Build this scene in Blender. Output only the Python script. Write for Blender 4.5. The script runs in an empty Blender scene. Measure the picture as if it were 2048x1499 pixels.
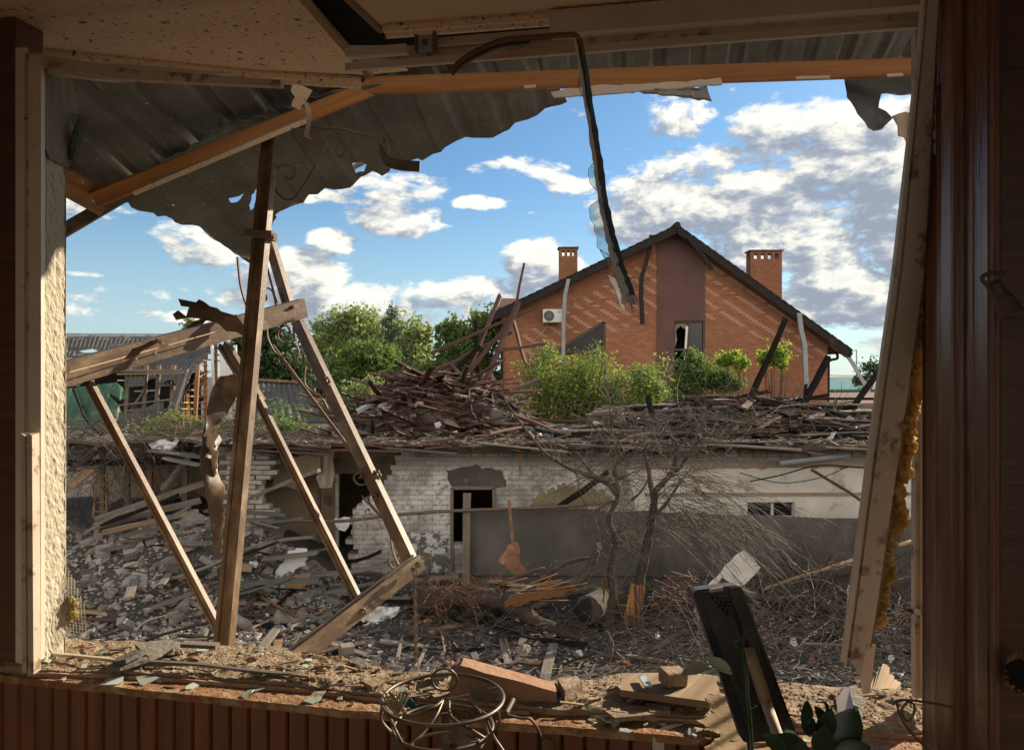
import bpy, math, random
import numpy as np
from mathutils import Vector, Matrix, noise, Euler
from mathutils.geometry import delaunay_2d_cdt
R = math.radians
SC = bpy.context.scene
COL = SC.collection
F = 1525.0; CX = 1024.0; CY = 749.5; CZ = 3.7      # camera stands 3.7 m above the yard
# ---------------- camera
cam = bpy.data.cameras.new("camera"); cam.sensor_width = 36; cam.lens = F/2048*36
cam.clip_start = 0.02; cam.clip_end = 3000
co = bpy.data.objects.new("camera", cam); COL.objects.link(co)
co.location = (0, 0, CZ); co.rotation_euler = (R(90), 0, 0); SC.camera = co
# ---------------- light
SUN_AZ, SUN_EL = R(53), R(26)                       # clockwise from +Y
sl = bpy.data.lights.new("sun", 'SUN'); sl.energy = 4.6; sl.angle = R(0.5); sl.color = (1.0, 0.86, 0.66)
so = bpy.data.objects.new("sun", sl); COL.objects.link(so)
SD = Vector((math.sin(SUN_AZ)*math.cos(SUN_EL), math.cos(SUN_AZ)*math.cos(SUN_EL), math.sin(SUN_EL)))
so.rotation_euler = SD.to_track_quat('Z', 'Y').to_euler(); so.location = (20, 15, 20)
SC.view_settings.view_transform = 'Standard'; SC.view_settings.look = 'None'
SC.view_settings.exposure = 0.95; SC.view_settings.gamma = 1
SC.render.engine = 'CYCLES'
SC.cycles.max_bounces = 8; SC.cycles.transparent_max_bounces = 24

# ---------------- node helper
class NT:
    def __init__(s, nt): s.nt = nt; s.n = nt.nodes; s.l = nt.links
    def add(s, t, **k):
        n = s.n.new(t)
        for a, b in k.items(): setattr(n, a, b)
        return n
    def inp(s, sock, v):
        if hasattr(v, 'is_linked') or isinstance(v, bpy.types.NodeSocket): s.l.new(v, sock)
        else: sock.default_value = v
    def m(s, op, a, b=0.0, c=0.0, clamp=False):
        n = s.add('ShaderNodeMath', operation=op); n.use_clamp = clamp
        s.inp(n.inputs[0], a); s.inp(n.inputs[1], b)
        if len(n.inputs) > 2: s.inp(n.inputs[2], c)
        return n.outputs[0]
    def v(s, op, a, b=(0, 0, 0)):
        n = s.add('ShaderNodeVectorMath', operation=op)
        s.inp(n.inputs[0], a); s.inp(n.inputs[1], b)
        return n.outputs['Value'] if op in ('LENGTH', 'DOT_PRODUCT', 'DISTANCE') else n.outputs[0]
    def mix(s, f, a, b, typ='RGBA', blend='MIX'):
        n = s.add('ShaderNodeMix', data_type=typ)
        if typ == 'RGBA': n.blend_type = blend
        o = {'RGBA': 2, 'FLOAT': 0, 'VECTOR': 1}[typ]
        s.inp(n.inputs[0], f)
        ii = [i for i in n.inputs if i.type == {'RGBA': 'RGBA', 'FLOAT': 'VALUE', 'VECTOR': 'VECTOR'}[typ] and i.name in 'AB']
        s.inp(ii[0], a); s.inp(ii[1], b)
        return n.outputs[o]
    def noise(s, vec, sc, det=4, rough=.55, dist=0.0):
        n = s.add('ShaderNodeTexNoise'); s.inp(n.inputs['Vector'], vec)
        n.inputs['Scale'].default_value = sc; n.inputs['Detail'].default_value = det
        n.inputs['Roughness'].default_value = rough; n.inputs['Distortion'].default_value = dist
        return n.outputs[0]
    def ramp(s, f, pts, interp='LINEAR'):
        n = s.add('ShaderNodeValToRGB'); s.inp(n.inputs[0], f); cr = n.color_ramp; cr.interpolation = interp
        while len(cr.elements) < len(pts): cr.elements.new(0.5)
        for e, (p, c) in zip(cr.elements, pts):
            e.position = p; e.color = (c, c, c, 1) if isinstance(c, (int, float)) else (*c[:3], 1)
        return n.outputs[0]
    def mr(s, v, a, b, c=0., d=1., smooth=False):
        n = s.add('ShaderNodeMapRange'); n.interpolation_type = 'SMOOTHSTEP' if smooth else 'LINEAR'
        s.inp(n.inputs[0], v)
        for i, q in enumerate((a, b, c, d)): s.inp(n.inputs[i+1], q)
        return n.outputs[0]

# ---------------- sky with cumulus
W = bpy.data.worlds.new("World"); SC.world = W; W.use_nodes = True
W.node_tree.nodes.clear()
g = bpy.data.node_groups.new('cloud_density', 'ShaderNodeTree')
g.interface.new_socket('V', in_out='INPUT', socket_type='NodeSocketVector')
g.interface.new_socket('D', in_out='OUTPUT', socket_type='NodeSocketFloat')
t = NT(g); gi = t.add('NodeGroupInput'); go = t.add('NodeGroupOutput')
BL = [(1600,255,110,40,1),(1720,300,120,70,.95),(1480,310,130,34,.75),(1470,395,200,48,.95),(1660,420,120,40,.85),(1600,500,180,42,.95),(1520,455,150,40,.85),
 (1330,355,130,34,.8),(1690,590,100,50,1.1),(1300,430,110,50,.95),(1130,372,70,22,.7),(1180,215,90,20,.62),(1350,235,70,40,.75),
 (1500,165,150,12,.5),(780,385,95,34,.85),(800,440,95,30,.9),(662,485,42,26,.95),(960,405,62,13,.85),(1030,338,95,20,.75),
 (620,390,60,16,.8),(590,560,80,48,1.15),(680,600,190,36,.85),(980,590,140,34,.85),(1085,525,62,40,1.1),
 (370,585,130,18,.65),(210,600,120,10,.6),(165,548,45,5,.7),(390,485,75,50,.75),(1680,640,170,26,.7),(1230,560,60,30,.8),
 (870,330,60,14,.5),(560,640,220,16,.75),(1000,640,260,18,.8),(1830,430,90,120,1.1),(1215,295,60,10,.6),(280,625,150,8,.5),(320,420,20,8,.5),(1200,120,200,12,.5),
 (700,310,60,9,.5),(1075,425,22,6,.6),(240,640,200,8,.5),(2300,300,300,160,1.2),(2500,600,400,80,1.1),(-300,300,300,100,1),(-700,560,400,60,1),(3000,-200,400,200,1)]
acc = None
for (x, y, rx, ry, st) in BL:
    u = (x-CX)/F; az = math.atan(u); el = math.atan((CY-y)/F*math.cos(az))
    d = t.v('SUBTRACT', gi.outputs[0], (az, el, 0))
    d = t.v('MULTIPLY', d, (F/rx*.70, F/ry*.70, 0))
    l = t.v('DOT_PRODUCT', d, d)
    e = t.m('MULTIPLY', t.m('DIVIDE', 1.0, t.m('MULTIPLY_ADD', l, l, 1.0)), st)
    acc = e if acc is None else t.m('MAXIMUM', acc, e)
sv = t.v('MULTIPLY', gi.outputs[0], (1, 1.9, 1))
warp = t.add('ShaderNodeTexNoise'); t.inp(warp.inputs['Vector'], sv); warp.inputs['Scale'].default_value = 5; warp.inputs['Detail'].default_value = 2
wv = t.v('ADD', sv, t.v('MULTIPLY', t.v('SUBTRACT', warp.outputs[1], (.5, .5, .5)), (.10, .06, 0)))
n1 = t.noise(wv, 12, 10, .62); n2 = t.noise(wv, 40, 6, .6)
nn = t.m('ADD', t.m('MULTIPLY', t.m('SUBTRACT', n1, .5), 1.7), t.m('MULTIPLY', t.m('SUBTRACT', n2, .5), .75))
acc = t.m('MULTIPLY_ADD', acc, 1.3, -.34)
t.l.new(t.m('ADD', acc, nn), go.inputs[0])
t = NT(W.node_tree)
tc = t.add('ShaderNodeTexCoord'); sx = t.add('ShaderNodeSeparateXYZ'); t.l.new(tc.outputs['Generated'], sx.inputs[0])
az = t.m('ARCTAN2', sx.outputs[0], sx.outputs[1]); el = t.m('ARCSINE', sx.outputs[2])
cv = t.add('ShaderNodeCombineXYZ'); t.l.new(az, cv.inputs[0]); t.l.new(el, cv.inputs[1])
def dens(vec):
    n = t.add('ShaderNodeGroup'); n.node_tree = g; t.l.new(vec, n.inputs[0]); return n.outputs[0]
D0 = dens(cv.outputs[0]); D1 = dens(t.v('ADD', cv.outputs[0], (.017, .020, 0)))
sky = t.add('ShaderNodeTexSky', sky_type='NISHITA'); sky.sun_disc = False
sky.sun_elevation = SUN_EL; sky.sun_rotation = SUN_AZ; sky.altitude = 100; sky.dust_density = .6; sky.ozone_density = 3.0
skc = t.mix(1.0, sky.outputs[0], (.50, .65, .71, 1), blend='MULTIPLY')
alpha = t.mr(D0, .40, .74, 0, 1, True)
relief = t.m('SUBTRACT', D0, D1)
thick = t.mr(D0, .62, 1.5)
lit = t.m('ADD', t.mr(relief, -.26, .30), t.m('MULTIPLY', thick, -.42), clamp=True)
lit = t.m('ADD', lit, .12, clamp=True)
hor = t.mr(el, -.02, .26, 1, 0, True)
cc = t.ramp(lit, [(0, (1.5, 1.7, 2.15)), (.38, (2.3, 2.5, 2.85)), (.66, (4.1, 4.1, 3.85)), (1, (6.0, 5.8, 5.1))])
hz = t.mix(t.m('MULTIPLY', hor, .62), skc, (3.3, 4.1, 4.4, 1))
full = t.mix(t.m('MULTIPLY', alpha, .96), hz, cc)
# unseen bright cloud added behind the camera as fill for yard and room
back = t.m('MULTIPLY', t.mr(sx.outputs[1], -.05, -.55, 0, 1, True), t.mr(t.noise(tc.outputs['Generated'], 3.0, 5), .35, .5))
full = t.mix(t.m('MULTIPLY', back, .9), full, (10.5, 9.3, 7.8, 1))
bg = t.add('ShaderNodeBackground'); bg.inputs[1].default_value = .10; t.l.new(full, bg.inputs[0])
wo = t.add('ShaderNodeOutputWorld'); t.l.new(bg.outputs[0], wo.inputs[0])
W.cycles.sampling_method = 'MANUAL'; W.cycles.sample_map_resolution = 512

# ---------------- space helpers
def P(x, y, Y): return Vector(((x-CX)/F*Y, Y, CZ+(CY-y)/F*Y))
def Q(x, y, h):                                     # point on the level plane h below the eye
    return P(x, y, h*F/(y-CY))
WO = Vector((-1.36, 2.03, 0)); WU = Vector((.984, -.178, 0)).normalized(); WN = Vector((.178, .984, 0)).normalized()
def PW(x, y, t=0.0):                                # point on the window wall's plane, t metres outward
    d = Vector(((x-CX)/F, 1, (CY-y)/F)); k = (t+WO.dot(WN))/d.dot(WN)
    return Vector((0, 0, CZ))+d*k
def WL(s, t, z): return WO+WU*s+WN*t+Vector((0, 0, z))
def rnd(a, b): return random.uniform(a, b)
ZU = Vector((0, 0, 1))
def fbm(x, y, z=0, o=4): return noise.fractal(Vector((x, y, z)), 1.0, 2.0, o)

def tag(o, label=None, cat=None, group=None, kind=None):
    if label: o['label'] = label
    if cat: o['category'] = cat
    if group: o['group'] = group
    if kind: o['kind'] = kind
    return o
def empty(name, loc, label, cat, group=None):
    o = bpy.data.objects.new(name, None); o.empty_display_size = .2; COL.objects.link(o)
    o.location = loc; o['org'] = list(loc)
    return tag(o, label, cat, group)

def frame(a, b, up=None):
    x = (b-a).normalized(); up = Vector(up) if up is not None else ZU
    if abs(x.dot(up.normalized())) > .97: up = Vector((0, 1, 0)) if abs(x.y) < .9 else Vector((1, 0, 0))
    y = up.cross(x).normalized(); z = x.cross(y)
    return x, y, z

class MB:
    def __init__(s): s.v = []; s.f = []; s.uv = []
    def face(s, idx, uv=None): s.f.append(tuple(idx)); s.uv.append(uv)
    def extrude(s, prof, a, b, up=None, seg=1, jit=0.0, taper=1.0, bend=0.0, jag=0.0):
        """profile in (y,z) metres swept from a to b"""
        x, y, z = frame(a, b, up); L = (b-a).length; n = len(prof); o = len(s.v)
        per = [0]
        for i in range(n): per.append(per[-1]+math.dist(prof[i], prof[(i+1) % n]))
        for k in range(seg+1):
            f = k/seg; sc = 1+(taper-1)*f; c = a+(b-a)*f+z*(-bend*math.sin(math.pi*f))
            jy, jz = (rnd(-jit, jit), rnd(-jit, jit)) if 0 < k < seg else (0, 0)
            for (py, pz) in prof:
                e = x*rnd(-jag, jag) if (jag and k in (0, seg)) else Vector()
                s.v.append(c+y*(py*sc+jy)+z*(pz*sc+jz)+e)
        for k in range(seg):
            for i in range(n):
                j = (i+1) % n
                u0, u1 = L*k/seg, L*(k+1)/seg
                s.face((o+k*n+i, o+(k+1)*n+i, o+(k+1)*n+j, o+k*n+j), [(u0, per[i]), (u1, per[i]), (u1, per[i+1]), (u0, per[i+1])])
        s.face([o+i for i in range(n)], [(p[0], p[1]) for p in prof])
        s.face([o+seg*n+i for i in reversed(range(n))], [(p[0], p[1]) for p in reversed(prof)])
        return s
    def beam(s, a, b, w, h, up=None, **k):
        e = min(w, h)*.08
        pr = [(-w/2+e, -h/2), (-w/2, -h/2+e), (-w/2, h/2-e), (-w/2+e, h/2), (w/2-e, h/2), (w/2, h/2-e), (w/2, -h/2+e), (w/2-e, -h/2)]
        return s.extrude(pr, Vector(a), Vector(b), up, **k)
    def box(s, c, d, rot=None):
        c = Vector(c); M3 = rot.to_matrix() if rot else Matrix.Identity(3)
        X = M3 @ Vector((1, 0, 0)); Zz = M3 @ Vector((0, 0, 1))
        return s.beam(c-X*d[0]/2, c+X*d[0]/2, d[1], d[2], up=Zz)
    def tube(s, pts, r, n=6, cap=True):
        pts = [Vector(p) for p in pts]; m = len(pts); o = len(s.v)
        rs = r if isinstance(r, (list, tuple)) else [r]*m
        L = 0; Ls = [0]
        for i in range(1, m): L += (pts[i]-pts[i-1]).length; Ls.append(L)
        d = (pts[1]-pts[0]).normalized(); ref = Vector((0, 0, 1)) if abs(d.z) < .9 else Vector((1, 0, 0))
        nx = d.cross(ref).normalized()
        for i in range(m):
            d = (pts[min(i+1, m-1)]-pts[max(i-1, 0)])
            d = d.normalized() if d.length > 1e-9 else Vector((0, 0, 1))
            nx = (nx-d*nx.dot(d)); nx = nx.normalized() if nx.length > 1e-6 else d.orthogonal().normalized()
            ny = d.cross(nx)
            for k in range(n):
                a = 2*math.pi*k/n
                s.v.append(pts[i]+(nx*math.cos(a)+ny*math.sin(a))*rs[i])
        for i in range(m-1):
            for k in range(n):
                k2 = (k+1) % n; p = 2*math.pi*rs[i]/n
                s.face((o+i*n+k, o+i*n+k2, o+(i+1)*n+k2, o+(i+1)*n+k), [(Ls[i], k*p), (Ls[i], (k+1)*p), (Ls[i+1], (k+1)*p), (Ls[i+1], k*p)])
        if cap:
            s.face([o+k for k in reversed(range(n))]); s.face([o+(m-1)*n+k for k in range(n)])
        return s
    def ribbon(s, pts, wv, th):                     # flat bar: width vector(s) wv, thickness th
        pts = [Vector(p) for p in pts]; m = len(pts); o = len(s.v); L = 0
        for i in range(m):
            w = Vector(wv[i]) if isinstance(wv, list) else Vector(wv)
            d = (pts[min(i+1, m-1)]-pts[max(i-1, 0)]).normalized(); nn = d.cross(w).normalized()*th/2
            for q in (w/2+nn, -w/2+nn, -w/2-nn, w/2-nn): s.v.append(pts[i]+q)
        for i in range(m-1):
            l2 = L+(pts[i+1]-pts[i]).length
            for k in range(4):
                k2 = (k+1) % 4
                s.face((o+i*4+k, o+i*4+k2, o+(i+1)*4+k2, o+(i+1)*4+k), [(L, k*.03), (L, k*.03+.03), (l2, k*.03+.03), (l2, k*.03)])
            L = l2
        s.face((o+3, o+2, o+1, o)); e = o+(m-1)*4; s.face((e, e+1, e+2, e+3)); return s
    def poly(s, pts, th):                           # planar outline extruded by vector th
        pts = [Vector(p) for p in pts]; th = Vector(th); n = len(pts); o = len(s.v)
        nn = Vector()
        for i in range(n): nn += (pts[i]-pts[0]).cross(pts[(i+1) % n]-pts[0])
        if nn.dot(th) > 0: pts = pts[::-1]
        s.v += pts+[p+th for p in pts]
        x = (pts[1]-pts[0]).normalized(); nn = nn.normalized() if nn.length else ZU; y = nn.cross(x)
        uv = [((p-pts[0]).dot(x), (p-pts[0]).dot(y)) for p in pts]
        s.face([o+i for i in range(n)], uv); s.face([o+n+i for i in reversed(range(n))], uv[::-1])
        for i in range(n):
            j = (i+1) % n; s.face((o+j, o+i, o+n+i, o+n+j))
        return s
    def blob(s, c, r, sub=1, amp=.3, sc=1.5, seed=0.0, flat=1.0):
        c = Vector(c); vs, fs = ICO[sub]; o = len(s.v); r = Vector(r) if not isinstance(r, (int, float)) else Vector((r, r, r))
        for v in vs:
            k = 1+amp*noise.noise(v*sc+Vector((seed, seed*1.7, seed*.3)))*1.6
            s.v.append(c+Vector((v.x*r.x*k, v.y*r.y*k, v.z*r.z*k)))
        for f in fs: s.face((o+f[0], o+f[1], o+f[2]))
        return s
    def mesh(s, name, mat, smooth=False):
        me = bpy.data.meshes.new(name)
        me.from_pydata([tuple(v) for v in s.v], [], s.f)
        ul = me.uv_layers.new(name='UVMap'); buf = []
        for f, uv in zip(s.f, s.uv):
            if uv is None: buf += [0.0, 0.0]*len(f)
            else:
                for q in uv: buf += [q[0], q[1]]
        ul.data.foreach_set('uv', buf)
        if mat: me.materials.append(mat)
        if smooth: me.polygons.foreach_set('use_smooth', [True]*len(me.polygons))
        me.update(); return me
    def build(s, name, mat, parent=None, label=None, cat=None, group=None, kind=None, smooth=False):
        if parent is not None:
            off = Vector(parent['org'])
        else:
            A = np.array([tuple(v) for v in s.v]); lo, hi = A.min(0), A.max(0)
            off = Vector(((lo[0]+hi[0])/2, (lo[1]+hi[1])/2, lo[2]))
        s2 = MB(); s2.v = [v-off for v in s.v]; s2.f = s.f; s2.uv = s.uv
        o = bpy.data.objects.new(name, s2.mesh(name, mat, smooth)); COL.objects.link(o)
        if parent is not None: o.parent = parent; o['org'] = list(off)
        else: o.location = off; o['org'] = list(off)
        return tag(o, label, cat, group, kind)
def ico(sub):
    import bmesh
    b = bmesh.new(); bmesh.ops.create_icosphere(b, subdivisions=sub, radius=1)
    vs = [v.co.copy() for v in b.verts]; fs = [[v.index for v in f.verts] for f in b.faces]; b.free(); return vs, fs
ICO = {k: ico(k) for k in (1, 2, 3)}
def smooth_path(pts, n=4, closed=False):
    pts = [Vector(p) for p in pts]; out = []; m = len(pts)
    for i in range(m-1):
        p0, p1, p2, p3 = pts[max(i-1, 0)], pts[i], pts[i+1], pts[min(i+2, m-1)]
        for k in range(n):
            t_ = k/n
            out.append(.5*((2*p1)+(-p0+p2)*t_+(2*p0-5*p1+4*p2-p3)*t_*t_+(-p0+3*p1-3*p2+p3)*t_**3))
    out.append(pts[-1]); return out
def inside(p, poly):
    x, y = p; c = False; n = len(poly); j = n-1
    for i in range(n):
        xi, yi = poly[i]; xj, yj = poly[j]
        if (yi > y) != (yj > y) and x < (xj-xi)*(y-yi)/(yj-yi)+xi: c = not c
        j = i
    return c
def ragged(pts, step, amp, seed=1, closed=True):
    rr = random.Random(seed); out = []; n = len(pts)
    for i in range(n if closed else n-1):
        a, b = pts[i], pts[(i+1) % n]; L = math.dist(a[:2], b[:2]); k = max(1, int(L/step)); out.append((a[0], a[1]))
        for j in range(1, k):
            f = (j+rr.uniform(-.3, .3))/k; nx, ny = -(b[1]-a[1])/L, (b[0]-a[0])/L; q = rr.gauss(0, 1)*amp
            out.append((a[0]+(b[0]-a[0])*f+nx*q, a[1]+(b[1]-a[1])*f+ny*q))
    if not closed: out.append(pts[-1][:2])
    return out
def sheet(outer, fn, sx, sy, th, holes=(), uvs=1.0, mb=None):
    """triangulated 2D outline (with holes) mapped to space by fn(s,t); th = thickness vector"""
    mb = mb or MB(); th = Vector(th)
    V = []; E = []
    for lp in [outer]+list(holes):
        o = len(V); V += [Vector(p[:2]) for p in lp]; E += [(o+i, o+(i+1) % len(lp)) for i in range(len(lp))]
    xs = [p[0] for p in outer]; ys = [p[1] for p in outer]
    nx = int((max(xs)-min(xs))/sx); ny = int((max(ys)-min(ys))/sy)
    x0 = math.floor(min(xs)/sx)*sx; y0 = math.floor(min(ys)/sy)*sy
    for i in range(nx+2):
        for j in range(ny+2):
            p = (x0+i*sx, y0+j*sy)
            if inside(p, outer) and not any(inside(p, h) for h in holes): V.append(Vector(p))
    ov, oe, of, _, _, _ = delaunay_2d_cdt(V, E, [], 0, 1e-6)
    tris = []
    for f in of:
        c = [sum(ov[i][k] for i in f)/len(f) for k in (0, 1)]
        if inside(c, outer) and not any(inside(c, h) for h in holes): tris.append(tuple(f))
    o = len(mb.v); n = len(ov); A = [fn(p[0], p[1]) for p in ov]
    if th.length and tris:
        i0, i1, i2 = tris[0]; nn = (A[i1]-A[i0]).cross(A[i2]-A[i0])
        if nn.dot(th) > 0: tris = [f[::-1] for f in tris]
    mb.v += A+([p+th for p in A] if th.length else []); cnt = {}
    for f in tris:
        uv = [(ov[i][0]*uvs, ov[i][1]*uvs) for i in f]
        mb.face([o+i for i in f], uv)
        if th.length: mb.face([o+n+i for i in reversed(f)], uv[::-1])
        for a, b in ((f[0], f[1]), (f[1], f[2]), (f[2], f[0])): cnt[(a, b)] = 1
    if th.length:
        for (a, b) in cnt:
            if (b, a) not in cnt: mb.face((o+b, o+a, o+n+a, o+n+b))
    return mb
def copyo(o, parent=None, label=None):
    c = o.copy(); COL.objects.link(c)
    if parent: c.parent = parent
    if label: c['label'] = label
    for ch in o.children: copyo(ch, c)
    return c
# ---------------- materials
def M(name, c1, c2=None, sc=3., rough=.8, coord='pos', stretch=(1, 1, 1), bump=.25, bsc=None, c3=None, t3=(.6, .7), s3=None,
      metal=0., detail=6, bdist=.01, trans=0., spec=.5, c4=None, t4=(.62, .66), s4=12., alpha=None):
    m = bpy.data.materials.new(name); m.use_nodes = True; t = NT(m.node_tree); t.n.clear()
    if coord == 'uv':
        tc = t.add('ShaderNodeTexCoord'); oi = t.add('ShaderNodeObjectInfo'); vec = t.v('MULTIPLY', tc.outputs['UV'], stretch)
        vec = t.v('ADD', vec, t.v('MULTIPLY', (37., 17., 29.), (1, 1, 1))) 
        rv = t.add('ShaderNodeCombineXYZ'); t.l.new(t.m('MULTIPLY', oi.outputs['Random'], 50), rv.inputs[2]); vec = t.v('ADD', vec, rv.outputs[0])
    else:
        ge = t.add('ShaderNodeNewGeometry'); vec = t.v('MULTIPLY', ge.outputs['Position'], stretch)
    c2 = c2 or tuple(x*.6 for x in c1)
    n = t.noise(vec, sc, detail, .6)
    col = t.mix(t.mr(n, .32, .68), (*c1, 1), (*c2, 1))
    if c3:
        n3 = t.noise(t.v('ADD', vec, (7.3, 3.1, 5.5)), s3 or sc*.6, 5, .65)
        col = t.mix(t.mr(n3, t3[0], t3[1]), col, (*c3, 1))
    if c4:
        n4 = t.noise(t.v('ADD', vec, (1.3, 9.1, 2.5)), s4, 4, .7)
        col = t.mix(t.mr(n4, t4[0], t4[1]), col, (*c4, 1))
    b = t.add('ShaderNodeBsdfPrincipled'); t.l.new(col, b.inputs['Base Color'])
    b.inputs['Roughness'].default_value = rough; b.inputs['Metallic'].default_value = metal
    b.inputs['Specular IOR Level'].default_value = spec
    if bump:
        bn = t.noise(vec, bsc or sc*4, 6, .65); bp = t.add('ShaderNodeBump'); bp.inputs[0].default_value = bump
        bp.inputs[1].default_value = bdist; t.l.new(bn, bp.inputs['Height']); t.l.new(bp.outputs[0], b.inputs['Normal'])
    out = t.add('ShaderNodeOutputMaterial'); sh = b.outputs[0]
    if trans:
        tr = t.add('ShaderNodeBsdfTranslucent'); t.l.new(col, tr.inputs[0]); mx = t.add('ShaderNodeMixShader')
        mx.inputs[0].default_value = trans; t.l.new(sh, mx.inputs[1]); t.l.new(tr.outputs[0], mx.inputs[2]); sh = mx.outputs[0]
    t.l.new(sh, out.inputs[0]); m['_c'] = 1
    return m
def wood(name, c1, c2, rough=.75, c3=None, t3=(.6, .72), bump=.4, spec=.5):
    return M(name, c1, c2, 6, rough, 'uv', (.35, 7, 1), bump, 14, c3, t3, 3, bdist=.006, spec=spec)
mt = {}
mt['pine'] = wood('pine', (.42, .19, .055), (.27, .10, .028), .6, (.16, .07, .025), (.62, .8))
mt['pine_old'] = wood('pine_old', (.34, .20, .09), (.20, .11, .05), .8, (.10, .07, .05), (.55, .75))
mt['char'] = wood('char', (.010, .009, .008), (.024, .020, .018), .95, (.06, .035, .022), (.70, .8), .8, .08)
mt['redwood'] = wood('redwood', (.115, .052, .034), (.055, .026, .019), .8, (.17, .125, .09), (.62, .8))
mt['greywood'] = wood('greywood', (.22, .18, .14), (.11, .09, .07), .9, (.30, .26, .21), (.6, .8))
mt['lath'] = wood('lath', (.55, .29, .11), (.40, .19, .07), .8)
mt['dustwood'] = wood('dustwood', (.34, .23, .13), (.22, .14, .075), .9, (.44, .34, .22), (.5, .7))
mt['splinter'] = wood('splinter', (.42, .20, .055), (.22, .09, .025), .8, (.05, .028, .018), (.40, .54), 1.0)
mt['panel'] = wood('panel', (.20, .074, .033), (.125, .044, .021), .38, (.08, .03, .016), (.6, .8), .15)
mt['darkwood'] = wood('darkwood', (.125, .054, .030), (.075, .031, .018), .42, (.18, .085, .05), (.62, .8), .2)
mt['room'] = M('room_lining', (.36, .25, .17), (.28, .19, .13), 2, .8)
mt['ceil'] = M('room_plaster', (.30, .22, .15), (.2, .15, .1), 2, .9)
mt['steel'] = M('brown_steel', (.15, .085, .042), (.10, .058, .030), 7, .5, 'uv', (1, 2, 1), .5, 60, (.27, .19, .115), (.48, .68), 7, bdist=.003, c4=(.06, .03, .02), t4=(.68, .72), s4=30)
mt['iron'] = M('wrought_iron', (.085, .055, .036), (.14, .10, .065), 20, .55, bump=.4, bsc=150, bdist=.002)
mt['torn'] = M('torn_brown_metal', (.10, .062, .035), (.07, .042, .026), 9, .5, 'pos', c3=(.19, .13, .08), t3=(.55, .7), s3=5, bump=.4, bsc=40, bdist=.004)
mt['zinc'] = M('galvanised', (.23, .22, .20), (.14, .135, .12), 5, .42, 'pos', c3=(.11, .10, .085), t3=(.5, .75), s3=2.2, metal=.55, bump=.15, bsc=60, bdist=.003, c4=(.42, .40, .36), t4=(.62, .7), s4=45)
mt['flash'] = M('bright_flashing', (.48, .47, .45), (.3, .3, .29), 5, .35, metal=.6, c3=(.16, .13, .1), t3=(.6, .75))
mt['slate'] = M('slate_sheet', (.125, .118, .108), (.070, .066, .060), 1.3, .9, 'uv', (1, 1, 1), .3, 30, (.05, .046, .042), (.55, .75), 2)
mt['soffit'] = M('soffit_board', (.74, .54, .37), (.64, .46, .31), 3, .7, 'pos', (1, 1, 1), .2, 90, bdist=.002, c3=(.09, .055, .03), t3=(.60, .66), s3=42, c4=(.20, .13, .08), t4=(.57, .66), s4=120)
mt['pvc'] = M('cream_pvc', (.66, .56, .45), (.58, .48, .37), 4, .42, bump=.08, bsc=60, bdist=.001, c3=(.24, .17, .11), t3=(.62, .74), s3=16)
mt['pvcd'] = M('dusty_pvc', (.56, .46, .35), (.46, .36, .26), 8, .7, bump=.3, bsc=120, bdist=.002, c3=(.22, .14, .08), t3=(.56, .66), s3=18)
mt['stucco'] = M('stucco', (.60, .53, .40), (.52, .45, .33), 30, .9, stretch=(1.3, 1.3, .7), bump=1.0, bsc=75, bdist=.012, detail=3)
mt['mesh'] = M('mesh_net', (.42, .36, .22), (.22, .2, .12), 20, .8, bump=0)
mt['meshg'] = M('mesh_green', (.05, .10, .06), (.03, .05, .03), 20, .8, bump=0)
mt['foam'] = M('foam', (.80, .56, .20), (.60, .36, .09), 25, .8, bump=1.0, bsc=70, bdist=.01, c3=(.80, .62, .28), t3=(.55, .7), s3=12, trans=.5)
mt['wool'] = M('mineral_wool', (.62, .45, .14), (.42, .28, .08), 40, .95, bump=1, bsc=120, bdist=.008, trans=.3)
mt['brickd'] = M('dusty_brick', (.40, .225, .14), (.30, .155, .095), 9, .9, bump=.8, bsc=35, bdist=.01, c3=(.44, .34, .23), t3=(.5, .68), s3=8)
mt['dust'] = M('mortar_dust', (.42, .31, .20), (.25, .17, .10), 22, .95, bump=1., bsc=70, bdist=.012, c3=(.15, .09, .055), t3=(.57, .7), s3=26, c4=(.58, .47, .33), t4=(.6, .68), s4=55)
mt['ledge'] = M('ledge_wood', (.34, .15, .06), (.24, .10, .04), 14, .85, bump=.8, bsc=110, bdist=.006, c3=(.44, .30, .16), t3=(.46, .62), s3=24)
mt['rock'] = M('rubble_stone', (.25, .215, .175), (.15, .13, .105), 6, .95, bump=.8, bsc=30, bdist=.02)
mt['rockd'] = M('dark_rubble', (.17, .15, .13), (.09, .08, .07), 6, .95, bump=.8, bsc=30, bdist=.02)
mt['redrub'] = M('brick_rubble', (.34, .15, .08), (.24, .11, .07), 6, .95, bump=.8, bsc=30, bdist=.02)
mt['concrete'] = M('concrete', (.125, .113, .098), (.062, .056, .05), 1.1, .95, bump=.9, bsc=18, bdist=.02, c3=(.05, .046, .04), t3=(.45, .65), s3=.9, stretch=(1, 1, .7), c4=(.24, .22, .19), t4=(.64, .70), s4=5)
mt['plaster'] = M('white_plaster', (.58, .56, .50), (.47, .45, .40), 1.5, .9, bump=.3, bsc=20, bdist=.01, c3=(.24, .215, .18), t3=(.54, .70), s3=2.2, c4=(.13, .11, .09), t4=(.66, .69), s4=11)
mt['beige'] = M('beige_plaster', (.30, .235, .165), (.20, .15, .10), 1.6, .95, bump=.5, bsc=12, bdist=.02, c3=(.10, .075, .05), t3=(.58, .7), s3=1.7)
mt['dark'] = M('interior_shade', (.02, .017, .014), (.035, .03, .025), 3, .95)  # near-black colour standing in for shade inside roofs and rooms
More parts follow.
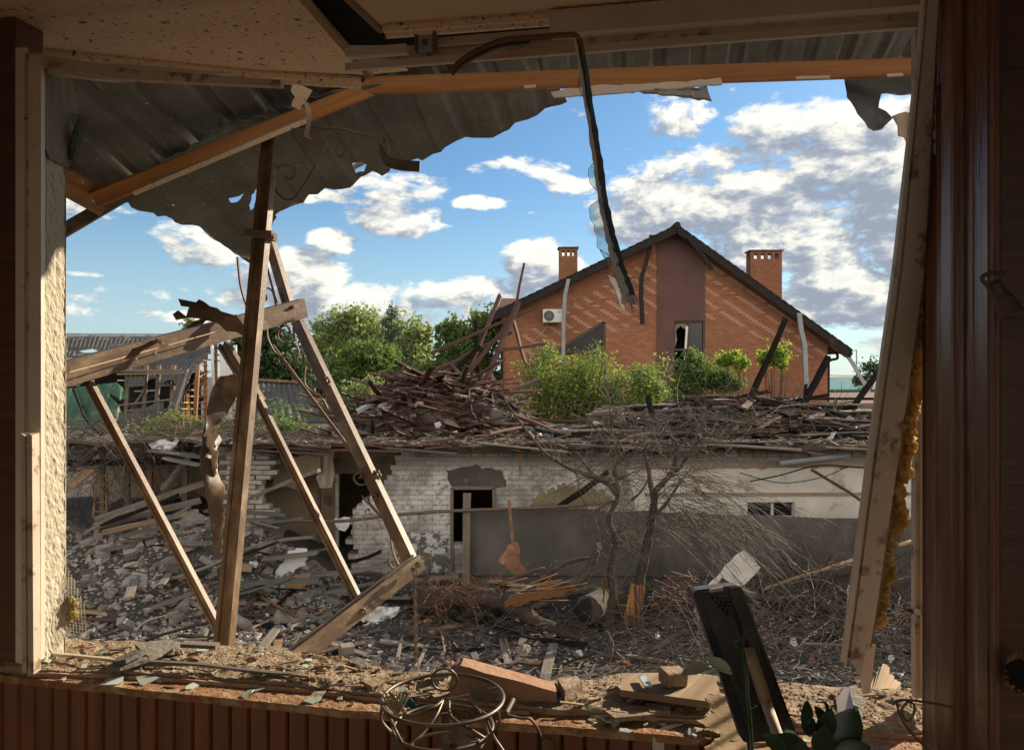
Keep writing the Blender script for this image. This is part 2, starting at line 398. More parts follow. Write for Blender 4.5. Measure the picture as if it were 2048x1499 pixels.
mt['soot'] = M('sooty_debris', (.075, .06, .045), (.13, .105, .08), 4, .95, bump=1, bsc=14, bdist=.05, c3=(.24, .20, .16), t3=(.6, .72), s3=9, c4=(.16, .075, .035), t4=(.62, .7), s4=7)
mt['stuccob'] = M('plum_render', (.135, .070, .062), (.105, .055, .05), 1.2, .9, bump=.5, bsc=12, bdist=.01, c3=(.085, .05, .045), t3=(.55, .75), s3=.8)
mt['roofd'] = M('dark_roof', (.030, .026, .024), (.022, .019, .018), 3, .8, spec=.2, c3=(.05, .04, .035), t3=(.6, .75))
mt['tile'] = M('roof_tile', (.16, .07, .05), (.10, .045, .035), 5, .8)
mt['pipe'] = M('grey_pipe', (.30, .32, .34), (.22, .24, .26), 4, .5, bump=.1)
mt['white'] = M('white_paint', (.72, .71, .68), (.6, .59, .56), 4, .5, bump=.05)
mt['black'] = M('black_plastic', (.085, .086, .078), (.065, .066, .06), 20, .42, bump=.12, bsc=200, bdist=.001, c3=(.16, .135, .10), t3=(.54, .8), s3=9)
mt['hole'] = M('vent_void', (.004, .004, .004), (.003, .003, .003), 20, .9, bump=0)
mt['wire'] = M('stand_iron', (.17, .13, .085), (.11, .08, .05), 30, .42, metal=.35, bump=.3, bsc=200, bdist=.001)
mt['bark'] = M('bark', (.095, .075, .057), (.042, .033, .026), 9, .95, bump=.9, bsc=40, bdist=.02, c3=(.22, .18, .14), t3=(.6, .75), s3=6)
mt['twig'] = M('twig', (.125, .10, .075), (.065, .05, .038), 9, .85, bump=0)
mt['twigd'] = M('twig_dark', (.075, .055, .04), (.045, .035, .027), 9, .85, bump=0)
mt['cardb'] = M('cardboard', (.50, .36, .20), (.40, .27, .14), 6, .9, 'pos', bump=.3)
mt['rag'] = M('rag', (.42, .36, .28), (.32, .27, .2), 5, .9)
mt['ragw'] = M('white_rag', (.7, .7, .7), (.5, .5, .5), 8, .9, bump=.4)
mt['paper'] = M('foam_sheet', (.66, .67, .68), (.52, .53, .54), 5, .9, bump=.3, c3=(.32, .30, .27), t3=(.6, .7), s3=10)
mt['rust'] = M('rust_metal', (.26, .13, .07), (.14, .07, .04), 9, .8, bump=.5, c3=(.34, .22, .14), t3=(.56, .7), s3=5)
mt['teal'] = M('teal_roof', (.06, .22, .20), (.05, .17, .16), 1, .5)
mt['cream'] = M('cream_wall', (.5, .45, .35), (.42, .38, .3), 1, .9)
mt['tarp'] = M('green_tarp', (.10, .22, .13), (.055, .14, .095), 2.2, .55, bump=.4, bsc=6, bdist=.03, c3=(.20, .28, .14), t3=(.5, .68), s3=4, trans=.35)
mt['frond'] = M('leaf_house', (.04, .07, .028), (.025, .05, .02), 8, .35, bump=0, trans=.25)
mt['brownframe'] = M('brown_frame', (.06, .035, .028), (.05, .03, .024), 8, .5, bump=0)
def leafm(name, a, b, tr=.45): return M(name, a, b, 1.3, .55, bump=0, trans=tr, c3=tuple(x*.5 for x in b), t3=(.6, .75), s3=2)
mt['leaf_light'] = leafm('leaf_light', (.34, .40, .15), (.21, .27, .09), .55)
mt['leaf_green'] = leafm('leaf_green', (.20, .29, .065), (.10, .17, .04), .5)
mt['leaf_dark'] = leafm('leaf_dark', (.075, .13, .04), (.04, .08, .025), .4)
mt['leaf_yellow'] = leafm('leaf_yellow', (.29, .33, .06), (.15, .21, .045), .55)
mt['leaf_lime'] = leafm('leaf_lime', (.30, .40, .05), (.2, .3, .04), .6)
mt['needle'] = leafm('needle', (.09, .15, .06), (.06, .10, .045), .35)
def glassm(name, col=(.9, .96, .95), op=.22, gl_=.92):
    m = bpy.data.materials.new(name); m.use_nodes = True; t = NT(m.node_tree); t.n.clear()
    g_ = t.add('ShaderNodeBsdfGlossy'); g_.inputs[1].default_value = .08; g_.inputs[0].default_value = (gl_, gl_, gl_, 1)
    d = t.add('ShaderNodeBsdfDiffuse'); d.inputs[0].default_value = (.5, .56, .54, 1)
    tr = t.add('ShaderNodeBsdfTransparent'); tr.inputs[0].default_value = (*col, 1)
    f = t.add('ShaderNodeFresnel'); f.inputs[0].default_value = 1.5
    ge = t.add('ShaderNodeNewGeometry'); n = t.noise(ge.outputs['Position'], 40, 4)
    m1 = t.add('ShaderNodeMixShader'); t.l.new(t.mr(n, .45, .7, op*.5, op*1.8), m1.inputs[0]); t.l.new(tr.outputs[0], m1.inputs[1]); t.l.new(d.outputs[0], m1.inputs[2])
    m2 = t.add('ShaderNodeMixShader'); t.l.new(t.m('ADD', f.outputs[0], .03), m2.inputs[0]); t.l.new(m1.outputs[0], m2.inputs[1]); t.l.new(g_.outputs[0], m2.inputs[2])
    o = t.add('ShaderNodeOutputMaterial'); t.l.new(m2.outputs[0], o.inputs[0]); return m
mt['glass'] = glassm('dusty_glass')
mt['glassd'] = M('window_glass', (.012, .014, .016), (.02, .022, .025), 3, .08, bump=0)

def brickmat(name, L, H, base, var, mort, light=None, mode=None, axis='x', mortw=.10, white=None):
    """own running-bond brick pattern in metres from world position"""
    m = bpy.data.materials.new(name); m.use_nodes = True; t = NT(m.node_tree); t.n.clear()
    ge = t.add('ShaderNodeNewGeometry'); sp = t.add('ShaderNodeSeparateXYZ'); t.l.new(ge.outputs['Position'], sp.inputs[0])
    X = sp.outputs[0] if axis == 'x' else sp.outputs[1]
    if mode == 'chim':
        nsp = t.add('ShaderNodeSeparateXYZ'); t.l.new(ge.outputs['True Normal'], nsp.inputs[0])
        X = t.mix(t.m('GREATER_THAN', t.m('ABSOLUTE', nsp.outputs[0]), .5), sp.outputs[0], sp.outputs[1], 'FLOAT')
    wob = t.noise(ge.outputs['Position'], 2.5, 2)
    Z = t.m('ADD', sp.outputs[2], t.m('MULTIPLY', wob, .012 if white else .0))
    r = t.m('DIVIDE', Z, H); ri = t.m('FLOOR', r); rf = t.m('FRACT', r)
    par = t.m('MODULO', ri, 2.0)
    c = t.m('ADD', t.m('DIVIDE', X, L), t.m('ADD', t.m('MULTIPLY', par, .5), 100.0)); ci = t.m('FLOOR', c); cf = t.m('FRACT', c)
    cell = t.add('ShaderNodeCombineXYZ'); t.l.new(ci, cell.inputs[0]); t.l.new(ri, cell.inputs[1])
    wn = t.add('ShaderNodeTexWhiteNoise', noise_dimensions='2D'); t.l.new(cell.outputs[0], wn.inputs['Vector'])
    col = t.mix(wn.outputs[0], (*base, 1), (*var, 1))
    gl = t.noise(ge.outputs['Position'], .5, 6, .65); col = t.mix(t.mr(gl, .38, .68, 0, .62), col, tuple(x*.52 for x in base)+(1,))
    if light:
        k = t.m('ADD', t.m('SUBTRACT', t.m('MULTIPLY', ci, 2.0), par), t.m('MULTIPLY', ri, 1.0))
        wv = t.m('MODULO', k, 6.0)
        li = t.m('LESS_THAN', wv, 1.5)
        # the paler bricks lie in a belt that follows the gable slopes
        ax = t.m('ABSOLUTE', t.m('SUBTRACT', sp.outputs[0], 6.6))
        d = t.m('SUBTRACT', t.m('SUBTRACT', 9.55, t.m('MULTIPLY', ax, .60)), sp.outputs[2])
        belt = t.m('MULTIPLY', t.m('GREATER_THAN', d, .55), t.m('LESS_THAN', d, t.m('MULTIPLY_ADD', ax, -.22, 3.2)))
        belt = t.m('MULTIPLY', belt, t.m('LESS_THAN', ax, 6.2))
        wn2 = t.add('ShaderNodeTexWhiteNoise', noise_dimensions='2D'); t.l.new(t.v('ADD', cell.outputs[0], (5, 9, 0)), wn2.inputs['Vector'])
        li = t.m('MULTIPLY', t.m('MULTIPLY', li, belt), t.m('GREATER_THAN', wn2.outputs[0], .16))
        col = t.mix(li, col, (*light, 1))
    if white:
        n = t.noise(ge.outputs['Position'], 1.1, 6, .65)
        n2 = t.noise(ge.outputs['Position'], 9, 4, .7)
        f = t.m('MULTIPLY', t.mr(n, .40, .58), t.mr(n2, .38, .50))
        top = t.mr(sp.outputs[2], 1.85, 2.08, 1, 0)
        col = t.mix(t.m('MULTIPLY', f, top), col, (*white, 1))
        v = t.add('ShaderNodeTexVoronoi'); v.inputs['Scale'].default_value = 3.3; t.l.new(ge.outputs['Position'], v.inputs['Vector'])
        dd = t.m('ADD', v.outputs['Distance'], t.m('MULTIPLY', n2, .18))
        pock = t.mr(dd, .13, .22, 1, 0)
        col = t.mix(t.m('MULTIPLY', pock, .75), col, (.2, .19, .17, 1))
    mw = mortw; mz = t.m('LESS_THAN', t.m('ABSOLUTE', t.m('SUBTRACT', rf, .5)), .5-mw*.5); mx_ = t.m('LESS_THAN', t.m('ABSOLUTE', t.m('SUBTRACT', cf, .5)), .5-mw*.5*H/L)
    bm = t.m('MULTIPLY', mz, mx_)
    col = t.mix(bm, (*mort, 1), col) if not white else t.mix(t.m('MULTIPLY', t.m('SUBTRACT', 1.0, bm), .55), col, (*mort, 1))
    b = t.add('ShaderNodeBsdfPrincipled'); t.l.new(col, b.inputs['Base Color']); b.inputs['Roughness'].default_value = .9
    bn = t.noise(ge.outputs['Position'], 40, 4); hh = t.m('ADD', bm, t.m('MULTIPLY', bn, .5))
    if white: hh = t.m('SUBTRACT', hh, t.m('MULTIPLY', pock, 1.2))
    bp = t.add('ShaderNodeBump'); bp.inputs[0].default_value = .6; bp.inputs[1].default_value = .012; t.l.new(hh, bp.inputs['Height']); t.l.new(bp.outputs[0], b.inputs['Normal'])
    o = t.add('ShaderNodeOutputMaterial'); t.l.new(b.outputs[0], o.inputs[0]); return m
mt['hbrick'] = brickmat('house_brick', .255, .085, (.40, .165, .085), (.29, .112, .058), (.17, .10, .07), light=(.46, .245, .15), mortw=.17)
mt['cbrick'] = brickmat('chimney_brick', .255, .085, (.38, .15, .075), (.27, .105, .05), (.20, .12, .08), mode='chim', mortw=.17)
mt['wbrick'] = brickmat('silicate_brick', .27, .092, (.30, .285, .255), (.225, .21, .185), (.085, .078, .068), mortw=.13, white=(.58, .565, .53))
# ======================= THE ROOM the picture is taken from
random.seed(3)
FLZ = CZ-1.68; CLZ = CZ+.97
def wallbox(name, a, b, z0, z1, th, mat, label):
    a = Vector((a[0], a[1], 0)); b = Vector((b[0], b[1], 0)); n = Vector((b.y-a.y, a.x-b.x, 0)).normalized()*th
    mb = MB(); mb.poly([a+ZU*z0, b+ZU*z0, b+ZU*z1, a+ZU*z1], n)
    return mb.build(name, mat, None, label, 'wall')
mb = MB(); mb.poly([Vector((-3.2, -3.2, FLZ)), Vector((2.2, -3.2, FLZ)), Vector((2.2, 1.35, FLZ)), Vector((.95, 1.62, FLZ)), Vector((-1.36, 2.05, FLZ)), Vector((-3.2, 2.4, FLZ))], (0, 0, -.12))
mb.build('floor', mt['room'], kind='structure')
bw = MB()  # back wall left open in the middle; opening added to fill-light the room
for (xa_, xb_, za_, zc_) in ((-3.1, -2.5, FLZ, CLZ+.5), (1.6, 2.1, FLZ, CLZ+.5), (-2.5, 1.6, FLZ, FLZ+.4), (-2.5, 1.6, CLZ-.08, CLZ+.5)):
    bw.poly([Vector((xa_, -3.1, za_)), Vector((xb_, -3.1, za_)), Vector((xb_, -3.1, zc_)), Vector((xa_, -3.1, zc_))], (0, -.12, 0))
bw.build('interior_wall', mt['room'], None, 'back wall of the room with an unseen opening added to let in fill light', 'wall')
wallbox('interior_wall', (-3.1, 2.5), (-3.1, -3.1), FLZ, CLZ+.5, .12, mt['room'], 'plain brown side wall of the room, far left of the window')
wallbox('interior_wall', (2.1, -3.1), (2.1, 1.3), FLZ, CLZ+.5, .12, mt['room'], 'plain brown side wall of the room, far right of the window')
# ceiling over the rear of the room
mb = MB(); mb.poly([Vector((-3.1, -3.1, CLZ)), Vector((2.1, -3.1, CLZ)), Vector((2.1, 1.2, CLZ)), Vector((-3.1, 1.5, CLZ))], (0, 0, .03))
mb.build('ceiling', mt['ceil'], kind='structure')
# roof underside over the torn ceiling, near-black colour standing for the void's shade
mb = MB()
def roofz(x, y): return CZ+1.249+.2296*x-.318*(y-2.95)
def rp(x, y, dz=0): return Vector((x, y, roofz(x, y)+dz))
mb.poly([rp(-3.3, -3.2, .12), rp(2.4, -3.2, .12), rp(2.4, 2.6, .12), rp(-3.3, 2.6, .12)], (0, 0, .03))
mb.build('roof_deck', mt['dark'], None, 'underside of the roof boards above the torn ceiling, coloured near-black for shade', 'roof deck')

# window wall, left piece: dark wooden panelling up to the frame
mb = MB(); z0, z1 = CY, CY
s_r = (PW(31, 700, 0)-WO).dot(WU)
mb.poly([WL(-2.0, 0, FLZ), WL(s_r, 0, FLZ), WL(s_r, 0, CLZ-.02), WL(-2.0, 0, CLZ-.02)], WN*.012)
mb.poly([WL(-2.0, .013, 0), WL(s_r, .013, 0), WL(s_r, .013, CLZ+.3), WL(-2.0, .013, CLZ+.3)], WN*.08)
mb.build('wall_panelling', mt['darkwood'], None, 'dark brown wooden wall panelling left of the window opening', 'panelling')
# plastered outer pillar (window reveal)
pil = empty('plastered_pillar', WL(.02, .1, FLZ), 'pillar with rough cream stucco left of the window opening, its plaster torn off at the top', 'pillar')
mb = MB(); S0 = .1153
xo = (PW(132, 700, .206)-WO-WN*.206).dot(WU)
zb = CZ-.79; zt = (PW(100, 150, .15)).z
sp_ = (PW(132, 440, .206)).z
fine = []
def pfn(s, z): return WL(S0, s, z)+WU*(.0035*noise.noise(Vector((s*60, z*45, 1)))+.003*noise.noise(Vector((s*140, z*90, 4))))
mb = sheet([(.014, FLZ), (.0945, FLZ), (.0945, zt), (.014, zt)], pfn, .006, .010, -WU*.25)
mb.build('stucco', mt['stucco'], pil)
# torn render lump on the upper pillar with bare grey block
def pwz(x, y, t=.13): return PW(x, y, t)
mb = MB()
o_ = ragged([(88, 150), (128, 148), (140, 180), (139, 300), (122, 330), (98, 318), (86, 290)], 12, 2.2, 4)
mb = sheet(o_, lambda x, y: PW(x, y, .004+(x-85)/47*.082)+WU*(.012*noise.noise(Vector((x*.03, y*.012, 0)))), 7, 9, WN*.03)
mb.build('loose_render', M('loose_render', (.30, .25, .20), (.2, .165, .13), 14, .95, 'pos', (2, 2, .6), .8, 60, bdist=.012, c3=(.13, .09, .06), t3=(.55, .65)), pil)
# reinforcing nets
def net(outl, cell, name, mat, label, tt, cat, r=.0009, par=None):
    mb = MB(); xs = [p[0] for p in outl]; ys = [p[1] for p in outl]; x = min(xs)
    def run(fix, vert):
        seg = []; v = min(ys) if vert else min(xs); e = max(ys) if vert else max(xs)
        while v < e:
            p = (fix+4*math.sin(v*.02), v) if vert else (v, fix+.12*(v-xs[0])+3*math.sin(v*.05))
            if inside(p, outl): seg.append(PW(p[0], p[1], tt+.01*math.sin(v*.04)))
            else:
                if len(seg) > 1: mb.tube(seg, r, 3, False)
                seg = []
            v += cell/2
        if len(seg) > 1: mb.tube(seg, r, 3, False)
    while x < max(xs): run(x, True); x += cell
    y = min(ys)-10
    while y < max(ys)+10: run(y, False); y += cell
    return mb.build(name, mat, par, label, cat)
net([(132, 1125), (150, 1160), (170, 1210), (178, 1270), (132, 1268), (128, 1200)], 6.2, 'plaster_net', mt['mesh'], 'frayed cream plaster net bulging from the foot of the left pillar', .10, 'net')
net([(140, 226), (178, 232), (168, 270), (150, 338), (136, 345), (136, 300), (146, 255)], 4.2, 'plaster_net', mt['meshg'], 'torn dark green plaster net at the top of the left pillar', .098, 'net')
mb = MB()
for i in range(14):
    mb.blob(PW(146+rnd(-8, 8), 1195+i*3.2+rnd(-3, 3), .10), rnd(.005, .010), 2, .5, 2, i)
mb.build('wool_tuft', mt['wool'], None, 'yellow insulation tuft caught in the net at the foot of the left pillar', 'insulation', smooth=True)
mb = MB(); mb.tube([PW(160, 240, .1), PW(150, 280, .1), PW(142, 320, .1)], [.006, .012, .006], 6); mb.build('render_crumb', mt['rockd'], None, 'grey crumb of render hanging inside the dark green net', 'render lump')

# left window jamb (cream profile) as a thing with its parts
jl = empty('window_frame', WL(0, .03, zb), 'cream window frame jamb standing left of the stucco pillar', 'window frame')
def vbar(x0, x1, t0, t1, y0, y1, name, mat, par):
    mb = MB(); a = PW(x0, 700, t0); b = PW(x1, 700, t0); za = PW(x0, y0, t0).z; zb_ = PW(x0, y1, t0).z
    a.z = b.z = zb_; mb.poly([a, b, b+ZU*(za-zb_), a+ZU*(za-zb_)], WN*(t1-t0)); return mb.build(name, mat, par)
vbar(31, 49, -.006, .006, 96, 1345, 'outer_lip', mt['pvc'], jl)
vbar(49.5, 57, .000, .006, 108, 1330, 'groove', mt['pvcd'], jl)
vbar(57.5, 78, -.004, .006, 112, 1320, 'profile', mt['pvc'], jl)
vbar(78.5, 82, -.003, .010, 118, 1318, 'inner_lip', mt['pvc'], jl)
mb = MB(); c = PW(51, 237, -.004); mb.blob(c, .004, 2, 0); mb.build('screw', mt['iron'], jl)
# broken-off bar standing in the corner
mb = MB(); a = PW(63, 1342, -.05); b = PW(60, 868, -.025)
mb.extrude([(-.017, -.012), (-.017, .012), (-.003, .012), (-.003, .006), (.004, .006), (.004, .012), (.017, .012), (.017, -.012)], a, b, up=-WN, seg=6, jag=.006)
mb.build('broken_window_bar', mt['pvcd'], None, 'broken upright piece of cream window bar standing on the sill in the left corner', 'window bar')
# frame piece under the soffit, at the top left
fl = empty('window_frame', PW(250, 150, .1), 'sagging cream frame profile under the big soffit board at the top left', 'window frame')
def hbar(pts, t0, th, name, mat, par):
    mb = MB(); mb.poly([PW(x, y, t0) for x, y in pts], WN*th); return mb.build(name, mat, par)
hbar([(30, 100), (260, 138), (560, 160), (560, 172), (240, 158), (60, 128)], .00, .02, 'upper_profile', mt['pvcd'], fl)
hbar([(62, 129), (240, 127), (470, 146), (215, 160), (110, 148), (66, 144)], .02, .02, 'lower_profile', mt['pvc'], fl)
# window head: long cream profiles at the top right
hd = empty('window_frame', PW(1270, 90, .0), 'long cream window frame head running along the top of the opening', 'window frame')
def headbar(y_at_720, y_at_1820, hpx, t0, t1, name, mat, x0=690, x1=1850):
    sl_ = (y_at_1820-y_at_720)/1100.
    f = lambda x: y_at_720+sl_*(x-720)
    A = PW(x0, f(x0), t0); B = PW(x1, f(x1), t0); zz = (A.z+B.z)/2
    A.z = B.z = zz; h = hpx/F*1.75
    mb = MB(); mb.poly([A, B, B-ZU*h, A-ZU*h], WN*(t1-t0)); return mb.build(name, mat, hd)
headbar(118, 46, 15, .0, .012, 'lip', mt['pvc'])
headbar(74, 10, 15, .02, .034, 'inner_lip', mt['pvcd'], 850)
headbar(86, 22, 36, .045, .06, 'channel', mt['pvcd'], 800)
headbar(40, -28, 44, .008, .06, 'upper_profile', mt['pvc'], 1100)
headbar(94, 20, 16, -.004, .02, 'stub_profile', mt['pvc'], 690, 812)
# steel bracket
mb = MB(); c = PW(851, 86, -.01); mb.box(c, (.036, .006, .038), Euler((0, 0, math.atan2(WU.y, WU.x)))); 
br = empty('frame_bracket', c, 'small square steel bracket on the frame head near the top middle', 'bracket')
mb.build('plate', mt['flash'], br); mb = MB(); mb.blob(c-WN*.004, (.008, .004, .008), 2, .3); mb.build('bolt', mt['iron'], br)
mb = MB(); mb.box(c+WU*.024, (.008, .02, .046), Euler((0, 0, math.atan2(WU.y, WU.x)))); mb.box(c-WU*.022, (.006, .02, .04), Euler((0, 0, math.atan2(WU.y, WU.x)))); mb.build('clip', mt['iron'], br)

# ceiling boards: level panels 0.97 m above the eye
def ceilp(x, y, h=.95): return Vector(((x-CX)/(CY-y)*h, F/(CY-y)*h, CZ+h))
b1 = empty('soffit_board', ceilp(400, 60), 'big cream soffit board spattered with dirt at the top left', 'soffit board')
mb = MB()
def board(outl, h, th): 
    m_ = MB(); m_.poly([ceilp(x, y, h) for x, y in outl], (0, 0, th)); return m_
bo = board([(-900, -260), (330, -420), (593, -14), (738, 150), (500, 139), (200, 108), (25, 92), (-40, 84), (-500, 60)], .95, .016); bo.build('board', mt['soffit'], b1)
def edge(pts, h, r1, par, name='edge_moulding', mat='soffit'):
    m_ = MB(); pp = [ceilp(x, y, h) for x, y in pts]
    prof = [(-r1*1.6, -r1*.2), (-r1*1.2, -r1*.9), (-r1*.3, -r1*.75), (0, -r1*1.3), (r1*.9, -r1*1.25), (r1*1.3, -r1*.3), (r1*1.3, r1*.4), (-r1*1.6, r1*.4)]
    for i in range(len(pp)-1): m_.extrude(prof, pp[i], pp[i+1])
    return m_.build(name, mt[mat], par)
edge([(22, 99), (200, 117), (500, 148), (722, 163)], .945, .016, b1)
m_ = MB(); m_.beam(ceilp(596, -16, .957), ceilp(741, 152, .957), .022, .016); m_.build('board_edge', mt['pine_old'], b1)
b2 = empty('soffit_board', ceilp(1000, 20), 'clean cream soffit board hanging at the top middle, right of the big dirty one', 'soffit board')
bo = board([(560, -330), (2100, -300), (1900, -60), (1330, 10), (1100, 26), (762, 52), (690, -6)], .93, .014); bo.build('board', M('soffit_clean', (.62, .44, .29), (.54, .37, .24), 2, .7, c3=(.2, .14, .08), t3=(.7, .8), s3=8), b2)
edge([(770, 60), (1000, 42), (1100, 34)], .925, .015, b2)
edge([(1100, 31), (1330, 12), (1620, -18)], .92, .012, b2)
m_ = MB(); m_.beam(ceilp(686, -12, .93), ceilp(764, 62, .93), .02, .012); m_.build('board_edge', mt['pine_old'], b2)
# dark roof rubble seen through the gap between the two boards
for i in range(10):
    a = ceilp(rnd(640, 700), rnd(0, 40), rnd(1.02, 1.1)); b = a+Vector((rnd(.25, .5), rnd(-.05, .15), rnd(-.02, .04)))
    MB().beam(a, b, rnd(.03, .06), .02).build('roof_slat', mt['char'], None, 'dark broken roof slat in the gap between the two soffit boards', 'slat', 'roof slats in the ceiling gap')
m_ = MB(); m_.poly([ceilp(600, 90, .965), ceilp(900, 92, .965), ceilp(1300, 60, .965), ceilp(1900, 0, .965), ceilp(1900, -60, .965), ceilp(600, -60, .99)], (0, 0, .01))  # near-black board closing the gap above the soffit boards
m_.build('roof_board', mt['char'], None, 'dark board above the hanging soffit, visible in the ceiling gap', 'board')
# loose cream strip hanging between board and beam
m_ = MB(); m_.poly([ceilp(x, y, 1.0) for x, y in ((716, 122), (775, 120), (815, 142), (730, 150))], (0, 0, .005)); m_.build('soffit_offcut', mt['soffit'], None, 'small cream offcut lying on the orange beam by the corner of the big soffit board', 'offcut')

# ======================= SILL
def line_y(pts, x):
    for (x0, y0), (x1, y1) in zip(pts, pts[1:]):
        if x <= x1: return y0+(y1-y0)*(x-x0)/(x1-x0)
    return pts[-1][1]
front = [(-60, 1343), (0, 1350), (400, 1390), (700, 1419), (1000, 1443), (1300, 1466), (1640, 1494), (1900, 1516)]
lrear = [(-60, 1328), (60, 1343), (200, 1349), (400, 1368), (700, 1392), (1000, 1414), (1300, 1436), (1640, 1463), (1900, 1482)]
rfront = [(-60, 1326), (60, 1338), (200, 1340), (300, 1345), (400, 1352), (600, 1368), (760, 1387), (900, 1400), (1115, 1416), (1300, 1424), (1420, 1432), (1600, 1446), (1900, 1465)]
rear = [(-60, 1270), (85, 1276), (300, 1283), (450, 1289), (600, 1301), (740, 1324), (800, 1340), (890, 1344), (1100, 1358), (1200, 1350), (1240, 1344), (1420, 1348), (1560, 1364), (1700, 1372), (1900, 1382)]
HL, HS = .78, .765
def st(p): d = p-WO; return (d.dot(WU), Vector((d.x, d.y, 0)).dot(WN))
def topo(front_, rear_, h, step, amp, x0=-60, x1=1900, seed=1, fa=None):
    f_ = ragged([st(Q(x, line_y(front_, x), h)) for x in np.arange(x0, x1+1, 20)], .03, amp*.6 if fa is None else fa, seed, False)
    r_ = ragged([st(Q(x, line_y(rear_, x), h)) for x in np.arange(x0, x1+1, 20)], .02, amp, seed+5, False)
    return f_+r_[::-1]
sill = empty('window_sill', WL(1, .1, CZ-.9), 'wide masonry window sill covered in plaster dust and crumbs', 'window sill')
def stop_(s, t): return WL(s, t, CZ-HS)+ZU*(.009*fbm(s*7, t*9)+.005*noise.noise(Vector((s*40, t*45, 3))))
def lpt(s, t): return WL(s, t, CZ-HL)+ZU*(.0025*noise.noise(Vector((s*50, t*60, 3))))
mb = sheet(topo(rfront, rear, HS, 40, .006, seed=2), stop_, .012, .012, (0, 0, -.35)); mb.build('masonry_top', mt['dust'], sill)
# smooth brick-coloured riser just proud of the masonry
mb = MB()
pts = [Q(x, line_y(rfront, x), HS)-WN*.010 for x in np.arange(60, 1901, 40)]
for a, b in zip(pts, pts[1:]):
    if a.x > 0.02 and a.x < .14: continue
    mb.poly([a-ZU*.045, b-ZU*.045, b-ZU*(.004+rnd(0, .003)), a-ZU*(.004+rnd(0, .004))], WN*.008)
mb.build('riser', mt['brickd'], sill)
ledge = empty('wall_panelling', WL(1, 0, FLZ), 'reddish brown tongue-and-groove panelling below the window with a dusty ledge', 'panelling')
mb = sheet(topo(front, lrear, HL, 40, .0025, seed=8, fa=.0012), lpt, .012, .012, (0, 0, -.018)); mb.build('ledge', mt['ledge'], ledge)
mb = MB(); s_ = -.55
sB = [st(Q(x, line_y(front, x), HL)) for x in np.arange(-60, 1901, 20)]
def tfront(s):
    for (a, ta), (b, tb) in zip(sB, sB[1:]):
        if s <= b: return ta+(tb-ta)*(s-a)/(b-a)
    return sB[-1][1]
i = 0; sst = sB[0][0]
while sst < 2.35:
    w = .0505; gap = .004
    tt = tfront(sst+w/2)+.004+rnd(0, .0015)
    top = CZ-HL-.019
    if 1.23 < sst < 1.28: sst += w; continue                     # one board gone, lighter wood behind
    e = .004
    prof_pts = [(sst+gap/2, tt+.006), (sst+gap/2+e, tt), (sst+w-gap/2-e, tt), (sst+w-gap/2, tt+.006), (sst+w-gap/2, tt+.014), (sst+gap/2, tt+.014)]
    o = len(mb.v)
    for z in (FLZ+.03, top): mb.v += [WL(a, b, z) for a, b in prof_pts]
    n = 6
    for k in range(n):
        k2 = (k+1) % n; mb.face((o+k, o+k2, o+n+k2, o+n+k), [(0, k*.02+i*.3), (0, k*.02+.02+i*.3), (.8, k*.02+.02+i*.3), (.8, k*.02+i*.3)])
    mb.face([o+n+k for k in range(n)]); mb.face([o+k for k in reversed(range(n))])
    sst += w; i += 1
mb.build('board_facing', mt['panel'], ledge)
mb = MB(); mb.poly([WL(-.6, .09, FLZ), WL(2.4, .03, FLZ), WL(2.4, .03, CZ-HL-.02), WL(-.6, .09, CZ-HL-.02)], WN*.02)
mb.build('backing_board', wood('backing', (.42, .20, .08), (.33, .14, .05)), ledge)
# wall body below the sill, outside
mb = MB(); mb.poly([WL(-2.4, .215, 0), WL(3.0, .16, 0), WL(3.0, .16, CZ-.80), WL(-2.4, .215, CZ-.80)], -WN*.05)
mb.build('house_wall', mt['stucco'], None, 'outer stucco wall under the window sill', 'wall')

# rubble, splinters and glass on the sill
def onsill(x, y, h=HS): p = Q(x, y, h); return p
random.seed(11)
mb = MB()
for i in range(5200):
    x = rnd(40, 1850); r0 = line_y(rear, x); r1 = line_y(rfront, x); y = r0+(r1-r0)*random.random()**.9
    if 900 < x < 1110: continue
    p = Q(x, y, HS)+ZU*(.009*fbm(*st(Q(x, y, HS))) if False else .002); s_ = st(p)
    p.z = stop_(*s_).z; r = rnd(.0008, .0032)*(1.7 if random.random() < .06 else 1)
    mb.blob(p, (r*rnd(.7, 1.6), r*rnd(.7, 1.6), r*.8), 1, .5, 1.5, i)
for i in range(2600):
    x = rnd(0, 1850); y = line_y(front, x)+(line_y(lrear, x)-line_y(front, x))*random.random()
    p = Q(x, y, HL); r = rnd(.0006, .0020); mb.blob(p, (r*1.3, r*1.2, r*.7), 1, .5, 1.5, i)
mb.build('plaster_crumbs', mt['dust'], None, 'fine plaster crumbs strewn over sill and ledge', 'crumbs', kind='stuff')
def shard(c, r, up, mat, name, label, cat, group=None, th=.003, n=5, flat=True):
    a0 = rnd(0, 6.28); nn = Vector(up).normalized(); x = nn.orthogonal().normalized(); y = nn.cross(x); p = []
    for k in range(n):
        a = a0+6.28*k/n+rnd(-.4, .4); q = r*rnd(.45, 1.25); p.append(c+x*math.cos(a)*q*rnd(.8, 1.5)+y*math.sin(a)*q)
    return MB().poly(p, nn*th).build(name, mat, None, label, cat, group)
mg = M('greenish_glass', (.52, .57, .50), (.38, .44, .38), 30, .12, bump=.05, c3=(.25, .2, .13), t3=(.5, .6), s3=25)
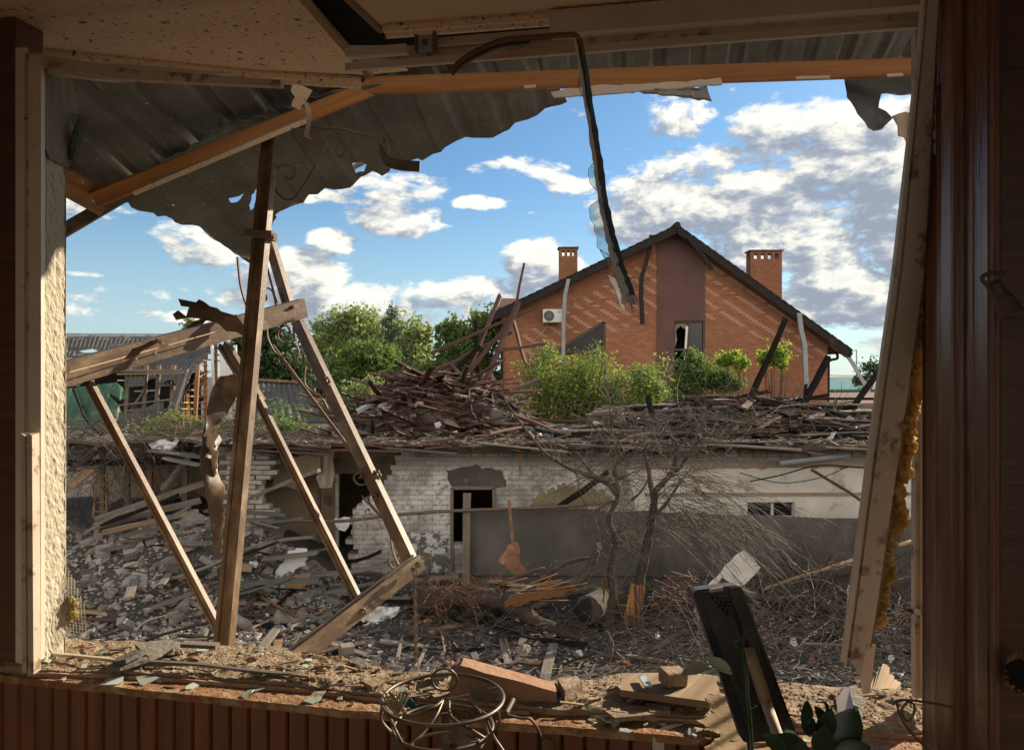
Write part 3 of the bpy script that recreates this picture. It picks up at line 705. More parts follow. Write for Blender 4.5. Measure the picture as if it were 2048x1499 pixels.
for i in range(46):
    x = random.choice([rnd(90, 880), rnd(90, 880), rnd(1180, 1640)])
    if random.random() < .5: y = rnd(line_y(rear, x)+10, line_y(rfront, x)); h = HS-.004
    else: y = rnd(line_y(lrear, x), line_y(front, x)); h = HL-.003
    shard(Q(x, y, h), rnd(.006, .017), (rnd(-.3, .3), rnd(-.5, .1), 1), mg, 'glass_shard', 'small dusty glass shard lying among the crumbs of the sill', 'glass shard', 'glass shards on the sill')
for (x, y, r, l) in ((232, 1362, .028, 'large glass shard on the ledge near its left end'), (290, 1360, .024, 'long glass splinter on the ledge right of the large left shard'), (632, 1397, .024, 'triangular glass shard on the ledge left of the wire plant stand'), (498, 1385, .017, 'oval glass shard on the ledge between two others, left of the middle'),
                     (130, 1320, .026, 'flat glass shard in the dust beside the broken window bar')):
    shard(Q(x, y, HL-.006), r, (rnd(-.2, .2), -.35, 1), mg, 'glass_shard', l, 'glass shard')
for i in range(48):
    x = random.choice([rnd(90, 900), rnd(90, 900), rnd(1150, 1800)]); y = rnd(line_y(rear, x)+6, line_y(rfront, x)); p = Q(x, y, HS-.006); a = rnd(-.5, .6)+(math.pi if random.random() < .2 else 0); L = rnd(.015, .06)
    MB().beam(p, p+Vector((math.cos(a)*L, math.sin(a)*L*.6, rnd(-.003, .01))), rnd(.003, .009), rnd(.002, .005)).build('wood_sliver', random.choice([mt['dustwood'], mt['greywood'], mt['splinter'], mt['dustwood']]), None, 'small wood sliver in the dust of the sill', 'wood sliver', 'wood slivers on the sill')
for i in range(70):
    x = random.choice([rnd(90, 880), rnd(500, 880), rnd(1130, 1800)]); y = rnd(line_y(rear, x)+4, line_y(rfront, x)-4); p = Q(x, y, HS-.006)
    MB().blob(p, (rnd(.006, .014), rnd(.005, .010), rnd(.004, .008)), 2, .5, 1.3, i).build('mortar_lump', random.choice([mt['dust'], mt['dust'], mt['brickd'], mt['rock']]), None, 'small mortar lump on the dusty sill', 'mortar lump', 'mortar lumps on the sill')
# long narrow strips lying on the sill
def strip(px, h, w, th, mat, name, label, cat, seg=4, jit=.002):
    pts = smooth_path([Q(x, y, h) for x, y in px], 3); mb = MB(); n = len(pts)
    mb.ribbon(pts, [Vector((.1, w, 0)) if False else WN*w for _ in pts], th); return mb.build(name, mat, None, label, cat)
strip([(85, 1306), (160, 1312), (235, 1320)], HS-.012, .010, .008, mt['pvcd'], 'frame_strip', 'narrow cream strip lying on the sill by the left pillar', 'strip')
strip([(300, 1322), (400, 1328), (480, 1338), (560, 1346), (600, 1344)], HS-.013, .012, .006, mt['greywood'], 'wood_strip', 'long dark wooden strip lying on the sill left of the middle', 'strip')
strip([(520, 1341), (560, 1345), (620, 1352)], HS-.012, .01, .006, mt['dustwood'], 'wood_strip', 'short curved strip in the crumbs left of the wire plant stand', 'strip')
# tile fragments heap
def slab(px, h, th, mat, name, label, cat, tilt=0.0):
    pts = [Q(x, y, h) for x, y in px]
    c = sum(pts, Vector())/len(pts)
    pts = [p+ZU*(tilt*(p-c).dot(WU)) for p in pts]
    return MB().poly(pts, (0, 0, -th)).build(name, mat, None, label, cat)
slab([(225, 1318), (252, 1325), (292, 1308), (270, 1295), (240, 1303)], HS-.035, .012, mt['rockd'], 'tile_fragment', 'dark curved tile fragment at the left of the heap on the sill', 'tile fragment', .3)
slab([(270, 1296), (300, 1312), (345, 1292), (372, 1280), (335, 1279)], HS-.030, .010, mt['rock'], 'tile_fragment', 'pale flat tile fragment in the middle of the heap on the sill', 'tile fragment', -.2)
slab([(215, 1330), (240, 1334), (300, 1318), (280, 1309)], HS-.025, .010, mt['rock'], 'tile_fragment', 'grey tile fragment leaning at the front of the heap on the sill', 'tile fragment', .1)
mb = MB(); a = Q(365, 1287, HS-.035); b = Q(437, 1291, HS-.03)
for k in range(6): mb.beam(a+(b-a)*(k/6), a+(b-a)*((k+.85)/6), .03, .010)
mb.build('ribbed_fragment', mt['greywood'], None, 'small ribbed block lying at the right end of the tile heap on the sill', 'fragment')
slab([(722, 1360), (745, 1372), (775, 1356), (760, 1346), (735, 1348)], HS-.012, .010, mt['dust'], 'mortar_slab', 'round flat mortar slab on the sill left of the wire plant stand', 'mortar slab')
slab([(695, 1320), (720, 1330), (735, 1321), (715, 1312)], HS-.01, .012, mt['rockd'], 'stone', 'grey stone at the rear edge of the sill above the mortar slab', 'stone')
slab([(862, 1340), (868, 1350), (897, 1343), (895, 1333)], HS-.02, .014, mt['rock'], 'stone', 'pale brick chip at the rear edge of the sill above the wire ring', 'brick chip')
# the broken clay block standing in the gap
mb = MB()
blk = ragged([(903, 1404), (897, 1370), (905, 1345), (921, 1330), (968, 1345), (1040, 1362), (1112, 1382), (1115, 1402), (1098, 1428), (1010, 1420)], 22, 1.6, 3)
def blkp(x, y): return P(x, y, 1.79)+Vector((0, .006*noise.noise(Vector((x*.03, y*.03, 0))), 0))
sheet(blk, blkp, 8, 8, Vector((.005, .05, .0)), mb=mb)
mb.build('clay_block', mt['brickd'], None, 'large broken clay block lying tilted in the gap of the sill', 'clay block')
MB().beam(P(934, 1326, 1.86), P(1082, 1368, 1.83), .03, .014).build('wooden_batten', mt['dustwood'], None, 'short wooden batten lying on top of the broken clay block', 'batten')
# right-hand boards and blocks
slab([(1240, 1378), (1245, 1345), (1330, 1344), (1428, 1352), (1440, 1382), (1420, 1402)], HS-.03, .016, mt['dustwood'], 'sill_board', 'dusty board lying on the sill left of the black panel', 'board')
MB().box(Q(1346, 1352, HS-.05), (.052, .045, .034), Euler((.05, .06, .3))).build('stone_block', mt['dust'], None, 'small square stone block standing on the board left of the black panel', 'block')
MB().beam(Q(1283, 1350, HS-.042), Q(1297, 1372, HS-.042), .018, .004).build('glass_strip', mg, None, 'narrow pale glass strip on the board left of the small stone block', 'glass strip')
slab([(1290, 1405), (1335, 1402), (1342, 1420), (1300, 1422)], HS-.008, .008, mt['dust'], 'plaster_flake', 'flat plaster flake at the front of the sill left of the black panel', 'plaster flake')
slab([(1210, 1420), (1260, 1410), (1330, 1418), (1300, 1428), (1230, 1434)], HS-.006, .01, mt['dust'], 'plaster_flake', 'long plaster flake at the sill edge right of the clay block', 'plaster flake')
slab([(1115, 1356), (1152, 1350), (1165, 1362), (1130, 1380)], HS-.03, .03, mt['dust'], 'mortar_lump', 'big mortar lump just right of the broken clay block', 'mortar lump')
# corrugated cardboard
cb = empty('torn_cardboard', Q(1470, 1420, .8), 'torn ribbed cardboard fanned over the sill behind the black panel', 'cardboard')
mb = MB()
co_ = ragged([(1420, 1385), (1480, 1400), (1540, 1440), (1560, 1510), (1400, 1510), (1440, 1465), (1395, 1440), (1432, 1425), (1412, 1400)], 9, 2.5, 6)
def cbf(x, y):
    k = (x*.6+y)/6.5
    return P(x, y, 1.74-.0012*(y-1385))+Vector((0, -.004*math.sin(k), .002*math.sin(k)))
sheet(co_, cbf, 4, 4, (0, .004, 0), mb=mb); mb.build('ribbed_face', mt['cardb'], cb)
# metal band over the ledge
mb = MB(); pts = smooth_path([Q(1365, 1443, .782), Q(1350, 1449, .775), Q(1327, 1458, .78), P(1318, 1475, 1.66), P(1320, 1520, 1.66)], 4)
mb.ribbon(pts, Vector((.030, .004, 0)), .002); mb.build('metal_band', mt['pvcd'], None, 'bent flat band hooked over the ledge left of the black panel', 'band')
# foil and crumpled pieces at the right of the sill
slab([(1672, 1392), (1690, 1378), (1712, 1395), (1705, 1425), (1680, 1440)], HS-.02, .004, mt['pvc'], 'bent_strip', 'bent pale strip on the sill right of the black panel', 'strip', .5)
slab([(1697, 1372), (1712, 1367), (1730, 1400), (1722, 1432), (1708, 1415)], HS-.03, .012, mt['rock'], 'stone', 'upright grey stone chip on the sill below the leaning frame piece', 'stone')
# ======================= RIGHT SIDE: leaning frame, foam, dark panelling
random.seed(5)
lf = empty('leaning_frame_piece', P(1720, 1330, 1.72), 'long broken cream frame piece leaning at the right with foam along its edge', 'frame piece')
YT, YB = 1.42, 1.70
def lfp(x, y): f = y/1330.; return P(x, y, YT+(YB-YT)*f)
def lfx(y, u):                                       # u 0..1 across the piece
    xl = line_y([(-40, 1850), (0, 1846), (180, 1832), (500, 1795), (900, 1742), (1300, 1690), (1420, 1675)], y) if False else None
def xl(y):
    P_ = [(-40, 1852), (100, 1840), (540, 1790), (900, 1740), (1310, 1688)]
    for (a, b), (c, d) in zip(P_, P_[1:]):
        if y <= c: return b+(d-b)*(y-a)/(c-a)
    return P_[-1][1]+(P_[-1][1]-P_[-2][1])*(y-P_[-1][0])/(P_[-1][0]-P_[-2][0])
def xr(y):
    P_ = [(-40, 1888), (100, 1880), (540, 1866), (900, 1816), (1230, 1766), (1380, 1738)]
    for (a, b), (c, d) in zip(P_, P_[1:]):
        if y <= c: return b+(d-b)*(y-a)/(c-a)
    return P_[-1][1]
def band(u0, u1, y0, y1, dY, th, name, mat, wig=0, seed=0, jag=0):
    L_ = []; R_ = []; y = y0
    rr = random.Random(seed)
    while y <= y1+1e-6:
        w = xr(y)-xl(y); L_.append((xl(y)+w*u0+rr.uniform(-wig, wig)*.3, y)); R_.append((xl(y)+w*u1+rr.uniform(-wig, wig), y)); y += (y1-y0)/60
    if jag:
        bot = ragged([L_[-1], (L_[-1][0]*.6+R_[-1][0]*.4, y1+jag*.4), (L_[-1][0]*.3+R_[-1][0]*.7, y1+jag), R_[-1]], 7, 2.5, seed, False)
        out = L_+bot[1:-1]+R_[::-1]
    else: out = L_+R_[::-1]
    mb = sheet(out, lambda a, b: lfp(a, b)+Vector((0, dY, 0)), 200, 60, (0, th, 0)); return mb.build(name, mat, lf)
band(0, .13, -40, 1325, .003, .012, 'outer_lip', mt['pvc'])
band(.132, .20, -40, 1330, .009, .008, 'groove', mt['pvcd'])
band(.202, .78, -40, 1318, 0, .015, 'face', mt['pvcd'], seed=3, jag=40)
band(.782, .90, -40, 1300, .007, .01, 'inner_lip', mt['pine_old'], wig=.6, seed=4)
band(.902, 1.0, -40, 560, .010, .01, 'torn_edge', mt['rust'], wig=2.5, seed=6)
mb = MB(); mb.poly([lfp(1732, 1300), lfp(1752, 1290), lfp(1740, 1385), lfp(1728, 1388), lfp(1722, 1345)], (0, .01, 0)); mb.build('splinter', mt['pvc'], lf)
# foam along the edge: one lumpy bead
mb = MB(); y = 535
while y < 1245:
    big = 1.0 if y < 620 else (1.9 if y < 1120 else 1.35)
    f = (y-535)/700
    xo_ = xr(y)+7+3*math.sin(y*.05)*big+4*noise.noise(Vector((y*.02, 0, 0)))*big
    r = 1.35*(.0045+.005*abs(noise.noise(Vector((y*.03, 3, 0)))))*big
    mb.blob(lfp(xo_-3, y)+Vector((0, .022, 0)), (r*1.15, r*1.2, r*1.5), 2, .55, 2.2, y)
    if random.random() < .55: mb.blob(lfp(xo_+rnd(-10, 5)*big*.6, y+rnd(-4, 4))+Vector((0, rnd(.0, .03), 0)), r*rnd(.5, .9), 2, .6, 2.5, y+3)
    y += 4.2
mb.build('foam_bead', mt['foam'], lf, smooth=True)
# plastic film blown out of the foam
mb = MB(); o_ = ragged([(1795, 1000), (1815, 1015), (1822, 1040), (1810, 1070), (1795, 1075)], 6, 1.5, 2)
sheet(o_, lambda x, y: lfp(x, y)+Vector((0, .03+.01*math.sin((x-1795)*.15), 0)), 4, 4, (0, .001, 0), mb=mb); mb.build('film_scrap', mt['glass'], None, 'scrap of clear film blown out of the foam on the leaning frame piece', 'film')
# right outer jamb
rj = empty('window_frame', PW(1845, 1390, .15), 'pale wooden outer jamb standing at the right of the opening', 'window frame')
def rbar(x0, x1, t0, th, y0, y1, name, mat, par, jag=0):
    a = PW(x0, 1000, t0); b = PW(x1, 1000, t0); za = PW(x0, y0, t0).z; zb_ = PW(x0, y1, t0).z
    a.z = b.z = zb_; mb = MB(); mb.poly([a, b, b+ZU*(za-zb_), a+ZU*(za-zb_)], WN*th); return mb.build(name, mat, par)
rbar(1831, 1849, .13, .03, 60, 1395, 'stile', mt['pvcd'], rj)
rbar(1849.5, 1872, .10, .06, 60, 1400, 'inner_stile', mt['pvc'], rj)
mb = MB(); 
for k in range(3):
    mb.tube(smooth_path([PW(1829, 1216+k*4, .125), PW(1838, 1219+k*4, .118), PW(1851, 1218+k*4, .12)], 3), .003, 5)
for k in range(26):
    a = PW(1830, 1220+rnd(-5, 8), .13); mb.tube([a, a+Vector((-rnd(.01, .03), .0, rnd(-.01, .02))), a+Vector((-rnd(.03, .05), 0, rnd(-.03, .015)))], .0008, 3, False)
mb.build('frayed_rope', mt['ragw'], None, 'frayed white cord tied round the right outer jamb', 'cord')
# folded dark wooden panelling: ribs
wp = empty('folding_panel', P(1930, 1400, 1.35), 'dark brown folding wooden panel with upright ribs at the right edge', 'folding panel')
def rib(x0, x1, Y, th, mat, name='rib', rr=.5):
    a = P(x0, 749, Y); b = P(x1, 749, Y); c = (a+b)/2; w = abs(b.x-a.x)/2
    pr = []
    for k in range(9):
        an = math.pi*k/8; pr.append((math.cos(an)*w, -math.sin(an)*th))
    pr += [(-w, .03), (w, .03)]
    mb = MB(); o = len(mb.v); n = len(pr)
    for z in (FLZ, CLZ+.1): mb.v += [Vector((c.x+p[0], Y+p[1], z)) for p in pr]
    for k in range(n):
        k2 = (k+1) % n; mb.face((o+k, o+n+k, o+n+k2, o+k2), [(FLZ, k*.01), (CLZ, k*.01), (CLZ, k*.01+.01), (FLZ, k*.01+.01)])
    mb.face([o+k for k in range(n)]); mb.face([o+n+k for k in reversed(range(n))])
    return mb.build(name, mat, wp)
ribm = wood('rib_wood', (.22, .098, .058), (.12, .052, .03), .20, (.40, .30, .23), (.52, .70), .4)  # pale streaks put the ribs' highlights into the wood colour
for (x0, x1, Y, th) in ((1868, 1890, 1.50, .012), (1891, 1899, 1.44, .01), (1901, 1929, 1.40, .018), (1931, 1943, 1.42, .01), (1944, 1958, 1.36, .012), (1959, 1976, 1.34, .016), (1977, 1996, 1.30, .016)):
    rib(x0, x1, Y, th, ribm)
mb = MB(); a = P(1997, 749, 1.27); 
mb.poly([Vector((a.x, 1.30, FLZ)), Vector((1.9, 1.12, FLZ)), Vector((1.9, 1.12, CLZ+.1)), Vector((a.x, 1.30, CLZ+.1))], Vector((.02, .03, 0))); mb.build('flat_leaf', mt['darkwood'], wp)
mb = MB(); mb.poly([P(1866, 749, 1.52)*1+Vector((0, 0, FLZ-CZ)), Vector((2.1, 1.40, FLZ)), Vector((2.1, 1.40, CLZ+.3)), P(1866, 749, 1.52)+Vector((0, 0, CLZ+.3-CZ))], (0, .04, 0)); mb.build('back_panel', mt['darkwood'], wp)
# broken hole with splintered rim
mb = MB(); c = P(2036, 1348, 1.235)
for k in range(22):
    an = 6.28*k/22+rnd(-.1, .1); mb.beam(c+Vector((math.cos(an)*.019, 0, math.sin(an)*.026)), c+Vector((math.cos(an)*.022+rnd(0, .008), -.002, math.sin(an)*.03+rnd(-.008, .014))), rnd(.004, .008), .003)
mb.build('splintered_rim', mt['splinter'], wp); mb = MB(); mb.blob(c, (.019, .006, .025), 2, .6); mb.build('hole', mt['hole'], wp)
# hook and handle
hk = empty('window_handle', P(2005, 590, 1.22), 'dark metal handle hanging from a bent hook on the right panel', 'handle')
mb = MB(); mb.tube(smooth_path([P(2010, 546, 1.2), P(1985, 545, 1.2), P(1965, 553, 1.2), P(1968, 564, 1.2), P(1982, 570, 1.2)], 4), .0035, 7); mb.build('hook', mt['iron'], hk)
mb = MB(); mb.tube(smooth_path([P(1985, 565, 1.2), P(2000, 590, 1.2), P(2018, 615, 1.19), P(2040, 626, 1.17), P(2075, 630, 1.16)], 4), [.012]*5+[.016]*5+[.010]*7, 8); mb.build('grip', mt['iron'], hk, smooth=True)
# wires at lower right
def wire(px, Y, r, name, label, mat='wire', cat='wire'):
    pts = smooth_path([P(x, y, Yy if False else (Y if not isinstance(Y, list) else Y[i])) for i, (x, y) in enumerate(px)], 5)
    return MB().tube(pts, r, 6).build(name, mt[mat], None, label, cat, smooth=True)
wire([(1785, 1408), (1795, 1400), (1830, 1400), (1900, 1412), (1960, 1432), (2020, 1455), (2080, 1480)], 1.4, .0022, 'bent_wire', 'thin brown wire running in from the lower right corner')
wire([(1792, 1402), (1805, 1440), (1835, 1478), (1870, 1510)], 1.45, .002, 'bent_wire', 'thin wire drooping below the sill at the lower right')
wire([(1815, 1402), (1804, 1418), (1812, 1440), (1826, 1430), (1828, 1408), (1815, 1402)], 1.5, .0022, 'wire_loop', 'small oval wire loop on the sill at the lower right')

# ======================= PLANT STAND
ps = empty('wire_plant_stand', P(885, 1490, 1.5), 'round wire plant stand with scrolls in front of the sill', 'plant stand')
ps['org'] = list(ps.location)
C0 = Vector(((886-CX)/F*1.5, 1.5, CZ-.635))
def ring(c, r, rr, name, nrm=(0, 0, 1), n=64, a0=0, a1=2*math.pi):
    nn = Vector(nrm).normalized(); x = nn.orthogonal().normalized(); y = nn.cross(x)
    pts = [c+x*math.cos(a0+(a1-a0)*k/n)*r+y*math.sin(a0+(a1-a0)*k/n)*r for k in range(n+1)]
    return MB().tube(pts, rr, 8, False).build(name, mt['wire'], ps, smooth=True)
ring(C0, .119, .0038, 'top_ring')
C1 = C0+Vector((0, .005, -.058)); ring(C1, .098, .0034, 'lower_ring')
ring(C0+Vector((-.004, .075, .006)), .026, .0026, 'scroll_ring', (0, 1, .25))
def arm(pts, r=.003, name='scroll_bar'): return MB().tube(smooth_path(pts, 6), r, 7).build(name, mt['wire'], ps, smooth=True)
hub = C0+Vector((-.002, .03, -.016))
arm([hub, hub+Vector((.05, .01, .004)), hub+Vector((.085, .015, .012)), C0+Vector((.108, .05, 0))])
arm([hub, hub+Vector((-.02, -.03, -.004)), hub+Vector((-.065, -.035, -.016)), hub+Vector((-.085, 0, -.01)), C0+Vector((-.112, .035, 0))])
arm([hub+Vector((.01, 0, 0)), hub+Vector((.05, -.01, .0)), hub+Vector((.08, -.05, -.01)), C1+Vector((.09, -.04, 0))])
arm([hub+Vector((.012, -.005, 0)), hub+Vector((.02, -.05, -.012)), hub+Vector((.06, -.075, -.025)), C1+Vector((.085, -.05, 0))])
arm([hub, hub+Vector((-.01, -.045, -.012)), hub+Vector((-.03, -.075, -.03)), C1+Vector((-.055, -.083, 0))])
for (dx, a_, b_) in ((-1, (-.114, -.03, 0), (-.09, -.04, 0)), (1, (.108, -.05, 0), (.088, -.05, 0))):
    arm([C0+Vector(a_), C0+Vector((a_[0]*1.02, a_[1], -.03)), C1+Vector(b_), C1+Vector((b_[0]*.85, b_[1]-.02, -.01))])
arm([C0+Vector((-.118, -.01, 0)), C0+Vector((-.098, -.04, -.02)), C0+Vector((-.085, -.045, -.045)), C1+Vector((-.07, -.07, 0))], .0028)
arm([C1+Vector((-.06, -.08, 0)), C1+Vector((-.02, -.06, .012)), C1+Vector((.03, -.055, .012)), C1+Vector((.075, -.06, 0))], .0028)
for (dx, dy, w) in ((-.078, -.06, 0), (0.0, .05, 0), (.066, -.07, 0)):
    p = C1+Vector((dx, dy, 0)); MB().ribbon([p+ZU*.005, p-ZU*.3, p-ZU*.75, Vector((p.x*1.0, p.y, FLZ))], Vector((.016, .004, 0)), .004).build('leg', mt['wire'], ps)
arm([C0+Vector((.085, -.06, -.01)), C1+Vector((.10, -.06, .01)), C1+Vector((.135, -.08, -.04)), C1+Vector((.15, -.1, -.12))], .0032)
def leafshape(c, d, up, L, w, name, mat, par, fold=.25):
    d = Vector(d).normalized(); s_ = d.cross(Vector(up)).normalized(); n_ = s_.cross(d)
    mb = MB(); o = 0; K = 7
    for k in range(K+1):
        f = k/K; ww = w*math.sin(math.pi*min(1, f*1.02+.0))**.8*(1 if f < .99 else 0); cc_ = Vector(c)+d*L*f-n_*L*.18*f*f
        mb.v += [cc_-s_*ww+n_*ww*fold, cc_, cc_+s_*ww+n_*ww*fold]
    for k in range(K):
        a = 3*k; mb.face((a, a+1, a+4, a+3)); mb.face((a+1, a+2, a+5, a+4))
    return mb.build(name, mat, par, smooth=True)
for k in range(4):
    a = k*.7-.9; leafshape(C1+Vector((.03, -.085, .01)), (math.sin(a), -.2, math.cos(a)*.7), (0, -1, .3), .030, .009, 'iron_leaf', mt['iron'], ps)
    leafshape(C0+Vector((.075, .03, -.02)), (math.sin(a*.6), -.1, math.cos(a)), (0, -1, .3), .038, .009, 'iron_leaf', mt['iron'], ps)
for k in range(9):
    a = -.8+k*.2; MB().tube([C0+Vector((-.085, -.03, -.02)), C0+Vector((-.085+.04*math.sin(a)-.01, -.02, -.02+.042*math.cos(a)))], [.0012, .0022], 4).build('straw', mt['mesh'], None, 'dry straw stuck in the left side of the wire plant stand', 'straw', 'dry straws on the plant stand')
mb = MB(); sheet([(800, 1402), (818, 1392), (832, 1408), (868, 1418), (850, 1424), (822, 1416)], lambda x, y: P(x, y, 1.78+.01*math.sin(x*.1)), 6, 6, (0, .003, 0), mb=mb)
mb.build('green_shard', M('green_shard', (.05, .10, .09), (.04, .08, .075), 9, .3), None, 'curved dark green shard lying on the ledge inside the plant stand ring', 'shard')
# small pipe end and cable right of the stand
ped = MB().tube([P(1012, 1425, 1.72), P(1026, 1398, 1.76)], .0065, 12).build('pipe_stub', mt['iron'], None, 'short dark pipe stub lying on the ledge right of the wire plant stand', 'pipe')
wire([(1012, 1428), (1040, 1435), (1060, 1437), (1075, 1455), (1085, 1475), (1105, 1485), (1112, 1510)], 1.68, .003, 'cable', 'twisted dark cable hanging over the ledge right of the plant stand', 'iron', 'cable')

# ======================= BLACK PANEL (heater casing)
bp = empty('plastic_casing', P(1520, 1490, 1.5), 'tall black plastic casing with vent holes leaning against the sill', 'plastic casing')
def ruled(tl, tr, bl, br, Yt, Yb, th, name, mat, r=10, dY=0):
    # rounded quad, px corners
    cs = [tl, tr, br, bl]; out = []
    for i in range(4):
        p = Vector(cs[i]); a = Vector(cs[i-1]); b = Vector(cs[(i+1) % 4])
        pa = p+(a-p).normalized()*r; pb = p+(b-p).normalized()*r
        for k in range(6):
            f = k/5; out.append(tuple((pa*(1-f)**2+p*2*f*(1-f)+pb*f*f)))
    y0, y1 = min(tl[1], tr[1]), max(bl[1], br[1])
    mb = sheet(out, lambda x, y: P(x, y, Yt+(Yb-Yt)*(y-y0)/(y1-y0)+dY), 30, 30, (0, th, 0)); return mb.build(name, mat, bp)
YT2, YB2 = 1.62, 1.36
ruled((1384, 1180), (1482, 1168), (1486, 1486), (1596, 1474), YT2, YB2, .026, 'shell', mt['black'], 14)
ruled((1400, 1186), (1448, 1176), (1504, 1478), (1556, 1472), YT2, YB2, .01, 'front_plate', mt['black'], 10, -.008)
ruled((1456, 1174), (1478, 1172), (1562, 1470), (1590, 1468), YT2, YB2, .01, 'side_rail', mt['black'], 8, -.006)
ruled((1419, 1178), (1446, 1173), (1419, 1184), (1447, 1180), YT2, YT2-.006, .004, 'top_catch', mt['pvcd'], 2, -.013)
def vents(cx, cy, rows, dYr):
    for r_ in range(rows):
        n = max(1, 5-abs(r_)) if rows > 2 else 3
        for k in range(n):
            x = cx+(k-(n-1)/2)*9.5+r_*2.5; y = cy+r_*8
            f = (y-1170)/310; Y = YT2+(YB2-YT2)*f-.0095
            MB().beam(P(x, y, Y), P(x+1.5, y+6, Y), .0040, .0020).build('vent_hole', mt['hole'], bp)
vents(1443, 1191, 5, 0); vents(1532, 1425, 3, 0); vents(1562, 1418, 2, 0)
# wooden stick in front of it
sk = empty('wooden_stick', P(1530, 1480, 1.3), 'pale round wooden stick leaning in front of the black casing', 'stick')
MB().tube([P(1497, 1294, 1.42), P(1504, 1318, 1.41), P(1532, 1402, 1.36)], [.0085, .0105, .0115], 12).build('upper_sleeve', mt['dustwood'], sk, smooth=True)
MB().tube([P(1531, 1400, 1.36), P(1566, 1500, 1.30), P(1580, 1540, 1.28)], [.0095, .0095, .0095], 12).build('shaft', mt['pvcd'], sk, smooth=True)
# potted plant with bare stem
pp_ = empty('house_plant', P(1620, 1600, 1.2), 'glossy dark leafed house plant at the lower right corner of the window', 'house plant')
stem = mt['twigd']
MB().tube(smooth_path([P(1503, 1560, 1.26), P(1500, 1480, 1.28), P(1494, 1400, 1.29), P(1489, 1330, 1.3), P(1485, 1297, 1.3), P(1489, 1268, 1.3)], 4), [.0055]*8+[.0045]*8+[.003]*5, 7).build('main_stem', mt['frond'], pp_, smooth=True)
MB().tube([P(1488, 1310, 1.3), P(1480, 1300, 1.3), P(1473, 1281, 1.3)], [.0035, .003, .0025], 6).build('side_stem', mt['frond'], pp_)
MB().tube([P(1499, 1420, 1.29), P(1508, 1416, 1.29), P(1514, 1410, 1.29)], [.003, .002, .002], 6).build('side_stem', mt['frond'], pp_)
MB().tube(smooth_path([P(1487, 1380, 1.29), P(1468, 1345, 1.28), P(1460, 1340, 1.28)], 3), .0016, 5).build('leaf_stalk', mt['frond'], pp_)
PL = leafm('glare_leaf', (.58, .62, .46), (.42, .5, .3), .5)  # leaf colour whitened to carry the glare on it
leafshape(P(1466, 1348, 1.28), (-.8, .05, .6), (.5, -.6, .6), .052, .013, 'leaf', PL, pp_)
leafshape(P(1420, 1334, 1.28), (-.75, .1, -.1), (0, -.3, .9), .050, .016, 'leaf', PL, pp_)
random.seed(9)
for (x, y, dx, dz, L, w) in ((1655, 1500, .55, .95, .10, .030), (1600, 1505, -.5, .6, .07, .02), (1625, 1470, -.4, .9, .06, .018), (1640, 1480, .2, 1, .075, .022), (1620, 1500, -.9, .35, .08, .022), (1660, 1510, .9, .3, .08, .025),
                             (1610, 1450, .3, .8, .05, .014), (1650, 1450, -.3, .7, .045, .013), (1575, 1500, -.7, .5, .06, .018), (1690, 1500, .25, .9, .085, .024), (1640, 1510, 0, .6, .07, .024)):
    leafshape(P(x, y, 1.22+rnd(-.03, .03)), (dx, rnd(-.4, .4), dz), (rnd(-.6, .6), -1, .3), L*.8, w*.72, 'leaf', mt['frond'], pp_)
MB().tube(smooth_path([P(1640, 1540, 1.22), P(1642, 1480, 1.22), P(1655, 1420, 1.22), P(1650, 1405, 1.22)], 4), .003, 6).build('stem', mt['frond'], pp_)

# ======================= HANGING WINDOW STRIP WITH GLASS
hw = empty('hanging_window_strip', P(1200, 300, 1.9), 'bent dark window strip with jagged glass hanging down through the middle of the opening', 'window strip')
random.seed(21)
path = [(905, 138, 1.70), (935, 112, 1.70), (1000, 82, 1.70), (1060, 76, 1.70), (1130, 70, 1.70), (1157, 74, 1.70), (1167, 110, 1.71)]
p2 = [(1158, 76, 1.70), (1172, 150, 1.72), (1184, 230, 1.76), (1198, 320, 1.80), (1209, 400, 1.82), (1224, 470, 1.80), (1240, 530, 1.78), (1254, 570, 1.77), (1266, 606, 1.76)]
a = [P(*q) for q in path]; b = [P(*q) for q in p2]
MB().ribbon(smooth_path(a, 3), Vector((0, .02, .014)), .008).build('top_profile', mt['rust'], hw)
MB().ribbon(smooth_path([q+Vector((0, -.002, -.012)) for q in a[:4]], 3), Vector((0, .006, .010)), .005).build('seal', mt['iron'], hw)
bb2 = smooth_path(b, 6)
MB().ribbon([q+Vector((rnd(-.0012, .0012), 0, 0)) for q in bb2], [Vector((.009+.013*(k/len(bb2))+rnd(-.002, .002), .010, 0)) for k in range(len(bb2))], .006).build('dark_profile', M('dark_seal', (.035, .028, .023), (.02, .017, .014), 30, .6, c3=(.11, .09, .07), t3=(.62, .7)), hw)
bb3 = smooth_path([q+Vector((-.011, -.006, 0)) for q in b], 6)
MB().ribbon([q+Vector((rnd(-.0015, .0015), 0, 0)) for q in bb3], [Vector((.004+.013*(k/len(bb3))+rnd(-.003, .003), .003, 0)) for k in range(len(bb3))], .004).build('pale_profile', mt['white'], hw)
def gl(px, Y, lab=None):
    o_ = ragged(px, 10, 1.0, int(px[0][0])); sheet(o_, lambda x, y: P(x, y, Y+.0), 14, 14, (0, .004, 0), mb=(m_ := MB())); m_.build('glass_shard', mt['glass'], hw)
    e = [P(x, y, Y-.001) for x, y in o_]; 
    MB().tube(e+[e[0]], .0007, 3, False).build('glass_edge', mt['iron'], hw)
for k in range(5): MB().beam(P(1258+k*2, 590, 1.755), P(1262+k*3, 610+rnd(-4, 14), 1.75), .005, .003).build('splinter', mt['pvc'], hw)
gl([(1160, 92), (1172, 140), (1178, 196), (1163, 190), (1155, 168), (1162, 148), (1156, 110)], 1.885)
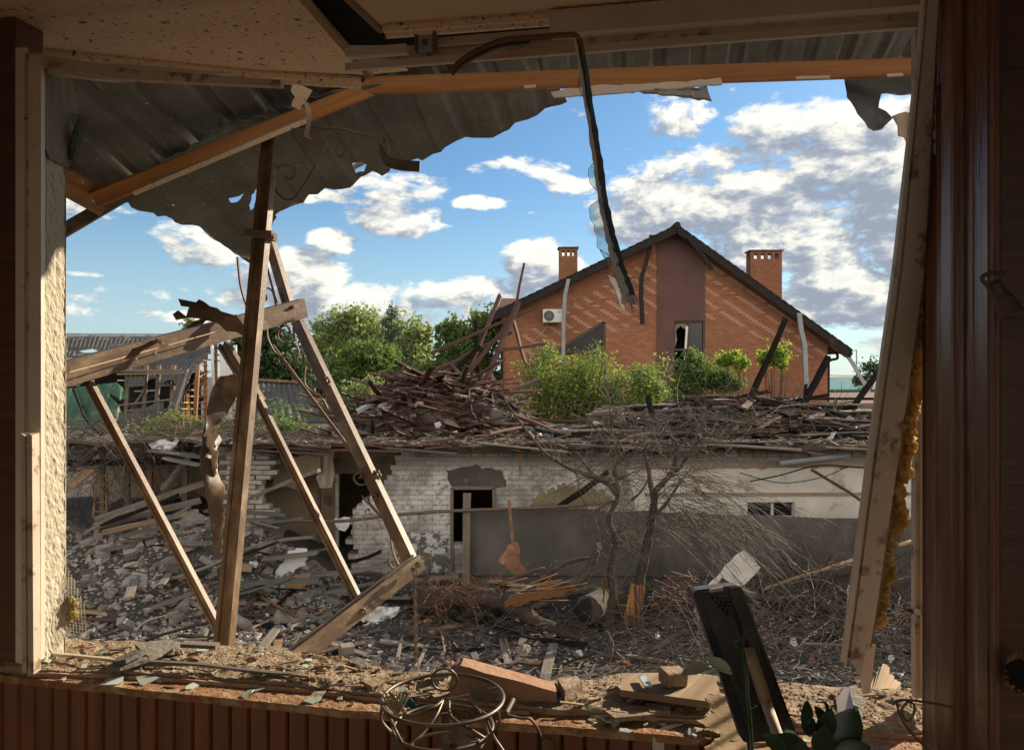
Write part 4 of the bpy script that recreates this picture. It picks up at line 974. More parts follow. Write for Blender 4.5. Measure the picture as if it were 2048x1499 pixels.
gl([(1178, 240), (1190, 296), (1194, 330), (1186, 318), (1181, 270)], 1.86)
gl([(1193, 318), (1203, 384), (1196, 384), (1180, 366), (1177, 338)], 1.84)
gl([(1201, 398), (1215, 450), (1236, 520), (1214, 508), (1194, 494), (1194, 470), (1180, 430), (1178, 415)], 1.81)
gl([(1200, 500), (1238, 520), (1250, 560), (1262, 600), (1240, 580), (1226, 545)], 1.78)
gl([(1212, 545), (1232, 555), (1250, 600), (1250, 624), (1240, 612), (1232, 585)], 1.77)
# ======================= ROOF OVERHANG: beams and torn sheets
random.seed(31)
def beam2(a, b, w, h, name, mat, label, cat='beam', parts=(), up=None, group=None, seg=1, **k):
    o = MB().beam(a, b, w, h, up=up, seg=seg, **k).build(name, mat, None, label, cat, group); return o
A = P(735, 172, 2.95); B = P(1850, 134, 2.75)
beam2(A, B, .055, .062, 'roof_batten', mt['pine'], 'long orange pine batten running along the top of the view under the metal roof', up=(0, -.25, 1))
beam2(P(742, 176, 2.96), P(192, 398, 2.86), .07, .062, 'roof_batten', mt['pine'], 'long orange pine rafter sloping down to the lower left under the metal roof', up=(.1, -.35, 1))
beam2(P(120, 350, 2.75), P(200, 388, 2.90), .055, .058, 'roof_batten', mt['pine'], 'short orange pine piece joining the foot of the sloping rafter by the pillar', up=(0, -.3, 1))
beam2(P(118, 376, 3.0), P(206, 424, 3.1), .055, .04, 'roof_batten', mt['pine_old'], 'short greyish timber under the foot of the sloping rafter at the left', up=(0, -.3, 1))
beam2(P(95, 480, 3.1), P(270, 378, 3.25), .05, .05, 'roof_batten', mt['torn'], 'dark metal angle running from the pillar up behind the rafter foot', 'metal angle')
# dark batten behind
beam2(P(600, 236, 3.1), P(1110, 182, 3.35), .04, .055, 'roof_batten', mt['char'], 'dark brown batten below the long orange one, left of the hanging strip', up=(0, -.5, 1))
# cream trim below the sloping rafter
tr = empty('soffit_trim', P(450, 310, 2.75), 'narrow cream trim nailed below the sloping orange rafter', 'trim')
MB().beam(P(268, 386, 2.78), P(615, 240, 2.84), .02, .018, up=(0, -.4, 1)).build('lower_strip', mt['soffit'], tr)
MB().beam(P(290, 374, 2.80), P(618, 236, 2.86), .012, .014, up=(0, -.4, 1)).build('upper_strip', mt['pvc'], tr)
mb = MB(); o_ = ragged([(1102, 184), (1180, 172), (1300, 166), (1442, 156), (1445, 168), (1300, 180), (1190, 190), (1108, 194)], 14, 1.2, 5)
sheet(o_, lambda x, y: P(x, y, 2.72-.0001*(x-1100)), 12, 8, (0, .012, 0), mb=mb); mb.build('soffit_trim', mt['pvc'], None, 'torn cream trim strip under the long orange batten, right of the hanging strip', 'trim')
for (x, y, w, l) in ((1626, 155, 34, 'pale strip of tape under the long orange batten near its right end'), (1790, 150, 16, 'short pale tape mark at the right end of the long orange batten'), (1060, 173, 12, 'small pale splinter mark under the long orange batten above the sky')):
    a = P(x-w, y+1, 2.70); b = P(x+w, y-1, 2.70); MB().beam(a, b, .012, .003, up=(0, -1, .3)).build('tape_strip', mt['pvc'], None, l, 'tape')
mb = MB(); mb.poly([P(156, 356, 2.70), P(166, 358, 2.70), P(164, 368, 2.70), P(155, 364, 2.70)], (0, .004, 0)); mb.build('paper_tag', mt['pvc'], None, 'small white tag on the short orange pine piece by the pillar', 'tag')
# shard of plaster hanging at the rafter junction
mb = MB(); sheet(ragged([(584, 168), (600, 170), (624, 180), (610, 205), (603, 221), (595, 218), (583, 212), (590, 195), (582, 182)], 8, 1.5, 3), lambda x, y: P(x, y, 2.70), 8, 8, (0, .006, 0), mb=mb)
mb.build('plaster_shard', mt['soffit'], None, 'grey plaster shard dangling beside the sloping rafter under the soffit board corner', 'plaster shard')
mb = MB(); mb.ribbon(smooth_path([P(612, 205, 2.68), P(618, 225, 2.68), P(617, 250, 2.68), P(613, 270, 2.68), P(622, 278, 2.68)], 3), (.016, .004, 0), .002); mb.build('tape_scrap', mt['pvcd'], None, 'narrow scrap hanging below the plaster shard at the rafter', 'scrap')

# corrugated metal sheets on the roof plane
PLb = .318; PLc = .2296; PLa = CZ+1.249+.318*2.95
def roofhit(x, y, dz=0.):
    u = (x-CX)/F; v = (CY-y)/F; Y = (PLa-CZ+dz)/(v-PLc*u+PLb); return Vector((u*Y, Y, CZ+v*Y))
def rst(x, y): p = roofhit(x, y); d = p-WO; return (d.dot(WU), Vector((d.x, d.y, 0)).dot(WN))
def corr(s, per=.165, dep=.026):
    f = (s/per) % 1.0
    if f < .30: return 0
    if f < .42: return dep*(f-.30)/.12
    if f < .60: return dep
    if f < .72: return dep*(.72-f)/.12
    return .003*math.sin((f-.72)/.28*math.pi)
def roofmap(sag, dep=.026):
    def f(s, t):
        p = WL(s, t, 0); z = PLa+PLc*p.x-PLb*p.y
        return Vector((p.x, p.y, z+corr(s, .165, dep)+sag(s, t)))
    return f
def roofsheet(px, name, label, sag, mat='zinc', amp=.006, step=.03, dx=.0135, seed=1, raw=None, holes=(), dep=.026):
    o_ = ragged([rst(*q) for q in px] if raw is None else raw, step, amp, seed)
    hs = [ragged([rst(*q) for q in h], .02, .003, seed+9) for h in holes]
    mb = sheet(o_, roofmap(sag, dep), dx, .05, (0, 0, .0012), hs); return mb.build(name, mt[mat], None, label, 'roof sheet')
# near sheet: over the wall and up to the sloping rafter
s0 = lambda s, t: .03*abs(((s*1.1+t*.5) % .7)-.35)+.012*math.sin(s*5+1)*math.sin(t*6)+.018*noise.noise(Vector((s*3, t*4, 0)))
raw = [(-2.2, -5.2), (3.9, -5.2), (3.9, 1.16), (2.4, 1.22), (1.9, 1.20), (1.2, 1.20), (.6, 1.16), (.2, 1.12), (.05, 1.10), (-.1, 1.04), (-.35, 1.0), (-.8, .98), (-2.2, 1.0)]
raw = [(-2.2, -5.2), (3.9, -5.2)]+[rst(*q) for q in ((2300, 118), (1850, 132), (1500, 148), (1100, 166), (900, 172), (740, 182), (600, 238), (400, 322), (205, 400), (130, 372))]+[(-2.2, 1.1)]
roofsheet(None, 'corrugated_roof_sheet', 'grey ribbed metal roof sheet overhead between soffit board and orange rafter', s0, raw=raw, dx=.0095)
# far torn sheet beyond the rafter
far = [(215, 372), (400, 270), (600, 185), (750, 150), (1000, 150), (1120, 165), (1135, 190), (1090, 216), (1056, 232), (1030, 240), (1018, 258), (985, 266), (945, 272), (912, 268), (890, 280), (866, 300), (835, 300), (790, 312),
       (764, 330), (745, 320), (722, 334), (700, 348), (650, 362), (618, 372), (600, 395), (560, 408), (552, 430), (528, 470), (522, 505), (500, 523), (478, 512), (440, 478), (400, 452), (350, 440), (330, 425), (290, 412)]
h1 = [(704, 308), (722, 302), (733, 308), (728, 318), (712, 326)]
h2 = [(510, 372), (519, 364), (517, 385), (508, 408), (499, 412), (503, 390)]
h3 = [(457, 390), (487, 385), (474, 396), (462, 398)]
h4 = [(343, 408), (349, 406), (348, 413)]
s1 = lambda s, t: -.035+.035*abs(((s*1.15+t*.8) % .62)-.31)-.03*abs(((s*.7-t*1.3) % .5)-.25)+.020*math.sin(s*4)*math.sin(t*3)+.022*noise.noise(Vector((s*4, t*4, 5)))
roofsheet(far, 'corrugated_roof_sheet', 'torn ribbed metal roof sheet hanging ragged over the yard beyond the orange rafter', s1, amp=.007, step=.03, seed=4, dep=.017, holes=(h1, h2, h3, h4), dx=.0095)
# crumpled rim pieces
def crump(px, Y, name, label, mat='zinc', amp=.03, cat='metal scrap', sc=.02, tilt=(0, 0), seed=0, st=7):
    o_ = ragged(px, 12, 2.0, seed+2); cx = sum(p[0] for p in px)/len(px); cy = sum(p[1] for p in px)/len(px)
    def f(x, y): return P(x, y, Y+tilt[0]*(x-cx)/100+tilt[1]*(y-cy)/100+amp*noise.noise(Vector((x*sc, y*sc, seed)))*1.5)
    mb = sheet(o_, f, st, st, (0, .0015, 0)); return mb.build(name, mt[mat], None, label, cat, smooth=True)
crump([(688, 340), (720, 318), (745, 305), (775, 308), (760, 328), (735, 322), (728, 330), (700, 345)], 3.85, 'metal_scrap', 'crumpled rim flap of roof metal against the sky left of the curled iron bar', seed=2)
crump([(392, 448), (430, 458), (470, 492), (504, 508), (504, 522), (470, 508), (420, 474)], 3.9, 'metal_scrap', 'bright bent flashing strip at the lowest corner of the torn roof sheet', 'flash', .015, seed=3)
crump([(1240, 182), (1330, 176), (1414, 172), (1424, 203), (1380, 196), (1300, 188)], 3.1, 'metal_scrap', 'small dark metal flap under the long orange batten right of the hanging strip', 'zinc', .01, seed=5)
crump([(1688, 155), (1850, 150), (1850, 190), (1790, 190), (1763, 188), (1757, 215), (1772, 222), (1786, 236), (1770, 252), (1748, 262), (1736, 256), (1715, 228), (1694, 195)], 2.9, 'bent_roof_sheet', 'curled roof metal hanging under the batten at the upper right corner', 'zinc', .05, 'roof sheet', .012, (.15, -.3), 7, 5)
crump([(1784, 232), (1800, 226), (1850, 225), (1850, 280), (1815, 290), (1808, 275), (1796, 272), (1795, 252)], 2.75, 'metal_scrap', 'crumpled grey flap below the curled roof metal at the upper right corner', 'loose', .05, seed=8, st=5) if 'loose' in mt else crump([(1784, 232), (1800, 226), (1850, 225), (1850, 280), (1815, 290), (1808, 275), (1796, 272), (1795, 252)], 2.75, 'metal_scrap', 'crumpled grey flap below the curled roof metal at the upper right corner', 'pvcd', .05, seed=8, st=5)

# ======================= BROWN STEEL PERGOLA FRAME
random.seed(41)
fr = []
def prof_box(w, h, groove=True):
    g_ = w*.12
    if groove: return [(-w/2, -h/2), (-w/2, h/2), (w/2, h/2), (w/2, -h/2), (w*.26, -h/2), (w*.22, -h/2+g_), (-w*.22, -h/2+g_), (-w*.26, -h/2)]
    return [(-w/2, -h/2), (-w/2, h/2), (w/2, h/2), (w/2, -h/2)]
pg = empty('steel_frame', P(450, 1300, 2.5), 'mangled brown steel canopy frame with wrought-iron scrolls standing outside the window', 'steel frame')
pg['org'] = list(pg.location)
def bar(a, b, w, h, name, up=(0, -1, 0), groove=True, seg=3, par=pg, mat='steel', jit=.0):
    return MB().extrude(prof_box(w, h, groove), a, b, up, seg=seg, jit=jit).build(name, mt[mat], par)
bar(P(541, 276, 3.0), P(447, 1300, 2.50), .058, .034, 'main_post', up=(.25, 1, .1))
# upper rail: two webs of a channel
def chan(a, b, w, h, name, up, par=pg, th=.005, lip=.012):
    pr = [(-w/2, -h/2), (-w/2, h/2), (-w/2+lip, h/2), (-w/2+lip, h/2-th), (-w/2+th, h/2-th), (-w/2+th, -h/2+th), (w/2-th, -h/2+th), (w/2-th, h/2-th), (w/2-lip, h/2-th), (w/2-lip, h/2), (w/2, h/2), (w/2, -h/2)]
    return MB().extrude(pr, a, b, up, seg=4).build(name, mt['steel'], par)
chan(P(110, 752, 2.60), P(606, 616, 3.5), .085, .045, 'upper_rail', (0, 1, .25))
MB().tube([P(140, 744, 2.56), P(300, 700, 2.82), P(430, 664, 3.05)], .0022, 5).build('edge_highlight', mt['soffit'], pg)  # pale tube along the rail's edge, its highlight put in as colour
bar(P(541, 488, 3.9), P(578, 612, 3.75), .050, .034, 'rear_post', up=(.35, 1, .1), groove=False)
bar(P(590, 632, 3.62), P(826, 1132, 3.02), .052, .034, 'rear_post', up=(.45, 1, .0), groove=False)
chan(P(838, 1122, 2.98), P(585, 1318, 2.55), .05, .062, 'lower_rail', (-.55, -.35, .70))
bar(P(180, 768, 2.75), P(440, 1262, 2.62), .030, .020, 'strut', up=(.3, 1, 0))
bar(P(432, 1245, 2.64), P(462, 1300, 2.58), .030, .02, 'strut', up=(.3, 1, 0), groove=False)
bar(P(448, 690, 3.3), P(520, 806, 3.18), .05, .03, 'strut', up=(.3, 1, 0))
bar(P(516, 798, 3.16), P(722, 1212, 2.80), .033, .022, 'strut', up=(.3, 1, 0))
bar(P(545, 690, 3.85), P(720, 925, 3.55), .014, .012, 'thin_bar', groove=False)
def bolt(x, y, Y, r=.012, n=(0, -1, 0)):
    c = P(x, y, Y); n = Vector(n); mb = MB(); mb.tube([c, c+n*.008], r, 10); mb.tube([c+n*.008, c+n*.016], r*.55, 6); mb.build('bolt', mt['steel'], pg)
for q in ((726, 1222, 2.74, .014), (836, 1128, 2.90, .012), (826, 1138, 2.90, .010), (544, 474, 2.83, .010), (586, 614, 3.42, .009), (310, 706, 2.74, .006), (272, 718, 2.68, .006), (186, 762, 2.6, .005)): bolt(*q)
# clamp round the main post
c = P(522, 470, 2.88); MB().box(c, (.10, .075, .03), Euler((0, .1, 0))).build('clamp', mt['iron'], pg)
for x, y in ((655, 762), (755, 948)):
    c = P(x, y, 3.3 if x < 700 else 3.1); mb = MB()
    for k in range(6):
        a = k*1.05; mb.blob(c+Vector((math.cos(a)*.014, -.02, math.sin(a)*.014)), .009, 1, .2)
    mb.blob(c+Vector((0, -.03, 0)), .011, 2, .1); mb.build('rosette', mt['iron'], pg)
# wrought-iron scrolls
def scroll(px, Y, w=.016, th=.007, name='scroll', par=pg, n=4, mat='iron'):
    pts = smooth_path([P(x, y, Y if not isinstance(Y, tuple) else Y[0]+(Y[1]-Y[0])*i/(len(px)-1)) for i, (x, y) in enumerate(px)], n)
    return MB().ribbon(pts, Vector((.0, w, 0.0)), th).build(name, mt[mat], par)
scroll([(560, 258), (600, 255), (683, 258), (714, 265), (763, 277)], (2.95, 3.05), name='top_bar')
scroll([(680, 286), (671, 305), (681, 314), (694, 298), (695, 277), (680, 264), (662, 267), (649, 291), (635, 323), (617, 357), (604, 376), (590, 395), (572, 399), (555, 385), (548, 364), (552, 340), (569, 330), (586, 336), (590, 350), (579, 359), (572, 352)], 2.98, .016)
scroll([(475, 514), (480, 562), (486, 590), (494, 613), (503, 640)], 3.5)
scroll([(527, 575), (541, 578), (548, 590), (552, 612)], 3.75); scroll([(531, 588), (533, 597), (527, 603), (519, 600)], 3.75, .012, .005)
scroll([(530, 545), (522, 560), (508, 562), (500, 550), (504, 540), (514, 541), (514, 550)], 3.7, .014, .006)
scroll([(531, 520), (537, 545), (545, 575), (556, 605)], 3.8)
scroll([(571, 662), (564, 659), (562, 668), (571, 673), (580, 667), (578, 656), (568, 652), (557, 660), (556, 674), (566, 685), (580, 686), (590, 676), (586, 655)], 3.6, .016, .006)
scroll([(534, 656), (536, 677), (551, 705), (572, 715), (590, 722), (597, 708), (595, 694), (586, 684)], 3.65)
scroll([(560, 712), (556, 718), (562, 730), (575, 727), (584, 716)], 3.6, .012, .005)
scroll([(605, 708), (610, 736), (609, 764), (621, 781), (642, 791), (649, 781), (638, 769), (628, 774), (630, 783)], 3.5)
scroll([(624, 788), (645, 798), (655, 816)], 3.5)
scroll([(718, 955), (724, 952), (720, 946), (711, 947.5), (707.6, 956.5), (715, 967), (727, 968.5), (736, 962.5), (740, 950)], 3.2, .018, .005)
scroll([(747, 1000), (754, 993), (745, 986.5), (737.6, 994), (739, 1006), (754, 1024), (772, 1042), (781, 1066), (782.6, 1090), (790, 1114), (800.6, 1133.6)], 3.15, .018, .006)
scroll([(746, 1026), (736, 1028), (731, 1022), (736, 1017), (740, 1022)], 3.15, .014, .004); scroll([(724, 990), (732, 1002), (742, 1010)], 3.15, .012, .004)
scroll([(817, 1129), (790, 1138), (769, 1150), (757, 1165), (751, 1174)], 3.05, .014, .005)
scroll([(776, 1116), (780, 1130), (790, 1140)], 3.05, .008, .008)
# curled flat bar and its ripped end
cb_ = empty('curled_flat_bar', P(800, 340, 3.4), 'flat iron bar curled into a hook against the sky under the torn roof sheet', 'iron bar')
scroll([(764, 276), (774, 282), (778, 296), (770, 304), (766, 288), (770, 276)], 3.02, .03, .004, 'curl', cb_); 
MB().ribbon(smooth_path([P(762, 290, 3.02), P(764, 308, 3.0), P(776, 322, 2.98), P(800, 330, 2.97), P(840, 333, 2.95)], 4), [Vector((.008*(1-k/16), .02, .045*min(1, k/6))) for k in range(17)], .005).build('strap', mt['iron'], cb_)
# chain
ch = empty('hanging_chain', P(831, 1335, 2.85), 'rusty chain hanging from the corner of the steel frame in front of the yard', 'chain')
ch['org'] = list(ch.location)
y = 1146; k = 0
while y < 1335:
    a = P(831+1.5*math.sin(y*.02), y, 2.88); h = 10.5/F*2.88; w = .007; pts = []
    for i in range(13):
        an = 2*math.pi*i/12; q = Vector((math.cos(an)*w, 0, math.sin(an)*h)) if k % 2 == 0 else Vector((0, math.cos(an)*w, math.sin(an)*h)); pts.append(a+q)
    MB().tube(pts, .0022, 6, False).build('chain_link', mt['iron'], ch); y += 11.2; k += 1
# hanging bent metal strip
o_ = ragged([(440, 752), (472, 746), (488, 760), (474, 792), (452, 832), (430, 852), (444, 880), (430, 905), (436, 945), (450, 972), (448, 1040), (440, 1108), (428, 1108), (421, 1040), (405, 960), (399, 900), (404, 872), (412, 840), (420, 790)], 14, 1.6, 7)
def hs(x, y): return P(x, y, 3.25+.07*math.sin((y-750)*.022)+.05*math.sin((x-430)*.05)+.03*noise.noise(Vector((x*.03, y*.02, 3))))
sheet(o_, hs, 7, 8, (0, .0015, 0), mb=(mb := MB())); mb.build('bent_sheet_strip', mt['torn'], None, 'long bent brown sheet-metal strip dangling left of the main frame post', 'sheet strip', smooth=True)
sheet(ragged([(414, 862), (432, 850), (440, 866), (428, 885), (436, 908), (434, 946), (424, 962), (420, 930), (424, 905), (412, 888)], 7, 1.5, 3), lambda x, y: P(x, y, 3.18+.02*math.sin(x*.2)), 5, 5, (0, .002, 0), mb=(mb := MB()))
mb.build('crumpled_foil', mt['pvcd'], None, 'crumpled tan fragment stuck on the dangling brown sheet-metal strip', 'metal scrap')
crump([(345, 628), (356, 620), (372, 632), (378, 614), (362, 612), (356, 597), (372, 600), (392, 604), (398, 598), (420, 612), (442, 622), (470, 630), (480, 648), (474, 664), (452, 662), (438, 648), (410, 640), (372, 636), (352, 640)], 3.1, 'torn_metal', 'jagged black torn metal sticking up above the upper frame rail against the sky', 'torn', .03, seed=11, st=5)
crump([(354, 672), (372, 655), (410, 632), (425, 636), (402, 652), (370, 672)], 3.15, 'torn_metal', 'narrow dark metal tongue under the jagged torn metal', 'torn', .02, seed=12, st=5)
crump([(446, 632), (472, 628), (488, 650), (496, 672), (486, 672), (468, 660), (452, 652)], 3.0, 'torn_metal', 'olive bent metal flap beside the main post on the upper rail', 'rust', .02, seed=13, st=5)
crump([(312, 676), (322, 680), (330, 692), (322, 690), (310, 682)], 2.72, 'metal_scrap', 'small grey foil curl lying on the upper frame rail', 'flash', .01, seed=14, st=4)
crump([(236, 726), (258, 706), (290, 688), (318, 678), (300, 694), (262, 716)], 2.70, 'torn_metal', 'peeled sliver of sheet metal along the upper frame rail at the left', 'torn', .01, seed=15, st=5)
crump([(480, 680), (500, 672), (520, 700), (515, 735), (498, 728), (484, 700)], 3.35, 'metal_scrap', 'pale ragged scrap hanging behind the main post below the upper rail', 'pvcd', .03, seed=16, st=5)
mb = MB()
for i in range(26):
    a = P(528+rnd(-4, 40), 648+rnd(-4, 6), 3.4); mb.tube([a, a+Vector((rnd(.01, .05), rnd(-.02, .02), rnd(-.012, .018))), a+Vector((rnd(.06, .1), 0, rnd(-.01, .03)))], .0012, 3, False)
mb.build('wire_tangle', mt['iron'], None, 'tangle of thin wire round the joint of main post and upper rail', 'wire', kind='stuff')
for x, y in ((440, 740), (560, 560)): pass
crump([(560, 590), (566, 580), (570, 596), (578, 606), (574, 620), (564, 612)], 3.55, 'torn_metal', 'small jagged black scrap hanging at the top of the rear post', 'torn', .02, seed=17, st=3)
# ======================= GROUND, LOW BUILDING, YARD
random.seed(51)
def axis(lo, hi, dense, st_, grow=1.28, lim=1400.):
    v = list(np.arange(lo, hi+1e-6, dense)); s_ = st_; x = hi
    while x < lim: x += s_; v.append(x); s_ *= grow
    s_ = st_; x = lo
    while x > -lim: x -= s_; v.insert(0, x); s_ *= grow
    return v
def gh(x, y):
    h = .035*fbm(x*1.3, y*1.3)+.02*fbm(x*5, y*5, 3)
    # rubble slope on the left in front of the collapsed wing
    d = max(0, min(1, (-3.0-x)/2.6))*max(0, min(1, (y-10.6)/2.2)); h += 1.05*d*d*(3-2*d)*.8
    d = math.exp(-((x+4.6)**2/1.4+(y-12.8)**2/.9)); h += .55*d+.10*d*fbm(x*3, y*3, 9)
    h += .16*max(0, fbm(x*.9+4, y*1.2, 7))*max(0, min(1, (x+9)/2))
    d = math.exp(-((x-1.0)**2/3+(y-11.6)**2/.5)); h += .12*d
    d = math.exp(-((x-4.6)**2/3+(y-10.6)**2/2)); h += .22*d
    if y > 40 or abs(x) > 60: h = h*.0
    return h-.0
xs = axis(-9.5, 8.5, .085, .15); ys = axis(6.5, 14.5, .085, .15)
V = np.array([(x, y, gh(x, y)) for y in ys for x in xs]); nx, ny = len(xs), len(ys)
me = bpy.data.meshes.new('ground')
me.from_pydata(V.tolist(), [], [(j*nx+i, j*nx+i+1, (j+1)*nx+i+1, (j+1)*nx+i) for j in range(ny-1) for i in range(nx-1)])
mg_ = M('yard_soil', (.082, .070, .058), (.036, .031, .027), 3, .95, bump=1, bsc=22, bdist=.04, c3=(.20, .18, .155), t3=(.56, .68), s3=14, c4=(.28, .26, .23), t4=(.64, .68), s4=38)
me.materials.append(mg_); me.polygons.foreach_set('use_smooth', [True]*len(me.polygons))
o = bpy.data.objects.new('ground', me); COL.objects.link(o); tag(o, kind='structure')

# ---- low white building
BY = 14.2
def X_(px, Y=BY): return (px-CX)/F*Y
def Z_(py, Y=BY): return CZ+(CY-py)/F*Y
lb = empty('low_building', Vector((2, BY, 0)), 'long low whitewashed brick building with a collapsed corner and debris on its flat roof', 'building')
def stepped(pl_):
    out = []; k = 0; z = .092; rr = random.Random(4)
    while z < 2.30:
        zm = z+.046; py = CY-(zm-CZ)*F/BY
        for (xa_, ya_), (xb_, yb_) in zip(pl_, pl_[1:]):
            if yb_ <= py <= ya_: x = X_(xa_+(xb_-xa_)*(py-ya_)/(yb_-ya_)); break
        x += rr.choice([-.10, .0, .06, .13]) * (1 if k % 2 else .6); out += [(x, z), (x+rr.uniform(-.015, .015), z+.0915)]; z += .092; k += 1
    return out+[(X_(806), 2.32)]
wall = ragged([(X_(790), -.3), (X_(790), Z_(1080)), (X_(705), Z_(1090)), (X_(703), Z_(1020)), (X_(718), Z_(1006)), (X_(745), Z_(985)), (X_(765), Z_(960)), (X_(790), Z_(925)), (X_(800), Z_(905)), (X_(812), 2.30)], .1, .03, 4, False)
wall = [(X_(703), -.3)] + stepped([(703, 1160), (703, 1110), (701, 1035), (712, 1008), (740, 990), (762, 965), (777, 945), (786, 922), (806, 885)])+[(10.5, 2.32), (10.5, -.3)]
wall[1:1] = [(X_(703), .09)]
h_d = [(X_(904), Z_(975)), (X_(988), Z_(975)), (X_(988), Z_(1090)), (X_(904), Z_(1090))]
h_w = [(X_(1494), Z_(1003)), (X_(1588), Z_(1003)), (X_(1588), Z_(1034)), (X_(1494), Z_(1034))]
mb = sheet(wall, lambda a, b: Vector((a, BY, b)), .5, .5, (0, .34, 0), [h_d, h_w]); mb.build('brick_wall', mt['wbrick'], lb)
# right-hand plastered stretch: sheet proud of the bricks
pl = ragged([(X_(1252), Z_(938)), (10.4, Z_(932)), (10.4, -.1), (X_(1262), -.1), (X_(1268), Z_(1000))], .12, .02, 9)
mb = sheet(pl, lambda a, b: Vector((a, BY-.02, b)), .5, .5, (0, .017, 0), [h_w]); mb.build('plaster_coat', mt['plaster'], lb)
MB().poly([Vector((X_(1290), BY-.05, Z_(991))), Vector((10.4, BY-.05, Z_(988))), Vector((10.4, BY-.05, Z_(982.5))), Vector((X_(1290), BY-.05, Z_(985)))], (0, .028, 0)).build('wall_ledge', mt['beige'], lb)
MB().poly([Vector((X_(1255), BY-.04, Z_(936))), Vector((10.4, BY-.04, Z_(930))), Vector((10.4, BY-.04, Z_(921))), Vector((X_(1255), BY-.04, Z_(926)))], (0, .018, 0)).build('eaves_band', mt['brickd'] if False else mt['beige'], lb)
# window in plastered stretch
wf = MB(); 
x0, x1, z0, z1 = X_(1494), X_(1588), Z_(1034), Z_(1003); yy = BY+.05
for a, b in (((x0, z0), (x1, z0)), ((x0, z1), (x1, z1)), ((x0, z0), (x0, z1)), ((x1, z0), (x1, z1)), (((x0*.45+x1*.55), z0), ((x0*.45+x1*.55), z1))): wf.beam(Vector((a[0], yy, a[1])), Vector((b[0], yy, b[1])), .045, .045)
w_ = wf.build('window', mt['plaster'], lb)
MB().poly([Vector((x0, yy+.03, z0)), Vector((x1, yy+.03, z0)), Vector((x1, yy+.03, z1)), Vector((x0, yy+.03, z1))], (0, .01, 0)).build('pane', mt['glassd'], w_)
# door frame
df = MB(); x0, x1, z0, z1 = X_(904), X_(988), .0, Z_(975)
for a, b in (((x0, z1), (x1, z1)), ((x0, z0), (x0, z1)), ((x1, z0), (x1, z1))): df.beam(Vector((a[0], BY-.005, a[1])), Vector((b[0], BY-.005, b[1])), .06, .06)
df.build('door_frame', mt['greywood'], lb)
# white rendered dado and mossy patch
mb = sheet(ragged([(X_(795), .05), (X_(898), .02), (X_(898), Z_(1068)), (X_(795), Z_(1064))], .1, .02, 3), lambda a, b: Vector((a, BY-.018, b)), .4, .4, (0, .014, 0)); mb.build('plaster_patch', M('peeling_plaster', (.16, .15, .13), (.10, .095, .085), 3, .9, c3=(.55, .55, .54), t3=(.50, .54), s3=4.5), lb)
mb = sheet(ragged([(X_(1058), Z_(1012)), (X_(1075), Z_(990)), (X_(1100), Z_(978)), (X_(1140), Z_(972)), (X_(1190), Z_(978)), (X_(1215), Z_(990)), (X_(1228), Z_(1012))], .05, .05, 3), lambda a, b: Vector((a, BY-.018, b)), .4, .4, (0, .014, 0)); mb.build('bare_patch', M('mossy_plaster', (.25, .21, .12), (.17, .14, .085), 3, .9, bump=.6, c3=(.24, .21, .15), t3=(.55, .65)), lb)
mb = sheet(ragged([(X_(892), Z_(940)), (X_(935), Z_(932)), (X_(1000), Z_(938)), (X_(1012), Z_(972)), (X_(960), Z_(975)), (X_(904), Z_(974))], .08, .02, 3), lambda a, b: Vector((a, BY-.015, b)), .4, .4, (0, .012, 0)); mb.build('bare_patch', mt['concrete'], lb)
# interior behind: partitions, back wall, floor
MB().poly([Vector((-5.5, 17.8, 0)), Vector((10, 17.8, 0)), Vector((10, 17.8, 2.3)), Vector((-5.5, 17.8, 2.3))], (0, .2, 0)).build('rear_wall', mt['beige'], lb)
for x in (-5.6, -2.15, 2.5, 7): MB().poly([Vector((x, BY+.36, 0)), Vector((x, 17.8, 0)), Vector((x, 17.8, 2.3)), Vector((x, BY+.36, 2.3))], (.15, 0, 0)).build('partition_wall', mt['beige'], lb)
# collapsed room: inner beige wall with dark doorway
IY = 15.6
iw = ragged([(X_(500, IY), 0), (X_(500, IY), 2.3), (X_(800, IY), 2.3), (X_(800, IY), 0)], .3, .01, 5)
dh = [(X_(678, IY), .0+.02), (X_(678, IY), Z_(945, IY)), (X_(752, IY), Z_(945, IY)), (X_(752, IY), .02)]
mb = sheet(iw, lambda a, b: Vector((a, IY, b)), .4, .4, (0, .15, 0), [dh]); mb.build('inner_wall', mt['beige'], lb)
for (xa, mat) in ((X_(675, IY), 'plaster'), (X_(756, IY), 'beige')): MB().beam(Vector((xa, IY-.02, 0)), Vector((xa, IY-.02, Z_(945, IY))), .07, .05).build('door_post', mt[mat], lb)
MB().beam(Vector((X_(665, IY), IY-.02, Z_(941, IY))), Vector((X_(765, IY), IY-.02, Z_(941, IY))), .06, .10).build('door_lintel', mt['beige'], lb)
MB().beam(Vector((X_(640, IY), IY-.04, .2)), Vector((X_(640, IY), IY-.04, 2.2)), .03, .06).build('door_post', mt['greywood'], lb)
def ragp(px, Y, name, mat, label, amp=.05, cat='cloth', seed=1, par=None):
    mb = sheet(ragged(px, 10, 1.5, seed), lambda x, y: P(x, y, Y+amp*math.sin(x*.22+y*.02)), 5, 8, (0, .004, 0)); return mb.build(name, mat, par, label, cat)
ragp([(582, 906), (668, 900), (668, 930), (664, 974), (640, 976), (632, 955), (645, 930), (600, 945), (585, 940)], 14.6, 'hanging_sheet', mt['rag'], 'beige curtain rag hanging in the collapsed corner of the low building')
ragp([(588, 908), (640, 912), (645, 946), (600, 948)], 14.5, 'ceiling_board', mt['beige'], 'buckled beige ceiling board hanging beside the curtain rag', .02, 'board', 4)
